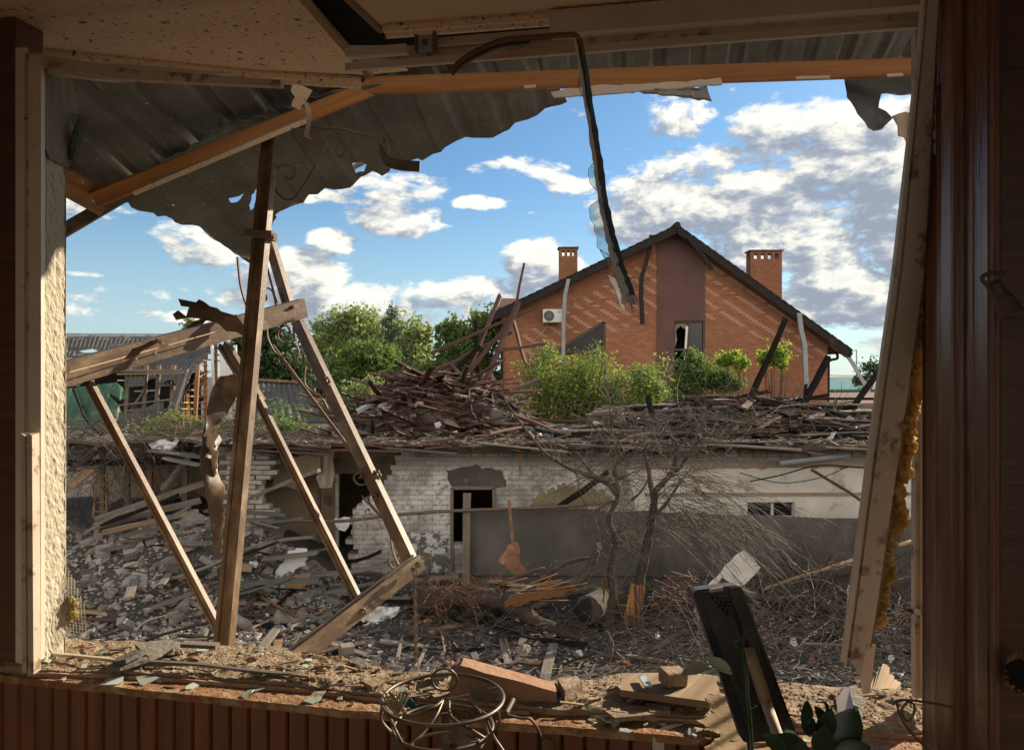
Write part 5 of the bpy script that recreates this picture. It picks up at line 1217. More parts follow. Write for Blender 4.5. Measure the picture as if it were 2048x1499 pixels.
ragp([(668, 1036), (700, 1034), (698, 1052), (690, 1062), (676, 1058)], 13.9, 'white_rag', mt['ragw'], 'white rag caught on the pipe in front of the dark doorway', .04)
# broken brick pier left of the gap
mb = MB()
random.seed(8)
for r_ in range(26):
    z = .0+r_*.092; 
    for c_ in range(5):
        x = X_(452)+c_*.27+(.135 if r_ % 2 else 0)
        lim = X_(548-18*math.sin(r_*.5)-max(0, (9-r_))*6)
        if x+.13 > lim: continue
        mb.box((x, BY+.12+rnd(-.03, .03), z+.045), (.255, .25, .078), Euler((rnd(-.03, .03), rnd(-.03, .03), rnd(-.12, .12))))
mb.poly([Vector((X_(450), BY+.12, 0)), Vector((X_(518), BY+.12, 0)), Vector((X_(525), BY+.12, 2.3)), Vector((X_(450), BY+.12, 2.3))], (0, .1, 0)); mb.build('broken_pier', M('pier_brick', (.42, .39, .35), (.27, .25, .22), 5, .95, bump=.6, bsc=30, c3=(.16, .14, .12), t3=(.6, .7)), lb)
# torn plaster spots on the side wall in the gap
mb = sheet(ragged([(X_(545, 14.9), 1.55), (X_(545, 14.9), 2.3), (X_(608, 14.9), 2.3), (X_(606, 14.9), 1.45)], .1, .02, 3), lambda a, b: Vector((a, 14.9+(.0), b)), .2, .2, (0, .05, 0)); mb.build('side_wall', mt['beige'], lb)
# roof slab
sl_ = ragged([(-5.6, BY-.26), (-3, BY-.30), (0, BY-.22), (4, BY-.30), (10.6, BY-.30), (10.6, 21), (-5.6, 21)], .16, .06, 5)
def rs(a, b): return Vector((a, b, 2.34+.05*fbm(a*.9, b*.9)+.025*fbm(a*5, b*5)))
mb = sheet(sl_, rs, .3, .3, (0, 0, .09)); mb.build('roof_slab', M('roofing_felt', (.10, .085, .07), (.06, .05, .042), 3, .95, bump=.6, c3=(.2, .16, .12), t3=(.55, .7)), lb)
# bare brick courses under the eave
for k, (za, zb_) in enumerate(((2.17, 2.25), (2.26, 2.335))):
    mb = MB(); x = X_(830)
    while x < 8.6:
        if random.random() > .12 and not (X_(1180) < x < X_(1190)): mb.box((x+.12, BY-.03+rnd(-.02, .01), (za+zb_)/2), (.245, .06, .074), Euler((0, rnd(-.02, .02), rnd(-.05, .05))))
        x += .262
    mb.build('brick_course', mt['rockd'] if k else mt['brickd'] if False else M('old_brick%d' % k, (.22, .17, .13), (.12, .10, .085), 4, .95, bump=.6), lb)
# ragged crumbling edge of roof deck (boards poking out)
def pile_board(a, b, w, h, mat, label, grp, name='plank', cat='plank', **k):
    return MB().beam(a, b, w, h, **k).build(name, mt[mat], None, label, cat, grp)
random.seed(61)
for i in range(70):
    x = rnd(-5.4, 9.5); z = 2.33+rnd(0, .16); L = rnd(.3, 1.8); a = rnd(-.3, .3)
    p = Vector((x, BY-.38+rnd(-.1, .1), z)); q = p+Vector((L*math.cos(a), L*math.sin(a), rnd(-.16, .08)))
    pile_board(p, q, rnd(.05, .14), rnd(.02, .04), random.choice(['redwood', 'char', 'greywood', 'redwood', 'slate']), 'weathered board sticking out along the eave of the low building', 'boards along the eave', name='eave_board')
# concrete fence
cf = empty('concrete_fence', Vector((5, 13, 0)), 'grey concrete slab fence in front of the low white building', 'fence')
cf['org'] = list(cf.location)
fy = 13.0
def cfp(a, b): return Vector((a, fy+.015*fbm(a*1.2, b*1.2), b))
e_ = [(X_(932, fy), -.3), (X_(932, fy), 1.39), (X_(1200, fy), 1.40), (X_(1202, fy), 1.36), (X_(1350, fy), 1.33), (X_(1700, fy), 1.24), (10.5, 1.22), (10.5, -.3)]
sheet(ragged(e_, .25, .012, 5), cfp, .15, .15, (0, .12, 0), mb=(mb := MB())); mb.build('slab', mt['concrete'], cf)
MB().beam(Vector((X_(932, 12.9), 12.88, -.1)), Vector((X_(934, 12.9), 12.9, Z_(986, 12.9))), .13, .10).build('wooden_post', mt['greywood'], cf)
sheet(ragged([(X_(935, 12.97), .30), (X_(935, 12.97), .38), (10.3, .32), (10.3, .22)], .2, .01, 2), lambda a, b: Vector((a, 12.965, b)), .5, .5, (0, .03, 0), mb=(mb := MB())); mb.build('lower_rib', mt['concrete'], cf)
MB().tube(smooth_path([P(556, 1040, 13.6), P(650, 1042, 13.4), P(700, 1040, 13.2), P(800, 1028, 13.0), P(930, 1020, 12.82), P(1100, 1014, 12.85), P(1215, 1004, 12.9)], 4), .028, 8).build('iron_pipe', mt['iron'], None, 'long thin iron pipe running level in front of the broken wall to the fence', 'pipe')
MB().beam(P(1018, 1000, 12.7), P(1026, 1090, 12.6), .05, .03, bend=.01).build('wooden_stake', mt['rust'], None, 'thin reddish stake leaning upright on the concrete fence', 'stake')
# charred pole leaning on the wall
MB().tube([P(1118, 1012, 13.3), P(1165, 982, 13.6), P(1215, 944, 13.9)], [.05, .06, .045], 8).build('charred_pole', mt['char'], None, 'thick charred pole leaning against the wall above the concrete fence', 'pole')
MB().tube([P(1622, 938, 13.9), P(1700, 985, 13.7), P(1735, 1010, 13.6)], .028, 7).build('long_pole', mt['bark'], None, 'thin grey pole leaning down the white wall at the right', 'pole')
MB().beam(P(1040, 888, 14.0), P(1041, 942, 13.95), .05, .03).build('hanging_lath', mt['splinter'], None, 'bright orange lath hanging down from the eave of the low building', 'lath')
wr = [P(1500, 962, 14.0), P(1560, 950, 13.95), P(1640, 930, 13.9), P(1735, 935, 13.95), P(1840, 928, 14)]
MB().tube(smooth_path(wr, 5), .012, 4).build('cable', mt['char'], None, 'black cable sagging below the eave at the right', 'cable')
MB().tube(smooth_path([P(1480, 945, 14.05), P(1560, 965, 14), P(1640, 955, 13.95), P(1690, 935, 14)], 5), .008, 4).build('cable', mt['char'], None, 'thin cable looping under the white wall top at the right', 'cable')
# ======================= DEBRIS ON THE LOW ROOF
random.seed(71)
def mound(name, cx, cy, rx, ry, h, z, mat, label, seed=0, parent=None, kind='stuff'):
    out = [(cx+rx*math.cos(a)*(1+.12*math.sin(a*5+seed)), cy+ry*math.sin(a)*(1+.12*math.cos(a*4+seed))) for a in np.arange(0, 6.28, .2)]
    def f(a, b):
        d = ((a-cx)/rx)**2+((b-cy)/ry)**2; k = max(0, 1-d)
        return Vector((a, b, z+h*k**.8+.10*h*fbm(a*2.2, b*2.2, seed)*min(1, k*4)+.06*fbm(a*6, b*6, seed+3)*min(1, k*5)-.03))
    mb = sheet(out, f, .09, .09, (0, 0, 0)); return mb.build(name, mt[mat], None, label, 'debris', kind=kind)
ZR = 2.44
mound('debris_mound', -1.55, 17.0, 2.2, 1.6, 1.15, ZR, 'soot', 'sooty core of the big debris pile on the low roof left of centre')
mound('debris_mound', 5.4, 17.2, 3.7, 2.6, .60, ZR, 'soot', 'charred core of the burnt debris on the right half of the low roof', 3)
mound('debris_mound', 1.6, 15.6, 2.2, 1.2, .14, ZR, 'soot', 'low layer of ash on the low roof between the two debris piles', 5)
# loose planks: one mesh per kind, many copies
def protos(mats, n, L, w, h, name):
    out = []
    for i in range(n):
        l_ = rnd(*L); mb = MB(); seg = 4
        mb.beam(Vector((-l_/2, 0, 0)), Vector((l_/2, 0, 0)), rnd(*w), rnd(*h), seg=seg, bend=rnd(-.05, .05)*l_, jag=.03, jit=.006)
        out.append(mb.mesh(name, mt[random.choice(mats)]))
    return out
def scat(meshes, pos, name, label, cat, group, rz=(0, 6.28), rx=(-.3, .3), ry=(-.35, .35), sc=(.8, 1.2)):
    o = bpy.data.objects.new(name, random.choice(meshes)); COL.objects.link(o)
    o.location = pos; o.rotation_euler = (rnd(*rx), rnd(*ry), rnd(*rz)); s = rnd(*sc); o.scale = (s, s, s)
    wd = {'redwood': 'reddish brown', 'char': 'charred black', 'greywood': 'weathered grey', 'dustwood': 'dusty tan', 'pine_old': 'pale brown'}.get(o.data.materials[0].name, '')
    return tag(o, label(wd, pos) if callable(label) else label, cat, group)
red = protos(['redwood', 'redwood', 'redwood', 'char', 'greywood'], 16, (.5, 2.7), (.05, .15), (.02, .05), 'plank')
cha = protos(['char', 'char', 'greywood', 'redwood', 'char'], 16, (.5, 2.6), (.05, .13), (.025, .07), 'plank')
def mz(x, y, cx, cy, rx, ry, h): k = max(0, 1-((x-cx)/rx)**2-((y-cy)/ry)**2); return ZR+h*k**.8
for i in range(230):
    x = random.gauss(-1.5, 1.05); y = random.gauss(16.1, .8)
    if not (-4 < x < 1.2 and 14.3 < y < 18.6): continue
    z = mz(x, y, -1.55, 17.0, 2.2, 1.6, 1.15)+rnd(0, .12)
    scat(red, (x, y, z), 'plank', lambda w, p: '%s plank in the %s of the big roof pile' % (w, ('left flank' if p[0] < -2.4 else 'middle' if p[0] < -.9 else 'right flank')+(' front' if p[1] < 16.2 else ' rear')), 'plank', 'planks in the left roof pile')
for i in range(135):
    x = rnd(1.0, 8.8); y = rnd(14.2, 18.6 if x > 2.6 else 16); z = mz(x, y, 5.4, 17.2, 3.7, 2.6, .60)+rnd(0, .13)
    scat(cha, (x, y, z), 'burnt_plank', lambda w, p: 'burnt %s plank in the %s of the charred debris' % (w, ('left end' if p[0] < 3.4 else 'middle' if p[0] < 6 else 'right end')+(' front' if p[1] < 16 else ' rear')), 'plank', 'burnt planks on the right roof', rz=(-.7, .7) if random.random() < .75 else (0, 6.28), ry=(-.15, .15), sc=(.8, 1.4))
# small stuff on the roof: one mass
mb = MB()
for i in range(2600):
    x = rnd(-5.5, 9.5); y = 13.95+rnd(0, 1)**1.6*4.5
    z = max(mz(x, y, -1.55, 17, 2.2, 1.6, 1.15), mz(x, y, 5.4, 17.2, 3.7, 2.6, .6))+rnd(0, .05)
    L = rnd(.06, .45); a = rnd(-.6, .6) if random.random() < .6 else rnd(0, 6.28); d = Vector((math.cos(a)*L, math.sin(a)*L, rnd(-.25, .25)*L))
    mb.extrude([(-.5*(w_ := rnd(.008, .05)), -.006), (-.5*w_, .006), (.5*w_, .006), (.5*w_, -.006)], Vector((x, y, z)), Vector((x, y, z))+d)
mb.build('splinters', mt['greywood'], None, 'splinters and laths covering the low roof', 'splinters', kind='stuff')
mb = MB()
for i in range(520):
    x = rnd(-5.5, 9.5); y = 13.95+rnd(0, 1)**1.6*4.5
    z = max(mz(x, y, -1.55, 17, 2.2, 1.6, 1.15), mz(x, y, 5.4, 17.2, 3.7, 2.6, .6))+rnd(0, .05)
    L = rnd(.06, .45); a = rnd(-.5, .5) if random.random() < .6 else rnd(0, 6.28); d = Vector((math.cos(a)*L, math.sin(a)*L, rnd(-.2, .3)*L))
    mb.extrude([(-.5*(w_ := rnd(.006, .03)), -.006), (-.5*w_, .006), (.5*w_, .006), (.5*w_, -.006)], Vector((x, y, z)), Vector((x, y, z))+d)
mb.build('splinters', mt['splinter'], None, 'fresh orange splinters scattered over the low roof', 'splinters', kind='stuff')
mb = MB()
for i in range(1900):
    x = rnd(-5.5, 9.5); y = 13.9+rnd(0, 1)**1.5*4.5; z = max(mz(x, y, -1.55, 17, 2.2, 1.6, 1.15), mz(x, y, 5.4, 17.2, 3.7, 2.6, .6))+rnd(0, .04)
    r = rnd(.012, .055); mb.blob((x, y, z), (r*1.3, r, r*.7), 1, .5, 1.3, i)
mb.build('rubble', mt['rock'], None, 'small stone and plaster rubble covering the low roof', 'rubble', kind='stuff')
for i in range(60):
    x = random.choice([rnd(.2, 3.4), rnd(.2, 9), rnd(-4, 0)]); y = rnd(14.2, 17.0); z = max(mz(x, y, -1.55, 17, 2.2, 1.6, 1.15), mz(x, y, 5.4, 17.2, 3.7, 2.6, .6))+rnd(0.03, .12)
    shard(Vector((x, y, z)), rnd(.05, .16), (rnd(-.8, .8), rnd(-1.2, .4), .7), random.choice([mt['white'], mt['flash'], mt['paper'], mt['slate']]), 'sheet_scrap', 'pale scrap of sheet among the debris on the low roof', 'scrap', 'pale scraps on the low roof', th=.008, n=6)
# the heap of leaning rafters
TP = P(1042, 612, 18.3)
def raf(a, b, w, h, mat, label, taper=1.0): return MB().beam(P(*a), P(*b), w, h, seg=5, jag=.05, jit=.01, taper=taper).build('rafter', mt[mat], None, label, 'rafter')
raf((1048, 528, 18.1), (1026, 640, 18.2), .055, .07, 'redwood', 'thin burnt rafter tip pointing highest into the sky above the left roof pile', 1.2)
raf((1068, 616, 18.4), (862, 705, 17.8), .13, .07, 'redwood', 'nearly level reddish rafter leaning left out of the roof pile, highest of the crossing ones')
raf((1020, 642, 18.2), (912, 775, 17.6), .12, .08, 'redwood', 'steep reddish rafter rising from the middle of the left roof pile')
raf((1036, 606, 18.0), (962, 785, 17.3), .13, .08, 'redwood', 'long steep rafter with a bright edge at the right side of the left roof pile')
raf((1022, 664, 18.5), (830, 762, 17.5), .12, .07, 'redwood', 'long flat rafter sloping down to the left roof pile below the highest one')
raf((960, 690, 18.1), (872, 780, 17.5), .13, .08, 'char', 'dark rafter buried in the left roof pile beside the flat sloping one')
raf((944, 712, 18.3), (850, 772, 18.0), .12, .07, 'redwood', 'short reddish rafter low at the left of the roof pile')
raf((951, 640, 18.8), (958, 775, 18.6), .10, .10, 'char', 'upright dark post standing behind the crossing rafters')
raf((1024, 632, 18.2), (1050, 724, 18.0), .09, .06, 'redwood', 'short rafter hanging down in front of the brick gable at the left')
raf((785, 782, 16.6), (898, 845, 15.6), .22, .035, 'redwood', 'wide dark board sloping across the front of the left roof pile')
raf((885, 808, 15.8), (916, 866, 15.2), .18, .03, 'redwood', 'wide reddish board standing against the front of the left roof pile')
raf((905, 848, 15.4), (1020, 880, 14.6), .20, .03, 'char', 'long dark board sliding off the front right of the left roof pile')
raf((1020, 882, 14.6), (1140, 905, 13.9), .20, .03, 'char', 'dark board at the eave in the middle of the low roof')
raf((1022, 873, 14.8), (1215, 878, 14.6), .10, .03, 'redwood', 'straight level plank lying on the middle of the low roof')
raf((680, 870, 15.3), (1010, 874, 15.0), .05, .03, 'char', 'long thin dark rod lying level before the left roof pile')
raf((715, 822, 16.3), (748, 806, 16.6), .14, .09, 'paper', 'pale round log lying at the left end of the roof pile')
raf((792, 878, 15.1), (900, 866, 15.3), .16, .02, 'redwood', 'flat board lying in front of the left roof pile')
raf((640, 838, 16.6), (700, 862, 16.0), .12, .05, 'rockd', 'grey slab piece at the left edge of the roof pile')
for (a_, b_, l_) in (((1088, 688, 18.0), (1000, 700, 17.6), 'short level rafter crossing the top of the teepee of beams'), ((1000, 590, 18.6), (925, 770, 17.8), 'steep dark rafter at the left side of the crossing beams'), ((905, 735, 17.6), (795, 790, 16.8), 'long dark rafter running down the left flank of the roof pile'),
    ((1075, 760, 17.4), (985, 800, 16.6), 'rafter lying on the right flank of the roof pile'), ((760, 770, 17.4), (860, 815, 16.4), 'rafter poking up at the left end of the roof pile'), ((1030, 830, 16.2), (1130, 870, 15.2), 'rafter sliding off the pile towards the bushes'), ((980, 745, 17.8), (1010, 815, 16.8), 'stub of rafter upright between the crossing beams and the chair frame')):
    raf(a_, b_, .10, .07, 'redwood', l_)
# charred uprights on the right
raf((1572, 636, 17.0), (1478, 850, 16.6), .085, .10, 'char', 'long charred rafter leaning right in front of the brick gable', 1.3)
raf((1478, 800, 16.4), (1455, 872, 16.0), .18, .12, 'char', 'stump of charred timber at the foot of the long leaning rafter')
raf((1656, 716, 17.2), (1592, 836, 16.7), .12, .12, 'char', 'thick charred beam leaning right below the corner of the brick house')
raf((1762, 735, 16.8), (1690, 838, 16.3), .10, .10, 'char', 'charred beam leaning right next to the leaning cream frame piece')
raf((1612, 770, 17.0), (1608, 826, 16.8), .07, .05, 'char', 'short charred upright beside the thick charred beam')
raf((1296, 793, 16.6), (1312, 862, 16.2), .10, .09, 'char', 'burnt post stub standing alone in the middle of the burnt roof')
raf((1405, 800, 16.8), (1442, 805, 16.6), .07, .06, 'char', 'short charred stick poking out near the middle of the burnt roof')
raf((1510, 797, 17.6), (1860, 797, 17.6), .07, .06, 'char', 'upper level charred rail across the right of the low roof')
raf((1600, 808, 17.4), (1860, 812, 17.2), .07, .05, 'char', 'lower level charred rail across the right of the low roof')
raf((1515, 800, 17.4), (1560, 830, 17.0), .08, .06, 'char', 'charred brace below the upper level rail')
raf((1670, 800, 17.0), (1682, 858, 16.4), .06, .05, 'char', 'thin charred stick hanging from the level rails')
raf((1240, 812, 17.4), (1420, 830, 17.0), .08, .03, 'splinter', 'long yellowish lath lying behind the burnt post stub')
raf((1262, 824, 17.2), (1470, 822, 16.9), .08, .03, 'pine_old', 'second yellowish lath lying behind the burnt post stub, lower one')
raf((1484, 884, 15.0), (1535, 908, 14.3), .24, .04, 'greywood', 'wide split board poking over the eave right of centre')
raf((1390, 895, 15.0), (1482, 884, 15.2), .12, .04, 'redwood', 'reddish plank lying left of the wide split board')
raf((1400, 886, 15.4), (1500, 862, 15.8), .08, .04, 'redwood', 'reddish lath sloping up behind the wide split board')
MB().tube([P(1558, 926, 14.0), P(1640, 916, 14.1), P(1745, 906, 14.3)], .05, 10).build('grey_pipe', mt['pipe'], None, 'grey pipe lying along the eave at the right of the low roof', 'pipe')
# corrugated slate pieces on the right roof
def slate(corners, name='slate_sheet', label='', n=7, mat='slate', amp=.025, grp=None):
    tl, tr_, br_, bl_ = [P(*c) for c in corners]; W_ = (tr_-tl).length; H_ = (bl_-tl).length
    nn = (tr_-tl).cross(bl_-tl).normalized()
    if nn.y > 0: nn = -nn
    o_ = ragged([(0, 0), (1, 0), (1, 1), (0, 1)], .12, .012, n)
    def f(u, v):
        p = tl*(1-u)*(1-v)+tr_*u*(1-v)+br_*u*v+bl_*(1-u)*v
        return p+nn*amp*math.sin(u*W_/.14*2*math.pi)
    mb = sheet(o_, f, .14/W_/6, .2, (0, 0, -.008)); 
    mb.uv = [None if q is None else [(v*H_, u*W_) for (u, v) in q] for q in mb.uv]
    return mb.build(name, mt[mat], None, label, 'roof sheet', grp)
slate([(1556, 800, 17.2), (1612, 790, 17.3), (1585, 842, 16.3), (1530, 846, 16.2)], label='corrugated slate sheet lying between the two charred leaning beams')
slate([(1610, 870, 15.8), (1650, 862, 15.9), (1680, 880, 15.2), (1630, 888, 15.1)], label='corrugated slate piece on the right of the low roof, rearmost of three')
slate([(1560, 890, 15.2), (1632, 886, 15.2), (1628, 900, 14.6), (1575, 905, 14.6)], label='corrugated slate piece just behind the grey eave pipe')
slate([(1690, 866, 15.6), (1745, 858, 15.7), (1760, 890, 14.8), (1700, 893, 14.8)], label='corrugated slate piece partly behind the leaning cream frame piece')
slate([(1415, 845, 16.6), (1438, 842, 16.6), (1500, 876, 15.4), (1478, 884, 15.3)], label='long slate strip left of the slate pieces on the burnt roof')
slate([(1600, 838, 16.4), (1668, 832, 16.5), (1700, 860, 15.8), (1628, 866, 15.8)], label='dark slate sheet lying below the level charred rails', mat='rockd')
# small grey chimney stub and white blocks
mb = MB()
for k in range(5): mb.box(P(1238+rnd(-3, 3), 862-k*11, 16.4), (.17, .17, .10), Euler((0, rnd(-.1, .1), rnd(-.4, .4))))
mb.build('chimney_stub', mt['rock'], None, 'crooked stub of a small block chimney on the roof in front of the bushes', 'chimney stub')
for (x, y, s, l) in ((1275, 852, .16, 'white block right of the crooked chimney stub'), (1248, 866, .12, 'white block at the foot of the crooked chimney stub'), (1330, 868, .12, 'grey block right of the burnt post stub')):
    MB().box(P(x, y, 16.0), (s*1.5, s, s*.7), Euler((rnd(-.3, .3), rnd(-.3, .3), rnd(-1, 1)))).build('block', mt['rock'] if s < .15 else mt['paper'], None, l, 'block')
# metal chair frame and dark box on the pile
cr = empty('chair_frame', P(965, 850, 15.9), 'bent tubular metal chair frame standing on the left roof pile', 'chair'); cr['org'] = list(cr.location)
def tb(px, Y, name, r=.012): MB().tube(smooth_path([P(x, y, Y) for x, y in px], 4), r, 7).build(name, mt['flash'], cr)
tb([(946, 828), (939, 790), (941, 778), (950, 776), (980, 784), (985, 792), (990, 825)], 15.7, 'back_hoop'); tb([(941, 786), (985, 800)], 15.7, 'crossbar', .009)
tb([(948, 826), (958, 848), (970, 854)], 15.5, 'leg'); tb([(988, 822), (996, 846)], 15.6, 'leg'); tb([(944, 800), (988, 812)], 15.7, 'crossbar', .008)
dbx = MB().box(P(992, 832, 15.2), (.24, .12, .28), Euler((.1, .15, .5))).build('metal_box', mt['slate'], None, 'grey metal box beside the bent chair frame on the roof pile', 'box')
crump([(868, 846), (880, 842), (888, 862), (876, 866)], 15.2, 'cloth_scrap', 'pink scrap of cloth in the front of the left roof pile', 'pinkc' if 'pinkc' in mt else 'ragw', .02, 'cloth', seed=21, st=4)
crump([(742, 830), (758, 808), (790, 800), (784, 812), (766, 832), (748, 852)], 15.9, 'cloth_scrap', 'bluish crumpled cloth beside the pale log on the roof pile', 'pipe', .06, 'cloth', seed=22, st=4)
# dead vegetation and twigs over the left part of the roof edge
def twigs(n, fn, r, name, mat, label, k=4):
    mb = MB()
    for i in range(n):
        p, d, L = fn(); pts = [p]; q = d.normalized()
        for j in range(k): q = (q+Vector((rnd(-.35, .35), rnd(-.35, .35), rnd(-.3, .3)))).normalized(); pts.append(pts[-1]+q*L/k)
        mb.tube(pts, [r*(1-.7*j/k) for j in range(k+1)], 3, False)
    return mb.build(name, mt[mat], None, label, 'brushwood', kind='stuff')
twigs(480, lambda: (Vector((rnd(-8.6, -4.9), rnd(14.2, 16.4), rnd(2.4, 2.8))), Vector((rnd(-1, 1), rnd(-.6, .3), rnd(-.45, .25))), rnd(.4, 1.5)), .010, 'dry_twigs', 'twig', 'dry creeper twigs matted over the left end of the low roof')
twigs(260, lambda: (Vector((rnd(1.9, 8.5), rnd(14.2, 16.6), rnd(2.5, 2.9))), Vector((rnd(-1, 1), rnd(-.3, .3), rnd(-.1, .25))), rnd(.6, 2.2)), .010, 'dry_twigs', 'twig', 'dry branches lying across the burnt right half of the low roof')

# ======================= COLLAPSED WING, LEFT
random.seed(81)
lw = empty('collapsed_shed', Vector((-7, 14.6, 0)), 'collapsed shed wing left of the low white building with a sagging board roof', 'shed'); lw['org'] = list(lw.location)
mb = sheet(ragged([(-9.6, 14.3), (-5.1, 14.1), (-5.1, 18), (-9.6, 18)], .3, .05, 5), lambda a, b: Vector((a, b, 2.40+.12*fbm(a, b)-.10*(a+5)*.1)), .2, .2, (0, 0, .06)); mb.build('roof', mt['soot'], lw)
MB().poly([Vector((-9.8, 17.8, 0)), Vector((-5.2, 17.8, 0)), Vector((-5.2, 17.8, 2.4)), Vector((-9.8, 17.8, 2.4))], (0, .2, 0)).build('rear_wall', mt['beige'], lw)
for px in (205, 255, 300, 372): MB().beam(P(px, 900, 15.2), P(px+rnd(-3, 3), 1090, 15.2), .10, .08).build('post', random.choice([mt['pine_old'], mt['greywood']]), lw)
MB().beam(P(120, 926, 14.8), P(470, 920, 14.8), .12, .12).build('tie_beam', mt['char'], lw)
for i in range(7):
    x = rnd(-8.9, -6.6); MB().poly([Vector((x, 16.3+rnd(0, .8), rnd(.8, 1.3))), Vector((x+rnd(.2, .5), 16.5, rnd(.9, 1.3))), Vector((x+rnd(.3, .6), 16.5, rnd(1.9, 2.3))), Vector((x, 16.4, rnd(1.8, 2.2)))], (0, .03, 0)).build('wall_board', random.choice([mt['beige'], mt['pine_old'], mt['plaster']]), lw)
# ladder
ld = empty('ladder', P(205, 1060, 14.4), 'small wooden ladder leaning inside the collapsed shed at the left', 'ladder'); ld['org'] = list(ld.location)
for (x0, x1) in ((196, 186), (212, 213)): MB().beam(P(x0, 935, 14.9), P(x1, 1035, 14.3), .035, .03).build('rail', mt['pine_old'], ld)
for k in range(5): y = 950+k*18; f = (y-935)/100; MB().beam(P(196-10*f, y, 14.9-.6*f), P(212+1*f, y, 14.9-.6*f), .03, .02).build('rung', mt['pine_old'], ld)
# fallen beams and boards on the slope
def yb(a, b, w, h, mat, label, name='fallen_beam', cat='beam', **k): return MB().beam(P(*a), P(*b), w, h, seg=4, jag=.02, jit=.005, **k).build(name, mt[mat], None, label, cat)
yb((190, 1040, 13.2), (410, 965, 14.2), .16, .10, 'greywood', 'long grey fallen beam on the rubble slope at the left, topmost of the parallel ones')
yb((188, 1052, 13.0), (400, 1000, 13.9), .14, .10, 'greywood', 'long grey fallen beam on the rubble slope, second from the top')
yb((205, 1065, 12.8), (395, 1022, 13.6), .10, .08, 'dustwood', 'dusty fallen batten below the two long grey beams')
yb((322, 980, 14.0), (385, 905, 14.5), .12, .06, 'greywood', 'board leaning steeply in the collapsed wing')
yb((136, 1130, 12.4), (185, 1080, 13.0), .12, .08, 'char', 'dark beam end low at the left beside the pillar')
yb((140, 940, 14.2), (230, 880, 14.8), .14, .06, 'redwood', 'reddish board sagging from the shed roof at the far left')
yb((136, 975, 13.6), (180, 940, 14.0), .30, .04, 'pine_old', 'short pale board beside the pillar at the far left')
MB().tube(smooth_path([P(136, 1040, 13.0), P(160, 1060, 12.9), P(220, 1076, 12.8), P(300, 1078, 12.8), P(400, 1082, 12.8), P(480, 1080, 12.9)], 4), .03, 8).build('bent_pole', mt['bark'], None, 'thin bent pole lying across the rubble slope at the left', 'pole')
yb((300, 900, 14.0), (420, 915, 13.9), .30, .03, 'slate', 'grey board lying at the eave above the collapsed wing', 'roof_board', 'board')
yb((330, 915, 13.8), (400, 930, 13.7), .24, .03, 'greywood', 'buckled grey board drooping below the eave above the collapsed wing', 'roof_board', 'board')
yb((395, 890, 14.1), (470, 878, 14.1), .26, .03, 'slate', 'grey slab at the eave just left of the main steel post', 'roof_board', 'board')
crump([(296, 888), (330, 878), (345, 884), (352, 872), (358, 880), (340, 902), (310, 904)], 14.1, 'foil_scrap', 'whitish crumpled foil on the eave above the collapsed wing', 'paper', .10, 'foil', .12, seed=31, st=3)
# fallen corrugated sheet in the centre-left
slate([(470, 1060, 13.4), (572, 1040, 13.8), (520, 1170, 12.6), (425, 1180, 12.5)], label='large grey corrugated sheet fallen against the broken brick pier', mat='slate')
crump([(548, 1030), (580, 1042), (560, 1090), (520, 1150), (500, 1140), (530, 1080)], 13.2, 'crumpled_sheet', 'crumpled grey roofing sheet beside the fallen corrugated sheet', 'slate', .12, 'roof sheet', seed=33)
for (q, l) in ((((398, 1100), (404, 1060), (420, 1030), (424, 1090), (412, 1160), (400, 1150)), 'twisted pale sheet standing on the rubble left of the dangling strip'), (((500, 1130), (550, 1110), (556, 1136), (515, 1162)), 'brownish square tile standing left of the white foam sheet')):
    crump(list(q), 12.6, 'sheet_piece', l, 'slate' if q[0][0] < 450 else 'rockd', .05, 'sheet', seed=34)
ws = crump([(577, 1100), (590, 1099), (592, 1095), (614, 1096), (616, 1117), (609, 1122), (613, 1131), (590, 1139), (585, 1148), (570, 1150), (572, 1158), (547, 1154)], 12.4, 'foam_sheet', 'white speckled foam sheet standing in the rubble by the dark doorway', 'paper', .02, 'foam sheet', seed=35)
crump([(568, 1162), (590, 1148), (622, 1144), (618, 1160), (600, 1182), (572, 1178)], 12.2, 'chipboard_piece', 'broken brown chipboard piece leaning below the white foam sheet', 'pine_old', .02, 'chipboard', seed=36)
yb((520, 1192, 11.8), (595, 1233, 11.0), .05, .03, 'splinter', 'bright split lath lying on the ground left of the lower frame rail')
yb((505, 1255, 10.7), (545, 1236, 11.0), .02, .02, 'dustwood', 'thin pale stick on the ground beside the bright lath')
yb((428, 1222, 11.3), (520, 1185, 12.0), .05, .03, 'greywood', 'thin grey bar lying towards the bright lath')
MB().tube(smooth_path([P(272, 1260, 10.8), P(285, 1246, 10.9), P(300, 1238, 11.0), P(330, 1230, 11.1), P(345, 1222, 11.2)], 4), .012, 5).build('white_hose', mt['rag'], None, 'short whitish hose curled on the ground at the left', 'hose')
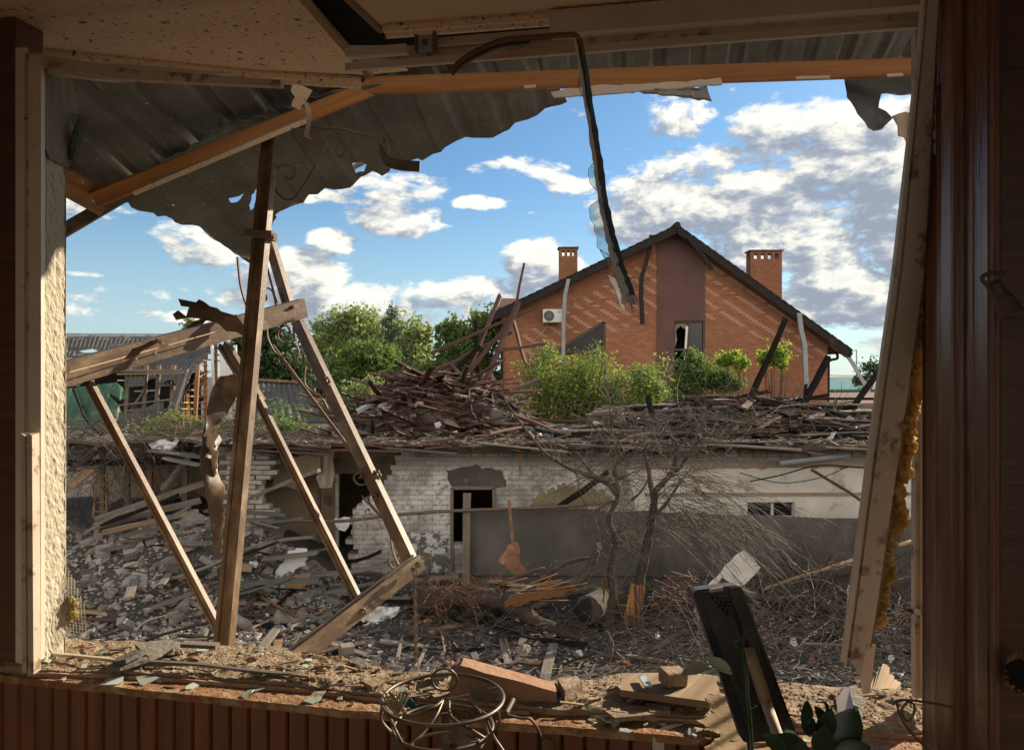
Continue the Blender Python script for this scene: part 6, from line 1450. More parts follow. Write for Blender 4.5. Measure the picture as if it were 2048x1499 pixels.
# concrete slab pieces
for (pts, l) in (([(160, 1170, 12.3), (255, 1150, 12.4), (290, 1160, 12.0), (250, 1185, 11.6), (160, 1200, 11.5)], 'long grey concrete slab lying on the rubble slope at the left'),
                 ([(345, 1215, 11.5), (380, 1180, 11.7), (378, 1205, 11.3), (350, 1218, 11.2)], 'small whitish slab piece on the ground below the rubble slope')):
    q = [P(*p) for p in pts]; MB().poly(q, (0, .03, -.12)).build('concrete_slab', mt['rock'], None, l, 'slab')
cbk = empty('hollow_brick', P(300, 1160, 12.2), 'hollow clay block lying on the rubble slope at the left', 'brick'); cbk['org'] = list(cbk.location)
MB().box(P(302, 1130, 12.2), (.34, .18, .20), Euler((.2, .2, .5))).build('body', mt['rock'], cbk)
for k in range(3): MB().box(P(296+k*8, 1124+k*2, 12.08), (.05, .03, .08), Euler((.2, .2, .5))).build('cavity', mt['hole'], cbk)
# rubble chunks: individuals
mt['palerock'] = M('pale_masonry', (.36, .325, .28), (.24, .215, .185), 5, .95, bump=.8, bsc=26, bdist=.02)
rocks = [MB().blob((0, 0, 0), (1, rnd(.6, 1), rnd(.45, .8)), 2, .55, rnd(.9, 1.6), i*3.3).mesh('rubble_chunk', mt['rock']) for i in range(9)]
rocks += [MB().box((0, 0, 0), (1.9, rnd(.8, 1.3), rnd(.5, .9))).mesh('rubble_chunk', mt[random.choice(['palerock', 'palerock', 'rock'])]) for i in range(6)]
rockb = [MB().box((0, 0, 0), (2.2, 1.05, .75)).mesh('brick', mt['redrub']), MB().blob((0, 0, 0), (1.1, .8, .6), 2, .5, 1.2, 7).mesh('brick', mt['redrub'])]
def gz(x, y): return gh(x, y)
cnt = 0
for i in range(290):
    if i < 200: x = rnd(-8.3, -3.1); y = rnd(10.6, 14.0); s = (.05, .14)
    else: x = rnd(-5, 7.5); y = rnd(9.4, 12.6); s = (.03, .09)
    o = bpy.data.objects.new('rubble_chunk', random.choice(rocks)); COL.objects.link(o); q = rnd(*s)*random.choice([.6, .8, 1, 1.2]); o.scale = (q, q, q)
    o.location = (x, y, gz(x, y)+q*.4); o.rotation_euler = (rnd(-.7, .7), rnd(-.7, .7), rnd(0, 6.3))
    tag(o, ('large' if q > .09 else 'medium' if q > .055 else 'small')+' grey rubble chunk on the %s of the left slope' % (('left end' if x < -6.6 else 'middle' if x < -4.8 else 'right foot')+(', far up' if y > 12.6 else ', low down' if y < 11.5 else '')) if i < 200 else 'grey rubble chunk on the open ground of the yard', 'rubble', 'rubble chunks on the left slope' if i < 200 else 'rubble chunks in the yard')
for i in range(34):
    x = rnd(-3, 6); y = rnd(9.6, 12.4); o = bpy.data.objects.new('brick_piece', random.choice(rockb)); COL.objects.link(o); q = rnd(.04, .07); o.scale = (q,)*3
    o.location = (x, y, gz(x, y)+.02); o.rotation_euler = (rnd(-.4, .4), rnd(-.4, .4), rnd(0, 6)); tag(o, 'piece of red brick on the ground of the yard', 'brick', 'brick pieces in the yard')
def massmesh(n, xr_, yr_, rr_, name, mat, label, boxy=.3, dens=None):
    mb = MB()
    for i in range(n):
        x = rnd(*xr_); y = rnd(*yr_)
        if dens and random.random() > dens(x, y): continue
        r = rnd(*rr_)*(1 if random.random() > .1 else 1.8); mb.blob((x, y, gz(x, y)+r*.3), (r*rnd(.8, 1.5), r*rnd(.7, 1.2), r*rnd(.5, 1.0)), 1, .7, 1.3, i)
    return mb.build(name, mt[mat], None, label, 'rubble', kind='stuff')
massmesh(6000, (-8.5, 8.2), (8.6, 13.8), (.006, .026), 'gravel', 'rockd', 'fine grey rubble and crumbs covering the yard')
massmesh(4200, (-8.5, -2.6), (10.2, 14.0), (.010, .036), 'gravel', 'palerock', 'pale rubble covering the slope at the left of the yard')
massmesh(650, (-4, 8), (8.6, 12.9), (.010, .03), 'gravel', 'redrub', 'reddish crumbs in the soil of the yard')
massmesh(900, (-6, 8), (8.8, 13), (.008, .022), 'gravel', 'paper', 'whitish crumbs and glass bits strewn over the yard')
# larger masonry lumps and boards heaped against the collapsed corner
random.seed(88)
for i in range(90):
    x = rnd(-7.8, -2.6); y = rnd(11.2, 13.7); q = rnd(.07, .22); m_ = random.choice(['palerock', 'rock', 'concrete', 'palerock', 'beige'])
    mb = MB(); rot = Euler((rnd(-.6, .6), rnd(-.6, .6), rnd(0, 6))).to_matrix(); n = random.choice([4, 5, 6]); a0 = rnd(0, 6)
    pts = [rot @ Vector((math.cos(a0+k*6.28/n)*q*rnd(.7, 1.5), math.sin(a0+k*6.28/n)*q*rnd(.6, 1.1), 0))+Vector((x, y, gz(x, y)+q*.45)) for k in range(n)]
    mb.poly(pts, rot @ Vector((0, 0, -q*rnd(.25, .9))))
    mb.build('masonry_lump', mt[m_], None, 'broken %s masonry lump on the %s of the left rubble slope' % ({'palerock': 'pale grey', 'rock': 'grey', 'concrete': 'concrete', 'beige': 'beige'}[m_], ('left' if x < -6 else 'middle' if x < -4.3 else 'right')+(' top' if y > 12.6 else ' foot')), 'masonry lump', 'masonry lumps on the left slope')
for i in range(30):
    x = rnd(-7.5, -2.2); y = rnd(11.6, 13.8); L = rnd(.5, 1.7); a = rnd(-.4, .5); p = Vector((x, y, gz(x, y)+rnd(.05, .35)))
    m_ = random.choice(['greywood', 'greywood', 'rockd', 'char', 'slate'])
    MB().beam(p, p+Vector((math.cos(a)*L, math.sin(a)*L*.5, rnd(-.1, .45)*L)), rnd(.06, .2), rnd(.02, .06), seg=3, jag=.03, bend=rnd(-.05, .05)).build('fallen_board', mt[m_], None, 'fallen %s board on the %s of the left rubble slope' % ({'greywood': 'grey', 'rockd': 'dust-caked', 'char': 'charred', 'slate': 'slate-grey'}[m_], 'left' if x < -5.5 else 'middle' if x < -3.8 else 'right'), 'board', 'boards on the left slope')
# planks and sticks in the yard
yp = protos(['greywood', 'char', 'dustwood', 'redwood', 'char', 'pine_old'], 14, (.3, 1.3), (.03, .12), (.015, .04), 'yard_plank')
for i in range(150):
    x = rnd(-6.5, 7.8) if i % 3 else rnd(-4.5, -.5); y = rnd(9.6, 13.6)
    scat(yp, (x, y, gz(x, y)+rnd(.03, .10)), 'yard_plank', lambda w, p: '%s plank piece on the %s of the yard' % (w, ('left side' if p[0] < -3 else 'middle' if p[0] < 1.5 else 'right side')+(' near the sill' if p[1] < 11 else ' by the far wall' if p[1] > 12.3 else '')), 'plank', 'plank pieces in the yard', rx=(-.15, .15), ry=(-.12, .12), sc=(.6, 1.2))
mb = MB()
for i in range(4200):
    x = rnd(-6, 8.2); y = rnd(8.8, 13.6); L = rnd(.04, .3); a = rnd(0, 6.28); p = Vector((x, y, gz(x, y)+rnd(.005, .05))); w_ = rnd(.004, .014)
    mb.extrude([(-w_, -.003), (-w_, .003), (w_, .003), (w_, -.003)], p, p+Vector((math.cos(a)*L, math.sin(a)*L, rnd(-.1, .25)*L)))
mb.build('splinters', mt['greywood'], None, 'grey splinters littering the yard', 'splinters', kind='stuff')
for i in range(60):
    x = rnd(-4.4, 6); y = rnd(9.4, 12.8)
    shard(Vector((x, y, gz(x, y)+.06)), rnd(.03, .10), (rnd(-.9, .9), rnd(-1.1, .3), .9), random.choice([mt['paper'], mt['white'], mt['rust'], mt['rag'], mt['slate']]), 'litter_scrap', 'scrap of board or plastic lying in the yard', 'scrap', 'scraps in the yard', th=.01, n=5)
# heaps of broken glass
mb = MB()
for i in range(1800):
    x = random.gauss(-2.6, .65); y = random.gauss(12.2, .4); r = rnd(.008, .03); p = Vector((x, y, gz(x, y)+.02+rnd(0, .05))); nn = Vector((rnd(-.8, .8), rnd(-.8, .8), 1)).normalized(); u_ = nn.orthogonal()*r; v_ = nn.cross(u_)
    mb.v += [p-u_, p+v_*.8, p+u_*.7-v_*.6]; k = len(mb.v); mb.face((k-3, k-2, k-1))
mb.build('broken_glass', M('glass_bits', (.34, .42, .41), (.22, .28, .28), 60, .15, bump=0), None, 'heap of greenish broken glass behind the lower frame rail', 'glass', kind='stuff')
for (q, Y, mat, nm, l) in ((((690, 1232), (730, 1215), (800, 1212), (795, 1228), (740, 1262), (705, 1256)), 11.2, 'ragw', 'plastic_sheet', 'crumpled white plastic sheet behind the lower end of the frame'),
    (((1385, 1225), (1400, 1190), (1470, 1110), (1486, 1100), (1521, 1134), (1490, 1168), (1440, 1215), (1400, 1240)), 11.0, 'white', 'white_board', 'white board standing tilted on the ground behind the black casing'),
    (((1072, 1000+0), (1075, 1000), (1076, 1001)), 11, 'white', None, None)):
    if nm: crump(list(q), Y, nm, l, mat, .03 if mat == 'white' else .14, 'board' if mat == 'white' else 'plastic', .01 if mat == 'white' else .09, seed=41, st=4)
MB().box(P(693, 1297, 9.9), (.17, .13, .12), Euler((.1, .05, .5))).build('grey_block', mt['rock'], None, 'single grey stone block on the ground beside the lower frame rail', 'block')
crump([(1030, 1083), (1036, 1085), (1040, 1120), (1052, 1138), (1030, 1150), (1005, 1130), (995, 1120), (1010, 1100)], 11.4, 'rusty_sheet', 'upright reddish rusted sheet scrap behind the uprooted log', 'rust', .10, 'metal scrap', seed=42, st=4)
crump([(1152, 1300), (1162, 1298), (1168, 1312), (1160, 1322), (1150, 1314)], 10.0, 'food_packet', 'small crumpled white packet on the ground in front of the log', 'ragw', .02, 'packet', seed=43, st=3)
crump([(1040, 1180), (1065, 1170), (1070, 1180), (1058, 1192), (1045, 1192)], 11.0, 'plastic_cup', 'small white box wedged in the splintered log', 'paper', .02, 'box', seed=44, st=3)
# ======================= BACKGROUND HOUSES
random.seed(91)
HY = 30.0
def HX(px, Y=HY): return (px-CX)/F*Y
def HZ(py, Y=HY): return CZ+(CY-py)/F*Y
bh = empty('brick_house', Vector((6.5, HY, 0)), 'large orange brick house with a plum render strip and two chimneys behind the bushes', 'house'); bh['org'] = list(bh.location)
xl_, xr_, xa = HX(1003), HX(1655), HX(1348); za, zl, zr = HZ(468), HZ(632), HZ(702)
sl1 = (za-zl)/(xa-HX(1003)); sl2 = (za-zr)/(HX(1676)-xa)
gable = [(xl_, 0), (xl_, za-sl1*(xa-xl_)), (xa, za), (xr_, za-sl2*(xr_-xa)), (xr_, 0)]
tri = [(HX(1110), HZ(704)), (HX(1208), HZ(703)), (HX(1208), HZ(643))]
tri = [(HX(1112), HZ(703)), (HX(1207.5), HZ(702.5)), (HX(1207.5), HZ(644))]
win = [(HX(1347), HZ(900)), (HX(1347), HZ(642)), (HX(1408), HZ(642)), (HX(1408), HZ(900))]
mb = sheet(gable, lambda a, b: Vector((a, HY, b)), 3, 3, (0, .3, 0), [tri, win]); mb.build('brick_gable', mt['hbrick'], bh)
MB().poly([Vector((xr_, HY+.3, 0)), Vector((xr_, HY+11, 0)), Vector((xr_, HY+11, gable[3][1]-.05)), Vector((xr_, HY+.3, gable[3][1]-.05))], (-.3, 0, 0)).build('side_wall', mt['cbrick'], bh)
MB().poly([Vector((xl_, HY+.3, 0)), Vector((xl_, HY+11, 0)), Vector((xl_, HY+11, gable[1][1]-.05)), Vector((xl_, HY+.3, gable[1][1]-.05))], (.3, 0, 0)).build('side_wall', mt['cbrick'], bh)
# plum strip
px0, px1 = HX(1314), HX(1409.5)
strip_ = [(px0, 0), (px0, za-sl1*(xa-px0)-.02), (xa, za-.03), (px1, za-sl2*(px1-xa)-.02), (px1, 0)]
mb = sheet(strip_, lambda a, b: Vector((a, HY-.05, b)), 3, 3, (0, .045, 0), [[(x, z) for x, z in win]]) if False else None
st2 = [(px0, 0), (px0, strip_[1][1]), (xa, strip_[2][1]), (px1, strip_[3][1]), (px1, HZ(641)), (win[1][0], HZ(641)), (win[1][0], 0)]
mb = sheet(st2, lambda a, b: Vector((a, HY-.05, b)), 3, 3, (0, .045, 0)); mb.build('plum_render', mt['stuccob'], bh)
# roof planes with tiles and verge boards
def roofplane(x0, z0, x1, z1, name, y0=HY-.55, y1=HY+11.5, th=.10):
    d = Vector((x1-x0, 0, z1-z0)); n = Vector((-d.z, 0, d.x)).normalized()
    if n.z < 0: n = -n
    mb = MB(); mb.poly([Vector((x0, y0, z0)), Vector((x1, y0, z1)), Vector((x1, y1, z1)), Vector((x0, y1, z0))], n*th)
    L = d.length; k = 0; du = d/L
    # stepped tile courses along the verge
    while k*.33 < L-.1:
        c = Vector((x0, 0, z0))+du*(k*.33+.165)+n*(th+.03)
        dn = du if z1 < z0 else -du
        mb.extrude([(-.17, -.035), (-.17, .02), (.17, .045), (.17, -.01)] if True else [], Vector((c.x, y0, c.z)), Vector((c.x, y0+1.2, c.z)), up=(n-dn*.0)); k += 1
    return mb.build(name, mt['roofd'], bh)
xel, zel = HX(984), za+.10-sl1*(xa-HX(984)); xer, zer = HX(1690), za+.10-sl2*(HX(1690)-xa)
roofplane(xel, zel, xa, za+.10, 'roof_slope'); roofplane(xa, za+.10, xer, zer, 'roof_slope')
for (a, b) in (((xel, zel), (xa, za+.10)), ((xa, za+.10), (xer, zer))):
    v0 = Vector((a[0], HY-.58, a[1]-.08)); v1 = Vector((b[0], HY-.58, b[1]-.08)); MB().extrude([(-.02, -.08), (-.02, .10), (.02, .10), (.02, -.08)], v0, v1).build('verge_board', mt['roofd'], bh)
    v0.y = v1.y = HY-.30; v0.z -= .07; v1.z -= .07; MB().extrude([(-.27, -.01), (-.27, .01), (.27, .01), (.27, -.01)], v0, v1).build('soffit', mt['darkwood'], bh)
MB().tube([Vector((xa, HY-.62, za+.24)), Vector((xa, HY+11, za+.24))], .13, 10).build('ridge_cap', mt['roofd'], bh)
# windows
wx0, wx1 = win[0][0], win[2][0]; wz1 = win[1][1]; wz0 = HZ(900)
w1 = MB()
for a, b in (((wx0, wz1), (wx1, wz1)), ((wx0, wz0), (wx0, wz1)), ((wx1, wz0), (wx1, wz1)), ((HX(1378), wz0), (HX(1378), wz1)), ((wx0, HZ(699)), (wx1, HZ(699))), ((wx0, HZ(760)), (wx1, HZ(760)))):
    w1.beam(Vector((a[0], HY+.04, a[1])), Vector((b[0], HY+.04, b[1])), .10, .09)
w1o = w1.build('window', mt['brownframe'], bh)
def panel3(px, Y, mat, name, par, th=.01):
    return MB().poly([Vector((HX(x), Y, HZ(y))) for x, y in px], (0, th, 0)).build(name, mt[mat], par)
panel3([(1379, 645), (1406, 645), (1406, 697), (1379, 697)], HY+.07, 'glassd', 'pane', w1o); panel3([(1379, 701), (1406, 701), (1406, 758), (1379, 758)], HY+.07, 'glassd', 'pane', w1o)
panel3([(1349, 645), (1377, 645), (1377, 662), (1370, 658), (1362, 651), (1353, 660), (1355, 680), (1350, 697)], HY+.08, 'beige', 'torn_curtain', w1o)
mb = MB(); mb.beam(Vector((HX(1374), HY+.0, HZ(652))), Vector((HX(1371), HY-.02, HZ(697))), .09, .01); mb.build('broken_glass', mt['white'], w1o)
mb = MB(); mb.beam(Vector((HX(1371), HY+.0, HZ(706))), Vector((HX(1368), HY-.02, HZ(735))), .07, .01); mb.build('broken_glass', mt['white'], w1o)
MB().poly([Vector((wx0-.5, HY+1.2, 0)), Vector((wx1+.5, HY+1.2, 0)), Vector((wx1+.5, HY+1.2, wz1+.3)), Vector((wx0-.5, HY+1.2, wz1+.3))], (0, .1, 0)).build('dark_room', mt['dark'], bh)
w2 = MB(); T3 = [Vector((x, HY-.01, z)) for x, z in tri]
for i in range(3): w2.beam(T3[i], T3[(i+1) % 3], .12, .10, up=(0, -1, 0))
w2.beam(Vector((HX(1101), HY-.03, HZ(705))), Vector((HX(1208), HY-.03, HZ(705))), .14, .06)
w2o = w2.build('triangular_window', mt['brownframe'], bh)
mb = MB(); k = 0
for x in np.arange(HX(1128), HX(1206), .085):
    f = (x-tri[0][0])/(tri[1][0]-tri[0][0]); zt_ = tri[0][1]+(tri[2][1]-tri[0][1])*f-.08; mb.beam(Vector((x, HY+.13+.03*(k % 2), tri[0][1]+.02)), Vector((x, HY+.13, zt_)), .075, .02); k += 1
mb.build('curtain', M('dim_curtain', (.12, .11, .095), (.07, .065, .055), 5, .9), w2o)
MB().poly([p+Vector((0, .08, 0)) for p in T3], (0, .01, 0)).build('pane', glassm('far_glass', (.30, .32, .33), .02, .3), w2o)
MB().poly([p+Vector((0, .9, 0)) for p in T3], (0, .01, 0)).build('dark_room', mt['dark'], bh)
# small opening low right
panel3([(1513, 795), (1577, 795), (1577, 830), (1513, 830)], HY-.02, 'glassd', 'window', bh, .015)
# chimneys
def chim(x0, x1, yt, yb_, n, label):
    Y = HY+3.2; a, b = HX(x0, Y), HX(x1, Y); zt_, zb2 = HZ(yt, Y), HZ(yb_, Y)-1.2; d = .62; hz = .22; cap = MB()
    body = MB(); zo = zt_-.38
    body.poly([Vector((a, Y, zb2)), Vector((b, Y, zb2)), Vector((b, Y+d, zb2)), Vector((a, Y+d, zb2))], (0, 0, zo-zb2))
    body.poly([Vector((a, Y, zt_-.14)), Vector((b, Y, zt_-.14)), Vector((b, Y+d, zt_-.14)), Vector((a, Y+d, zt_-.14))], (0, 0, .10))
    w = (b-a)/(2*n+1)
    for i in range(n+1):
        x = a+w*2*i
        for yy_ in ((Y, Y+d-.12) if i in (0, n) else (Y,)): body.poly([Vector((x, yy_, zo)), Vector((x+w, yy_, zo)), Vector((x+w, yy_+.12, zo)), Vector((x, yy_+.12, zo))], (0, 0, zt_-.14-zo))
    body.build('chimney', mt['cbrick'], bh)
    cap.poly([Vector((a-.06, Y-.06, zt_-.04)), Vector((b+.06, Y-.06, zt_-.04)), Vector((b+.06, Y+d+.06, zt_-.04)), Vector((a-.06, Y+d+.06, zt_-.04))], (0, 0, .05)); cap.build('chimney_cap', mt['tile'], bh)
chim(1119, 1155, 494, 570, 3, ''); chim(1501, 1564, 500, 620, 4, '')
# dangling verge flashings and pipes on the gable
def gpipe(px, w, th, mat, name, Y=HY-.25, par=bh):
    pts = [Vector((HX(x, Y), Y, HZ(y, Y))) for x, y in px]; return MB().ribbon(pts, Vector((w, 0, 0)), th).build(name, mt[mat], par)
gpipe([(1303, 470), (1298, 505), (1283, 555), (1282, 590), (1285, 648)], .16, .10, 'roofd', 'dangling_flashing', HY-.35)
gpipe([(1376, 474), (1392, 496), (1410, 516), (1423, 539)], .17, .10, 'roofd', 'dangling_flashing', HY-.70)
gpipe([(1137, 558), (1130, 590), (1127, 640), (1126.5, 727)], .14, .10, 'pipe', 'hanging_gutter', HY-.62)
gpipe([(1598, 626), (1602, 660), (1609, 690), (1613, 792)], .17, .12, 'pipe', 'hanging_gutter', HY-.70)
dp = MB().tube(smooth_path([Vector((HX(1679), HY+.3, HZ(703))), Vector((HX(1679), HY+.2, HZ(716))), Vector((HX(1660), HY+.1, HZ(722))), Vector((HX(1659), HY+.1, HZ(745))), Vector((HX(1657), HY+.1, 0))], 4), .055, 8).build('downpipe', mt['roofd'], bh)
MB().tube([Vector((HX(1004), HY-.1, HZ(645))), Vector((HX(1003), HY-.1, 0))], .055, 8).build('downpipe', mt['roofd'], bh)
MB().ribbon([Vector((HX(1688), HY, HZ(702))), Vector((HX(1702), HY-.2, HZ(728))), Vector((HX(1713), HY-.3, HZ(752))), Vector((HX(1729), HY-.4, HZ(784)))], Vector((.16, 0, .0)), .05).build('torn_gutter', mt['pipe'], bh)
# second roof piece, left rear
MB().poly([Vector((HX(1003, 33), 33, HZ(600, 33))), Vector((HX(1040, 33), 33, HZ(600, 33))), Vector((HX(1040, 31), 31, HZ(640, 31))), Vector((HX(990, 31), 31, HZ(632, 31)))], (0, 0, .08)).build('rear_roof', mt['tile'], bh)
# air conditioner
ac = MB().box((HX(1104), HY-.28, HZ(633)), (.74, .30, .52)).build('air_conditioner', mt['white'], bh)
c = Vector((HX(1097), HY-.435, HZ(633))); mb = MB(); mb.tube([c+Vector((0, .0, 0)), c+Vector((0, -.012, 0))], .205, 24); mb.build('fan_grille', mt['brownframe'], ac)
mb = MB()
for r in (.06, .12, .18): mb.tube([c+Vector((math.cos(a)*r, -.018, math.sin(a)*r)) for a in np.arange(0, 6.4, .3)], .006, 4, False)
for k in range(6): a = k*math.pi/6; mb.tube([c+Vector((math.cos(a)*.2, -.02, math.sin(a)*.2)), c-Vector((math.cos(a)*.2, .02, math.sin(a)*.2))], .006, 4)
mb.build('fan_wires', mt['pipe'], ac)
MB().box((HX(1117), HY-.436, HZ(626)), (.10, .01, .035)).build('badge', mt['pipe'], ac)
MB().tube(smooth_path([Vector((HX(1097), HY-.12, HZ(648))), Vector((HX(1080), HY-.1, HZ(670))), Vector((HX(1064), HY-.08, HZ(685))), Vector((HX(1061), HY-.08, HZ(705))), Vector((HX(1061), HY-.08, HZ(760)))], 4), .018, 6).build('pipe', mt['rag'], ac)

# ---- wrecked slate-roofed barn, left
bn = empty('wrecked_barn', Vector((-14, 28, 0)), 'wrecked barn with grey corrugated slate roof and bare orange laths in its gable', 'barn'); bn['org'] = list(bn.location)
def bslate(c4, name, n=3, per=.17, amp=.03, holes=(), out=None, mat='slate'):
    tl, tr_, br_, bl_ = [P(*c) for c in c4]; W_ = (tr_-tl).length; H_ = (bl_-tl).length; nn = (tr_-tl).cross(bl_-tl).normalized()
    if nn.y > 0: nn = -nn
    o_ = ragged(out or [(0, 0), (1, 0), (1, 1), (0, 1)], .05, .006, n)
    f = lambda u, v: tl*(1-u)*(1-v)+tr_*u*(1-v)+br_*u*v+bl_*(1-u)*v+nn*(amp*math.sin(u*W_/per*2*math.pi)+.02*math.floor(v*3))
    mb = sheet(o_, f, per/W_/5, .08, (0, 0.004, -.010), holes)
    mb.uv = [None if q is None else [(v*H_, u*W_) for (u, v) in q] for q in mb.uv]
    return mb.build(name, mt[mat], bn)
bslate([(-60, 669, 30), (448, 672, 30), (372, 772, 26.4), (-60, 790, 26.2)], 'roof_slope', holes=[[(.40, .45), (.47, .40), (.52, .50), (.45, .52)], [(.44, .30), (.50, .27), (.54, .32), (.47, .34)], [(.38, .70), (.50, .62), (.58, .66), (.56, .80), (.44, .84), (.38, .80)], [(.60, .22), (.68, .20), (.70, .26), (.62, .27)]],
       out=[(0, 0), (1, 0), (1, .35), (1, .99), (.86, 1.0), (.84, .86), (.70, .88), (.68, .72), (.56, .76), (.50, .95), (0, 1)])
MB().poly([P(-60, 666, 30.1), P(450, 668, 30.1), P(450, 673, 29.9), P(-60, 673, 29.9)], (0, .05, .02)).build('ridge_cap', mt['pipe'], bn)
bslate([(318, 738, 26.6), (365, 738, 26.6), (362, 760, 26.2), (325, 762, 26.2)], 'slate_piece', 5)
bslate([(360, 745, 26.2), (380, 742, 26.3), (352, 838, 25.2), (330, 836, 25.1)], 'slate_piece', 6)
bslate([(235, 835, 26), (328, 800, 26.4), (325, 870, 25.4), (232, 872, 25.2)], 'slate_piece', 7)
bslate([(250, 742, 26.6), (292, 745, 26.6), (290, 772, 26.2), (250, 776, 26.2)], 'slate_piece', 8)
def bb(a, b, w, h, mat, name='stud'): return MB().beam(P(*a), P(*b), w, h).build(name, mt[mat], bn)
bb((-20, 738, 26.6), (375, 742, 26.6), .14, .10, 'greywood', 'wall_plate'); bb((236, 748, 26.5), (368, 746, 26.5), .18, .05, 'pine_old', 'wall_plate')
bb((240, 810, 26.4), (362, 796, 26.4), .16, .05, 'greywood', 'rail'); bb((250, 822, 26.3), (300, 815, 26.3), .10, .05, 'greywood', 'rail')
for x in (258, 293, 318, 348, 396): bb((x, 730, 26.7), (x-8, 870, 26.7), .13, .10, random.choice(['greywood', 'pine_old']))
bb((262, 820, 26.6), (290, 778, 26.6), .10, .06, 'greywood'); bb((240, 760, 26.8), (276, 762, 26.8), .4, .03, 'plaster', 'board'); bb((270, 782, 26.9), (318, 780, 26.9), .12, .05, 'plaster', 'board')
MB().poly([P(-60, 740, 28.8), P(400, 740, 28.8), P(400, 900, 28.8), P(-60, 900, 28.8)], (0, .1, 0)).build('inner_wall', mt['dark'], bn)  # near-black sheet standing in for the shade inside the barn
# gable end: lath grid catching the sun
GA, GB, GC = P(444, 680, 30), P(356, 850, 26.2), P(500, 850, 33.5)
def gp(u, v):                                         # u 0 front .. 1 rear, v 0 top .. 1 bottom, vertical plane of the gable
    b_ = P(360, 850, 25.8)*(1-u)+P(488, 850, 33)*u; return Vector((b_.x, b_.y, b_.z+(GA.z-b_.z)*(1-v)))
for k in range(13):
    v = .10+k*.072; hw_ = min(.5, v*.62)
    for (u0, u1) in ((.5-hw_, .36), (.62, .5+hw_)) if v > .25 else ((.5-hw_, .5+hw_),):
        if u1-u0 > .03 and random.random() > .08: MB().beam(gp(u0, v), gp(u1, v+rnd(-.012, .012)), .09, .04).build('lath', mt['lath'], bn)
for u in (.10, .2, .34, .5, .64, .76, .9):
    v0 = max(.02, abs(u-.5)/.62); MB().beam(gp(u, v0), gp(u, 1.0), .10, .08).build('stud', mt['lath'] if u < .7 else mt['plaster'], bn)
for (x, y0, y1, w) in ((424, 688, 770, .10), (446, 700, 850, .22), (455, 720, 860, .2), (470, 690, 800, .12)):
    bb((x, y0, 28.5), (x+rnd(-4, 8), y1, 28.2), w, .06, 'white', 'white_board')
bb((395, 755, 27.4), (420, 742, 28), .06, .04, 'lath', 'lath'); bb((430, 808, 27.4), (475, 800, 28), .12, .05, 'lath', 'lath')
for i in range(9): shard(P(rnd(395, 470), rnd(740, 830), rnd(28, 29)), rnd(.08, .18), (rnd(-.3, .3), -1, rnd(-.2, .4)), mt[random.choice(['brickd', 'plaster', 'redwood'])], 'shed_junk', 'junk piece showing inside the wrecked barn', 'junk', 'junk inside the wrecked barn', th=.04)
# small slate-roofed sheds
def shed(name, label, ridge, eave, wallz, mat='slate', ridgem='rust'):
    e = empty(name, P(*eave[0])*1.0, label, 'shed'); e['org'] = list(e.location)
    tl, tr_ = P(*ridge[0]), P(*ridge[1]); bl_, br_ = P(*eave[0]), P(*eave[1]); W_ = (tr_-tl).length; H_ = (bl_-tl).length; nn = (tr_-tl).cross(bl_-tl).normalized()
    if nn.z < 0: nn = -nn
    f = lambda u, v: tl*(1-u)*(1-v)+tr_*u*(1-v)+br_*u*v+bl_*(1-u)*v+nn*.03*math.sin(u*W_/.18*2*math.pi)
    mb = sheet([(0, 0), (1, 0), (1, 1), (0, 1)], f, .18/W_/5, .1, (0, 0, -.01)); mb.uv = [None if q is None else [(v*H_, u*W_) for (u, v) in q] for q in mb.uv]; mb.build('roof', mt[mat], e)
    MB().beam(tl+ZU*.06, tr_+ZU*.06, .3, .08).build('ridge_cap', mt[ridgem], e)
    b0 = bl_.copy(); b1 = br_.copy(); b0.z = b1.z = 0
    MB().poly([b0+Vector((0, .3, 0)), b1+Vector((0, .3, 0)), br_+Vector((0, .3, 0)), bl_+Vector((0, .3, 0))], (0, .2, 0)).build('wall', mt['beige'], e)
    t1 = tr_.copy(); t1.z = 0; MB().poly([b1+Vector((0, .5, 0)), t1, tr_, br_+Vector((0, .5, 0))], (-.15, 0, 0)).build('side_wall', mt['beige'], e); return e
shed('slate_shed', 'low shed with dark corrugated slate roof and rusty ridge behind the frame struts', [(505, 762, 27), (612, 768, 27)], [(470, 862, 22), (665, 870, 22)], 2)
shed('far_shed', 'distant grey-roofed shed between the trees at the left of centre', [(605, 703, 44), (700, 703, 44)], [(590, 760, 38), (690, 758, 38)], 2, ridgem='pipe')
# distant teal-roofed house and tiled roof at the right
th_ = empty('teal_roofed_house', P(1700, 790, 60), 'distant cream house with teal roof at the right edge of the opening', 'house'); th_['org'] = list(th_.location)
MB().poly([P(1655, 757, 60), P(1712, 757, 60), P(1742, 778, 56), P(1655, 778, 56)], (0, 0, -.1)).build('roof', mt['teal'], th_)
MB().poly([P(1712, 757, 60), P(1780, 757, 62), P(1790, 778, 56), P(1742, 778, 56)], (0, 0, -.1)).build('roof_hip', mt['slate'], th_)
MB().poly([P(1650, 778, 57), P(1790, 778, 57), P(1790, 850, 57), P(1650, 850, 57)], (0, .3, 0)).build('wall', mt['cream'], th_)
th2 = empty('tiled_roof_house', P(1700, 800, 40), 'low house with brown tiled roof in front of the teal-roofed house', 'house'); th2['org'] = list(th2.location)
mb = MB(); a0, a1 = P(1650, 787, 42), P(1800, 785, 42); b0, b1 = P(1645, 806, 36), P(1830, 806, 36)
for k in range(9): 
    f0, f1 = k/9, (k+1)/9; mb.poly([a0.lerp(b0, f0)+ZU*.05, a1.lerp(b1, f0)+ZU*.05, a1.lerp(b1, f1), a0.lerp(b0, f1)], (0, 0, -.06))
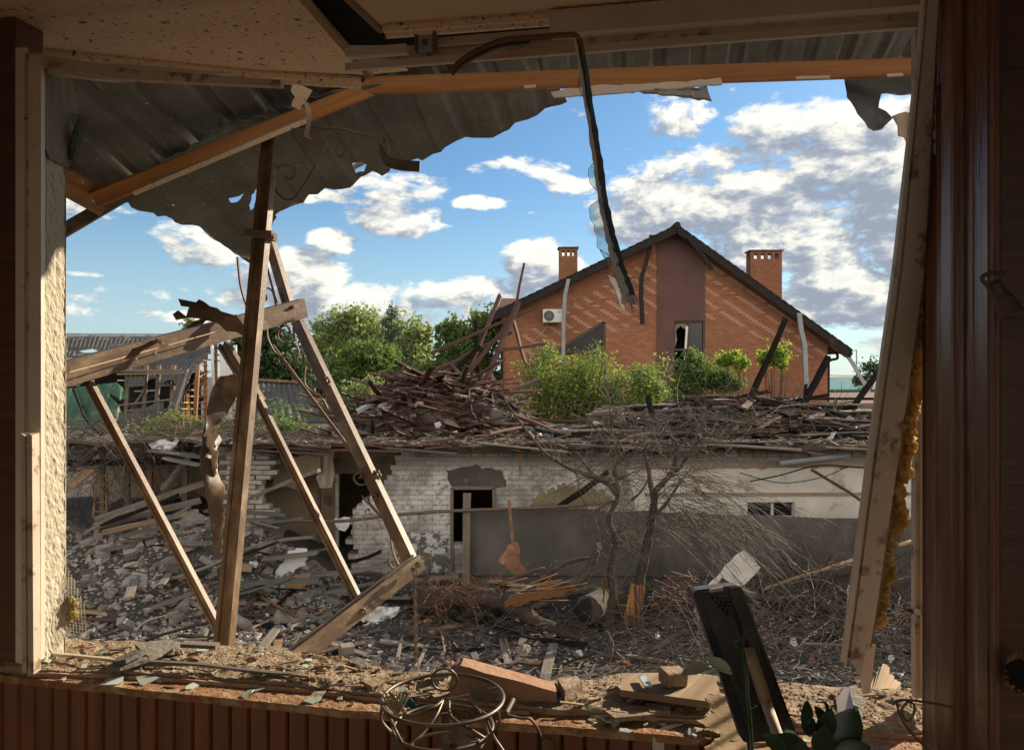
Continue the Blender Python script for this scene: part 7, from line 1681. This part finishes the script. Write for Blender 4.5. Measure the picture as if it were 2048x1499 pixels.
mb.build('roof', mt['tile'], th2); MB().poly([P(1645, 806, 36.5), P(1830, 806, 36.5), P(1830, 900, 36.5), P(1645, 900, 36.5)], (0, .3, 0)).build('wall', mt['cream'], th2)
an = empty('roof_antenna', P(1713, 757, 50), 'thin television antenna mast above the teal roof', 'antenna'); an['org'] = list(an.location)
MB().tube([P(1713, 757, 50), P(1713, 700, 50)], .03, 5).build('mast', mt['iron'], an)
for y in (724, 733, 742): MB().tube([P(1705, y, 50), P(1728, y+1, 50)], .018, 4).build('crossbar', mt['iron'], an)
MB().tube([P(1707, 702, 50), P(1713, 699, 50)], .02, 4).build('crossbar', mt['iron'], an)
MB().tube(smooth_path([P(1655, 750, 50), P(1700, 751, 48), P(1850, 750, 45)], 4), .02, 4).build('power_line', mt['iron'], None, 'thin power line crossing the sky at the right horizon', 'cable')

# ======================= TREES AND SHRUBS
def leaves(pts, nrm, size, name, mat, par, seed=0):
    rs_ = np.random.RandomState(seed); n = len(pts); s_ = size*(.55+.9*rs_.rand(n, 1))
    a = rs_.randn(n, 3); a /= np.linalg.norm(a, axis=1, keepdims=True); b = rs_.randn(n, 3); b = np.cross(a, b); b /= np.linalg.norm(b, axis=1, keepdims=True)
    c = np.cross(a, b)*.12
    P0 = pts-a*s_; P1 = pts+b*s_*.5+c*s_; P2 = pts+a*s_; P3 = pts-b*s_*.5+c*s_
    V_ = np.stack([P0, P1, P2, P3], 1).reshape(-1, 3)-np.array(par['org'])
    me = bpy.data.meshes.new(name); me.from_pydata(V_.tolist(), [], np.arange(4*n).reshape(-1, 4).tolist()); me.materials.append(mt[mat])
    o = bpy.data.objects.new(name, me); COL.objects.link(o); o.parent = par; o['org'] = par['org']; return o
def crown_pts(blobs, n, seed, shell=.55, cl=22, cr=.16):
    """leaf positions gathered into twig-sized clusters inside ellipsoids"""
    rs_ = np.random.RandomState(seed); out = []; tot = sum((r[0]*r[1]*r[2])**.66 for _, r in blobs)
    for c, r in blobs:
        m_ = int(n*((r[0]*r[1]*r[2])**.66)/tot/cl)+1
        d = rs_.randn(m_, 3); d /= np.linalg.norm(d, axis=1, keepdims=True); q = (shell+(1-shell)*rs_.rand(m_, 1)**.7)*(1+.27*rs_.randn(m_, 1))
        cc_ = np.array(c)+d*q*np.array(r)
        k = rs_.randn(m_, cl, 3)*np.array(r).mean()*cr*(.5+rs_.rand(m_, 1, 1))
        out.append((cc_[:, None, :]+k).reshape(-1, 3))
    return np.concatenate(out)
def limbs(base, blobs, r0, par, mat='bark', seed=0, name='trunk'):
    rr = random.Random(seed); mb = MB(); base = Vector(base); fork = base+Vector((0, 0, (min(b[0][2] for b in blobs)-base.z)*.55+.1))
    mb.tube([base, base.lerp(fork, .5)+Vector((rr.uniform(-.05, .05), 0, 0)), fork], [r0, r0*.8, r0*.65], 7)
    for c, r in blobs:
        c = Vector(c)
        for k in range(4):
            e = c+Vector((rr.gauss(0, .5)*r[0], rr.gauss(0, .5)*r[1], rr.uniform(-.2, .9)*r[2])); m_ = fork.lerp(e, .5)+Vector((rr.gauss(0, .1), rr.gauss(0, .1), -.15*r[2]))
            mb.tube(smooth_path([fork, m_, e], 3), [r0*.5*(1-.13*i) for i in range(7)], 5)
    return mb.build(name, mt[mat], par)
def tree(name, label, cat, Y, blobs_px, n, size, mat, r0=.12, seed=1, gz_=0., grp=None, shell=.5, cr=.16, mats=None):
    bl = [(tuple(P(x, y, Y+dy)), (rx/F*Y, rx/F*Y*.8, ry/F*Y)) for (x, y, rx, ry, dy) in blobs_px]
    cx = sum(b[0][0] for b in bl)/len(bl); e = empty(name, Vector((cx, Y, gz_)), label, cat, grp); e['org'] = list(e.location)
    limbs((cx, Y, gz_), bl, r0, e, seed=seed)
    pts = crown_pts(bl, n, seed, shell, cr=cr); leaves(pts, None, size, 'crown', mat, e, seed)
    return e
tree('leafy_tree', 'pale green feathery tree behind the pile, left of the fir', 'tree', 34, [(690, 668, 62, 42, 0), (740, 690, 70, 60, 0), (650, 700, 40, 34, 1), (820, 690, 50, 50, 1), (790, 740, 80, 50, 0), (700, 640, 26, 16, 0), (845, 665, 24, 16, 0)], 15000, .11, 'leaf_light', .16, 1, cr=.2, shell=.3)
tree('leafy_tree', 'bright green round bush-like tree in front of the fir, left of the roof pile', 'tree', 27, [(735, 715, 52, 34, 0), (700, 745, 48, 40, 0), (760, 745, 50, 40, 0), (800, 765, 45, 40, 0), (690, 780, 30, 40, -1)], 15000, .075, 'leaf_green', .14, 2, cr=.15)
tree('leafy_tree', 'green tree behind the crossing rafters, just left of the brick house', 'tree', 32, [(935, 700, 55, 55, 0), (975, 655, 34, 34, 0), (900, 740, 50, 50, 0), (960, 760, 50, 50, 0), (900, 668, 34, 24, 0), (990, 640, 14, 16, 0)], 12000, .10, 'leaf_green', .16, 3, cr=.17, shell=.3)
tree('leafy_tree', 'dark green tree seen between the main post and the rear post of the frame', 'tree', 30, [(545, 705, 42, 45, 0), (575, 760, 45, 45, 0), (505, 690, 40, 40, 0), (510, 740, 30, 40, 0), (530, 660, 24, 20, 0)], 11000, .10, 'leaf_dark', .15, 4, cr=.16)
tree('shrub', 'low dark bush left of the roof pile beneath the bright tree', 'shrub', 21, [(725, 795, 40, 26, 0), (690, 820, 40, 30, 0), (770, 800, 30, 20, 0), (740, 780, 30, 20, 1)], 7000, .06, 'leaf_light', .05, 5, cr=.18)
tree('shrub', 'dark bush behind the slate shed in the gap left of the bright tree', 'shrub', 26, [(640, 830, 40, 40, 0), (660, 790, 30, 40, 0)], 5000, .07, 'leaf_dark', .06, 6)
tree('leafy_tree', 'small distant tree showing at the ridge of the wrecked barn', 'tree', 40, [(382, 650, 14, 14, 0), (374, 665, 10, 8, 0)], 500, .10, 'leaf_light', .06, 7, cr=.3)
tree('leafy_tree', 'distant bare-topped tree right of the antenna', 'tree', 50, [(1745, 735, 20, 12, 0), (1720, 760, 20, 8, 0)], 700, .12, 'leaf_dark', .08, 8, cr=.3)
# fir
fe = empty('fir_tree', Vector((P(784, 749, 29).x, 29, 0)), 'slender fir tree with a spiky leader rising above the pale trees', 'fir tree'); fe['org'] = list(fe.location)
ft = P(784, 597, 29); fb = Vector((ft.x, 29, 0)); MB().tube([fb, ft], [.14, .012], 7).build('trunk', mt['bark'], fe)
random.seed(5); mb = MB(); npt = []
H_ = ft.z
for k in range(44):
    z = ft.z-.35-(k/43)**1.0*3.6; rr_ = .10+(ft.z-z)*.34
    for j in range(5):
        a = rnd(0, 6.28); e = Vector((ft.x+math.cos(a)*rr_, 29+math.sin(a)*rr_, z+rr_*.22)); s_ = Vector((ft.x, 29, z)); mb.tube([s_, s_.lerp(e, .5)-ZU*.02, e], [.02, .014, .006], 4, False)
        for q in range(int(6+k*.9)): f = rnd(.15, 1); p = s_.lerp(e, f); npt.append((p.x+rnd(-.06, .06), p.y+rnd(-.06, .06), p.z+rnd(-.09, .04)))
mb.build('branches', mt['bark'], fe); leaves(np.array(npt), None, .05, 'needles', 'needle', fe, 3)
# shrubs in front of the brick house
def upright_shrub(name, label, Y, x0, x1, ytop, ybase, n, mat, size, seed, dens=150, top=None, mat2='leaf_green', cat='shrub'):
    rr = random.Random(seed); e = empty(name, P((x0+x1)/2, ybase, Y), label, cat); e['org'] = list(e.location); mb = MB(); A = []
    for i in range(n):
        bx = rr.uniform(x0+20, x1-20); tx = bx+rr.gauss(0, (x1-x0)*.07); yt = ytop+rr.random()**1.3*(ybase-ytop)*.45
        if top: yt += top(tx)
        b = P(bx, ybase, Y+rr.uniform(-.8, .8)); t_ = P(min(max(tx, x0), x1), yt, b.y+rr.uniform(-.3, .3)); m_ = b.lerp(t_, .55)+Vector((rr.gauss(0, .15), 0, 0))
        pp = smooth_path([b, m_, t_], 5); mb.tube(pp, [.018*(1-.07*q) for q in range(len(pp))], 4, False)
        for q in range(dens):
            f = rr.random()**.75; k = f*(len(pp)-1); a = pp[int(k)].lerp(pp[min(int(k)+1, len(pp)-1)], k-int(k)); w = .30*(1-f*.6)
            A.append((a.x+rr.gauss(0, w), a.y+rr.gauss(0, w), a.z+rr.gauss(0, w*.7)))
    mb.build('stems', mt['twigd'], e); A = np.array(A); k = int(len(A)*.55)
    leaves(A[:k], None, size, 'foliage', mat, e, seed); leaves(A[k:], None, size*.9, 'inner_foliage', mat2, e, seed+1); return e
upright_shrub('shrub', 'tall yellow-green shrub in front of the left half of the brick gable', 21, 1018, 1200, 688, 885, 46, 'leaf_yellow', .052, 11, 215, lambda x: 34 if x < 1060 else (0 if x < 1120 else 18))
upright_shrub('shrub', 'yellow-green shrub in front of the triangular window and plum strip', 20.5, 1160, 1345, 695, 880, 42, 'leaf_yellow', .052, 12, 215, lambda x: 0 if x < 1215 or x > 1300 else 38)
upright_shrub('shrub', 'single shrub shoot reaching up to the triangular window', 20.5, 1165, 1215, 662, 860, 6, 'leaf_yellow', .045, 13, 120)
tree('pine_shrub', 'feathery blue-green pine shrub in front of the tall dark window', 'shrub', 23, [(1392, 745, 42, 32, 0), (1440, 762, 36, 22, 0), (1370, 775, 30, 26, 0), (1470, 770, 20, 14, 0), (1385, 715, 20, 14, 0)], 9000, .05, 'leaf_green', .05, 14, cr=.22, shell=.2)
tree('shrub', 'small bright lime shrub top right of the pine shrub', 'shrub', 22.5, [(1462, 716, 26, 11, 0), (1482, 726, 20, 10, 0), (1450, 722, 14, 10, 0), (1468, 703, 5, 5, 0)], 2200, .05, 'leaf_lime', .03, 15, cr=.2)
tree('shrub', 'bright lime sapling beside the long charred rafter', 'shrub', 21.5, [(1548, 712, 26, 16, 0), (1560, 700, 16, 12, 0), (1532, 722, 14, 14, 0), (1566, 728, 12, 10, 0)], 2200, .05, 'leaf_lime', .03, 16, cr=.22)
# greenery on the roof of the left wing
def clump(name, label, Y, x0, x1, y0, y1, n, mat, size, seed, dY=1.2, cat='plant'):
    rs_ = np.random.RandomState(seed); e = empty(name, P((x0+x1)/2, y1, Y), label, cat); e['org'] = list(e.location); A = []; mb = MB()
    for i in range(n//40):
        x = rs_.uniform(x0, x1); h = (y1-y0)*(.4+.6*rs_.rand())*(1-abs((x-(x0+x1)/2)/((x1-x0)/2))**2*.6); b = P(x, y1, Y+rs_.uniform(-dY, dY)); t_ = b+Vector((rs_.randn()*.1, rs_.randn()*.1, h/F*Y))
        mb.tube([b, b.lerp(t_, .5)+Vector((rs_.randn()*.04, 0, 0)), t_], [.008, .006, .003], 3, False)
        for q in range(40): f = rs_.rand(); p = b.lerp(t_, f); A.append((p.x+rs_.randn()*.08, p.y+rs_.randn()*.08, p.z+rs_.randn()*.05))
    mb.build('stems', mt['twig'], e); leaves(np.array(A), None, size, 'leaves', mat, e, seed); return e
clump('creeper', 'sunlit leafy creeper growing on the roof of the collapsed wing', 16.6, 270, 425, 815, 878, 5200, 'leaf_yellow', .028, 21)
clump('creeper', 'green nettles on the roof between the main post and the struts', 17.5, 430, 620, 832, 868, 5200, 'leaf_green', .036, 22)
tree('young_shrub', 'thin green shrub in front of the slate shed roof', 'shrub', 20, [(555, 820, 16, 30, 0), (535, 835, 14, 20, 0), (600, 825, 20, 20, 0)], 700, .04, 'leaf_green', .02, 23, cr=.3)
# green roofing sheets
gt = empty('green_roofing', P(200, 870, 16), 'translucent green corrugated roofing buckled over the left wing', 'roof sheet'); gt['org'] = list(gt.location)
def gs(px, Y, amp, name, seed, dy=0):
    o_ = ragged(px, 12, 1.2, seed); f = lambda x, y: P(x, y, Y+dy*(870-y)/100+amp*math.sin((x-130)*.03+y*.01)+.04*math.sin(x*.25+y*.05))
    mb = sheet(o_, f, 5, 8, (0, .004, 0)); return mb.build(name, mt['tarp'], gt)
gs([(60, 790), (145, 775), (160, 800), (172, 835), (205, 870), (60, 880)], 15.8, .15, 'left_sheet', 2, .8)
gs([(146, 776), (212, 766), (228, 800), (262, 850), (282, 872), (208, 870), (176, 838), (160, 800)], 16.1, .15, 'middle_sheet', 3, .8)
gs([(196, 768), (232, 764), (246, 775), (256, 793), (240, 800), (226, 790), (210, 782)], 15.7, .12, 'curled_flap', 4, .8)
MB().tube(smooth_path([P(146, 776, 15.6), P(158, 806, 15.6), P(172, 838, 15.5), P(205, 872, 15.4)], 4), .025, 6).build('seam', mt['hole'], gt)
# ======================= BARE TREE, LOGS AND BRUSH IN THE YARD
random.seed(101)
mt['darkbark'] = M('dark_bark', (.07, .05, .038), (.035, .026, .02), 9, .95, bump=1, bsc=30, bdist=.03, c3=(.14, .08, .045), t3=(.6, .7), s3=6)
bt = empty('bare_tree', P(1265, 1280, 10.9), 'bare blasted tree with a split orange trunk standing right of centre in the yard', 'tree'); bt['org'] = list(bt.location)
def br(px, Y, r, name='branch', mat='bark', par=bt, sm=4, n=7, wob=0.0):
    pts = [P(x, y, Y if not isinstance(Y, (list, tuple)) else Y[0]+(Y[1]-Y[0])*i/(len(px)-1)) for i, (x, y) in enumerate(px)]
    if wob: pts = [p+Vector((rnd(-wob, wob), rnd(-wob, wob), rnd(-wob, wob))) for p in pts]
    pts = smooth_path(pts, sm); m = len(pts); r0, r1 = r; mb = MB()
    mb.tube(pts, [(r0+(r1-r0)*i/(m-1))*(1+.14*math.sin(i*1.9+px[0][0])) for i in range(m)], n); return mb.build(name, mt[mat], par, smooth=True)
TY = 10.8
br([(1262, 1275), (1268, 1230), (1276, 1180), (1288, 1120), (1300, 1060), (1308, 1010), (1312, 975)], TY, (.09, .045), 'trunk', sm=5, n=10, mat='darkbark')
mb = MB(); sheet(ragged([(1250, 1272), (1248, 1230), (1256, 1190), (1262, 1165), (1284, 1166), (1292, 1180), (1284, 1205), (1286, 1250), (1284, 1276), (1264, 1268)], 6, 1.6, 5), lambda x, y: P(x, y, TY-.10-.03*math.sin((x-1248)/40*3.1)+.02*noise.noise(Vector((x*.05, y*.02, 0)))), 5, 8, (0, .04, 0), mb=mb)
for f_ in range(len(mb.uv)): mb.uv[f_] = None if mb.uv[f_] is None else [(v*.007, u*.007) for (u, v) in mb.uv[f_]]
mb.build('split_wood', mt['splinter'], bt)
br([(1210, 1285), (1216, 1240), (1226, 1190), (1222, 1140), (1232, 1090), (1226, 1060)], TY-.1, (.07, .035), 'trunk', sm=5, n=9, mat='darkbark')
mb = MB()
for i in range(16):
    x = rnd(1205, 1245); y = rnd(1170, 1270); mb.tube([P(x, y, TY-.12), P(x+rnd(-6, 6), y-rnd(15, 50), TY-.15)], [.012, .003], 4)
mb.build('splinters', mt['splinter'], bt)
# main limbs
br([(1226, 1062), (1218, 1035), (1236, 990), (1233, 960), (1228, 940), (1240, 920), (1262, 908), (1300, 895)], TY, (.042, .018))
br([(1236, 990), (1215, 965), (1180, 950), (1150, 940), (1120, 925), (1090, 905), (1062, 872), (1030, 830), (1006, 790), (1002, 760)], TY, (.045, .007))
br([(1230, 968), (1190, 950), (1168, 925), (1154, 905), (1135, 903)], TY+.2, (.03, .01))
br([(1308, 1010), (1300, 960), (1296, 930), (1290, 905), (1296, 885)], TY, (.042, .02))
br([(1312, 980), (1336, 955), (1350, 930), (1352, 905), (1356, 890), (1340, 870)], TY, (.045, .02))
br([(1340, 950), (1360, 935), (1382, 900), (1394, 885), (1420, 868), (1460, 850)], TY+.2, (.03, .010))
br([(1245, 915), (1232, 890), (1222, 850), (1218, 800), (1208, 760), (1214, 730)], TY, (.018, .005))
br([(1250, 910), (1236, 880), (1200, 855), (1168, 842)], TY-.2, (.014, .004))
br([(1226, 1000), (1200, 1015), (1180, 1030), (1172, 1000)], TY-.1, (.014, .005)); br([(1170, 1010), (1158, 975), (1152, 940), (1150, 915)], TY-.1, (.010, .004))
br([(1300, 1040), (1330, 1010), (1350, 980), (1364, 960)], TY-.1, (.03, .012)); br([(1232, 1092), (1210, 1060), (1190, 1040)], TY-.1, (.02, .008))
br([(1262, 1000), (1280, 985), (1296, 960)], TY, (.02, .012)); br([(1352, 905), (1338, 860), (1330, 820), (1345, 780)], TY+.1, (.012, .004)); br([(1440, 1000), (1445, 900), (1470, 760), (1438, 640)], TY+2, (.010, .003)) if False else None
def rec(mb, p, d, L, r, depth):
    pts = [p]; q = d.copy(); n = 4
    for j in range(n): q = (q+Vector((rnd(-.25, .25), rnd(-.25, .25), rnd(-.25, .25)))).normalized(); pts.append(pts[-1]+q*L/n)
    mb.tube(pts, [r*(1-.6*j/n) for j in range(n+1)], 4 if r > .006 else 3, False)
    if depth > 0:
        for k in range(random.choice([2, 3, 3])):
            f = random.randint(1, n); rec(mb, pts[f], (q+Vector((rnd(-1, 1), rnd(-.8, .8), rnd(-.7, .9)))).normalized(), L*rnd(.45, .75), r*.5, depth-1)
mb = MB()
for (x, y) in ((1233, 960), (1262, 908), (1300, 895), (1180, 950), (1120, 925), (1296, 930), (1352, 905), (1382, 900), (1340, 955), (1222, 850), (1226, 1062), (1300, 1040), (1218, 800), (1364, 960), (1150, 940), (1232, 1090), (1420, 868), (1290, 1110)):
    for k in range(7): rec(mb, P(x, y, TY), Vector((rnd(-1, 1), rnd(-.7, .5), rnd(-.4, 1))).normalized(), rnd(.3, .75), .008, 2)
mb.build('twigs', mt['twig'], bt)
# drooping birch-like twigs to the lower right
mb = MB()
for i in range(85):
    x0 = rnd(1310, 1400); y0 = rnd(925, 1060); s_ = P(x0, y0, TY+rnd(-.5, .2)); L = rnd(.8, 2.0); a = rnd(-.15, .35); pts = [s_]; q = Vector((math.cos(a)*rnd(.5, 1.1), rnd(-.35, .1), rnd(-.6, .25)))
    for j in range(7): q = (q+Vector((rnd(-.08, .08), rnd(-.08, .08), rnd(-.14, -.03)))).normalized(); pts.append(pts[-1]+q*L/7)
    mb.tube(pts, [.0065*(1-.1*j) for j in range(8)], 3, False)
    for k in range(3):
        f = random.randint(2, 6); d_ = (pts[f]-pts[f-1]).normalized(); e = pts[f]+(d_+Vector((rnd(-.3, .3), rnd(-.3, .3), rnd(-.5, .2)))).normalized()*rnd(.15, .4); mb.tube([pts[f], pts[f].lerp(e, .5)+ZU*.01, e], [.0035, .0028, .0018], 3, False)
for i in range(150):
    x0 = rnd(1180, 1400); y0 = rnd(920, 1080); rec(mb, P(x0, y0, TY+rnd(-.3, .3)), Vector((rnd(-1, 1), 0, rnd(-.8, .6))).normalized(), rnd(.3, .6), .005, 1)
mb.build('drooping_twigs', mt['twig'], bt)
# uprooted log with splintered end
lg = empty('uprooted_trunk', P(1000, 1230, 11), 'uprooted splintered tree trunk lying across the middle of the yard', 'fallen trunk'); lg['org'] = list(lg.location)
mb = MB()
for i in range(16): mb.blob(P(rnd(850, 1010), rnd(1180, 1225), 11.3), (rnd(.10, .2), .14, rnd(.07, .13)), 2, .6, 1.6, i*2.1)
mb.build('root_plate', mt['darkbark'], lg)
br([(845, 1205), (880, 1195), (930, 1192), (980, 1195), (1030, 1215), (1070, 1240), (1120, 1262), (1160, 1282)], (11.4, 10.6), (.19, .06), 'trunk', par=lg, n=12, mat='darkbark')
br([(1010, 1200), (1060, 1190), (1100, 1185), (1150, 1165), (1178, 1140), (1190, 1110), (1196, 1102)], (11.0, 10.8), (.13, .035), 'limb', par=lg)
br([(1080, 1160), (1120, 1130), (1160, 1118), (1200, 1112)], 11.2, (.05, .02), 'limb', par=lg)
br([(1000, 1170), (1040, 1150), (1090, 1135)], 11.2, (.04, .02), 'limb', par=lg); br([(850, 1200), (845, 1170), (860, 1140), (858, 1105)], 11.4, (.05, .01), 'root', par=lg)
br([(850, 1215), (835, 1240), (845, 1275)], 11.3, (.06, .02), 'root', par=lg)
mb = MB(); o_ = ragged([(1008, 1205), (1020, 1190), (1060, 1183), (1110, 1180), (1150, 1172), (1156, 1178), (1110, 1192), (1070, 1200), (1030, 1212), (1012, 1215)], 8, 1.5, 4)
sheet(o_, lambda x, y: P(x, y, 10.82), 8, 6, (0, .03, 0), mb=mb)
for i in range(18):
    a = P(rnd(1010, 1090), rnd(1165, 1200), 10.85); mb.beam(a, a+Vector((rnd(.2, .7), rnd(-.1, .1), rnd(-.02, .16))), rnd(.008, .03), .008)
mb.build('split_wood', mt['splinter'], lg)
mb = MB()
for i in range(140):
    a = P(rnd(860, 1020), rnd(1165, 1215), rnd(10.9, 11.3)); q = Vector((rnd(-1, 1), rnd(-1, .3), rnd(-.6, 1))).normalized(); rec(mb, a, q, rnd(.12, .35), .006, 1)
mb.build('root_tangle', mt['rust'], lg)
tw = twigs(420, lambda: ((lambda x, y: Vector((x, y, gz(x, y)+rnd(.0, .22))))(rnd(-.9, 2.4), rnd(10.2, 12.0)), Vector((rnd(-1, 1), rnd(-.5, .5), rnd(-.1, .35))), rnd(.2, .8)), .007, 'brushwood', 'twigd', 'dark twigs around the uprooted trunk')
# hollow stump (dark round)
hs_ = empty('hollow_stump', P(1175, 1260, 10.6), 'blackened hollow log end facing the window right of the uprooted trunk', 'stump'); hs_['org'] = list(hs_.location)
c = P(1176, 1219, 10.7); MB().tube([c+Vector((.0, .0, 0)), c+Vector((.25, .5, -.02))], [.20, .17], 14).build('log', mt['bark'], hs_); MB().blob(c+Vector((-.01, -.005, 0)), (.165, .03, .165), 2, .25).build('hollow', mt['hole'], hs_)
# logs and branches right
def log(px, Y, r, label, name='fallen_branch', mat='bark', cat='branch'): 
    o = br(px, Y, r, name, mat, None); return tag(o, label, cat)
log([(1440, 1160), (1500, 1190), (1560, 1200), (1610, 1198), (1650, 1205), (1700, 1218), (1740, 1212)], 11.0, (.05, .085), 'thick fallen branch lying level behind the black casing')
log([(1560, 1098), (1576, 1120), (1600, 1145), (1640, 1165)], 11.4, (.03, .09), 'broken branch stub pointing up left of the leaning frame piece', mat='bark')
log([(1620, 1165), (1660, 1150), (1700, 1140), (1760, 1135)], 11.4, (.09, .08), 'thick log lying behind the leaning frame piece')
log([(1640, 1200), (1668, 1222), (1690, 1250), (1700, 1275)], 10.6, (.06, .03), 'forked branch running down behind the leaning frame piece')
log([(1500, 1205), (1580, 1225), (1660, 1235), (1720, 1222)], 11.1, (.05, .05), 'dark branch just below the thick level one')
log([(1545, 1305), (1600, 1320), (1650, 1335), (1700, 1350)], 9.7, (.05, .03), 'branch low on the ground right of the black casing')
log([(1525, 1180), (1560, 1166), (1680, 1128), (1830, 1080)], 11.2, (.02, .028), 'long pale pole rising to the right behind the leaning frame piece', 'pole', 'dustwood', 'pole')
log([(1205, 1345), (1218, 1310), (1222, 1285), (1212, 1262)], 9.8, (.05, .03), 'short bark stump in the brush below the hollow log', 'stump', cat='stump')
log([(1140, 1300), (1200, 1330), (1260, 1322), (1360, 1300)], 9.8, (.012, .01), 'thin curved branch on the ground in front of the bare tree')
twigs(1500, lambda: ((lambda x, y: Vector((x, y, gz(x, y)+rnd(.0, .3))))(rnd(1.6, 7.6), rnd(9.0, 12.0)), Vector((rnd(-1, 1), rnd(-.5, .5), rnd(-.2, .35))), rnd(.3, 1.2)), .007, 'brushwood', 'twig', 'matted brushwood covering the right side of the yard', 5)
twigs(500, lambda: ((lambda x, y: Vector((x, y, gz(x, y)+rnd(.1, .6))))(rnd(3.8, 7.6), rnd(9.6, 12.0)), Vector((rnd(-1, 1), rnd(-.5, .5), rnd(-.3, .6))), rnd(.4, 1.3)), .010, 'brushwood', 'twigd', 'darker branches heaped at the right side of the yard', 5)
twigs(240, lambda: (P(rnd(132, 330), rnd(880, 1040), rnd(13.6, 14.6)), Vector((rnd(-.8, .8), rnd(-.3, .3), rnd(-1, .4))), rnd(.3, 1.1)), .007, 'hanging_creeper', 'twigd', 'dry creeper stems hanging over the collapsed wing at the left', 5)
mb = MB()
for i in range(50): a = P(rnd(1345, 1400), rnd(1150, 1220), 10.9); mb.beam(a, a+Vector((rnd(-.35, -.05), rnd(-.1, .1), rnd(-.1, .16))), rnd(.01, .03), .01)
mb.build('splintered_wood', mt['redwood'], None, 'bundle of reddish splintered wood beside the white board', 'splinters', kind='stuff')
# stump splinter right of frame
mb = MB()
for i in range(12): mb.beam(Q(1755+i*4, 1395, .76)+Vector((0, .05, -.02)), P(1752+i*4+rnd(-3, 3), 1338+abs(i-4)*5+rnd(-4, 4), 2.05), .012, .02)
mb.build('splintered_post', mt['dustwood'], None, 'splintered grey wooden stub standing behind the sill at the lower right', 'post stub')
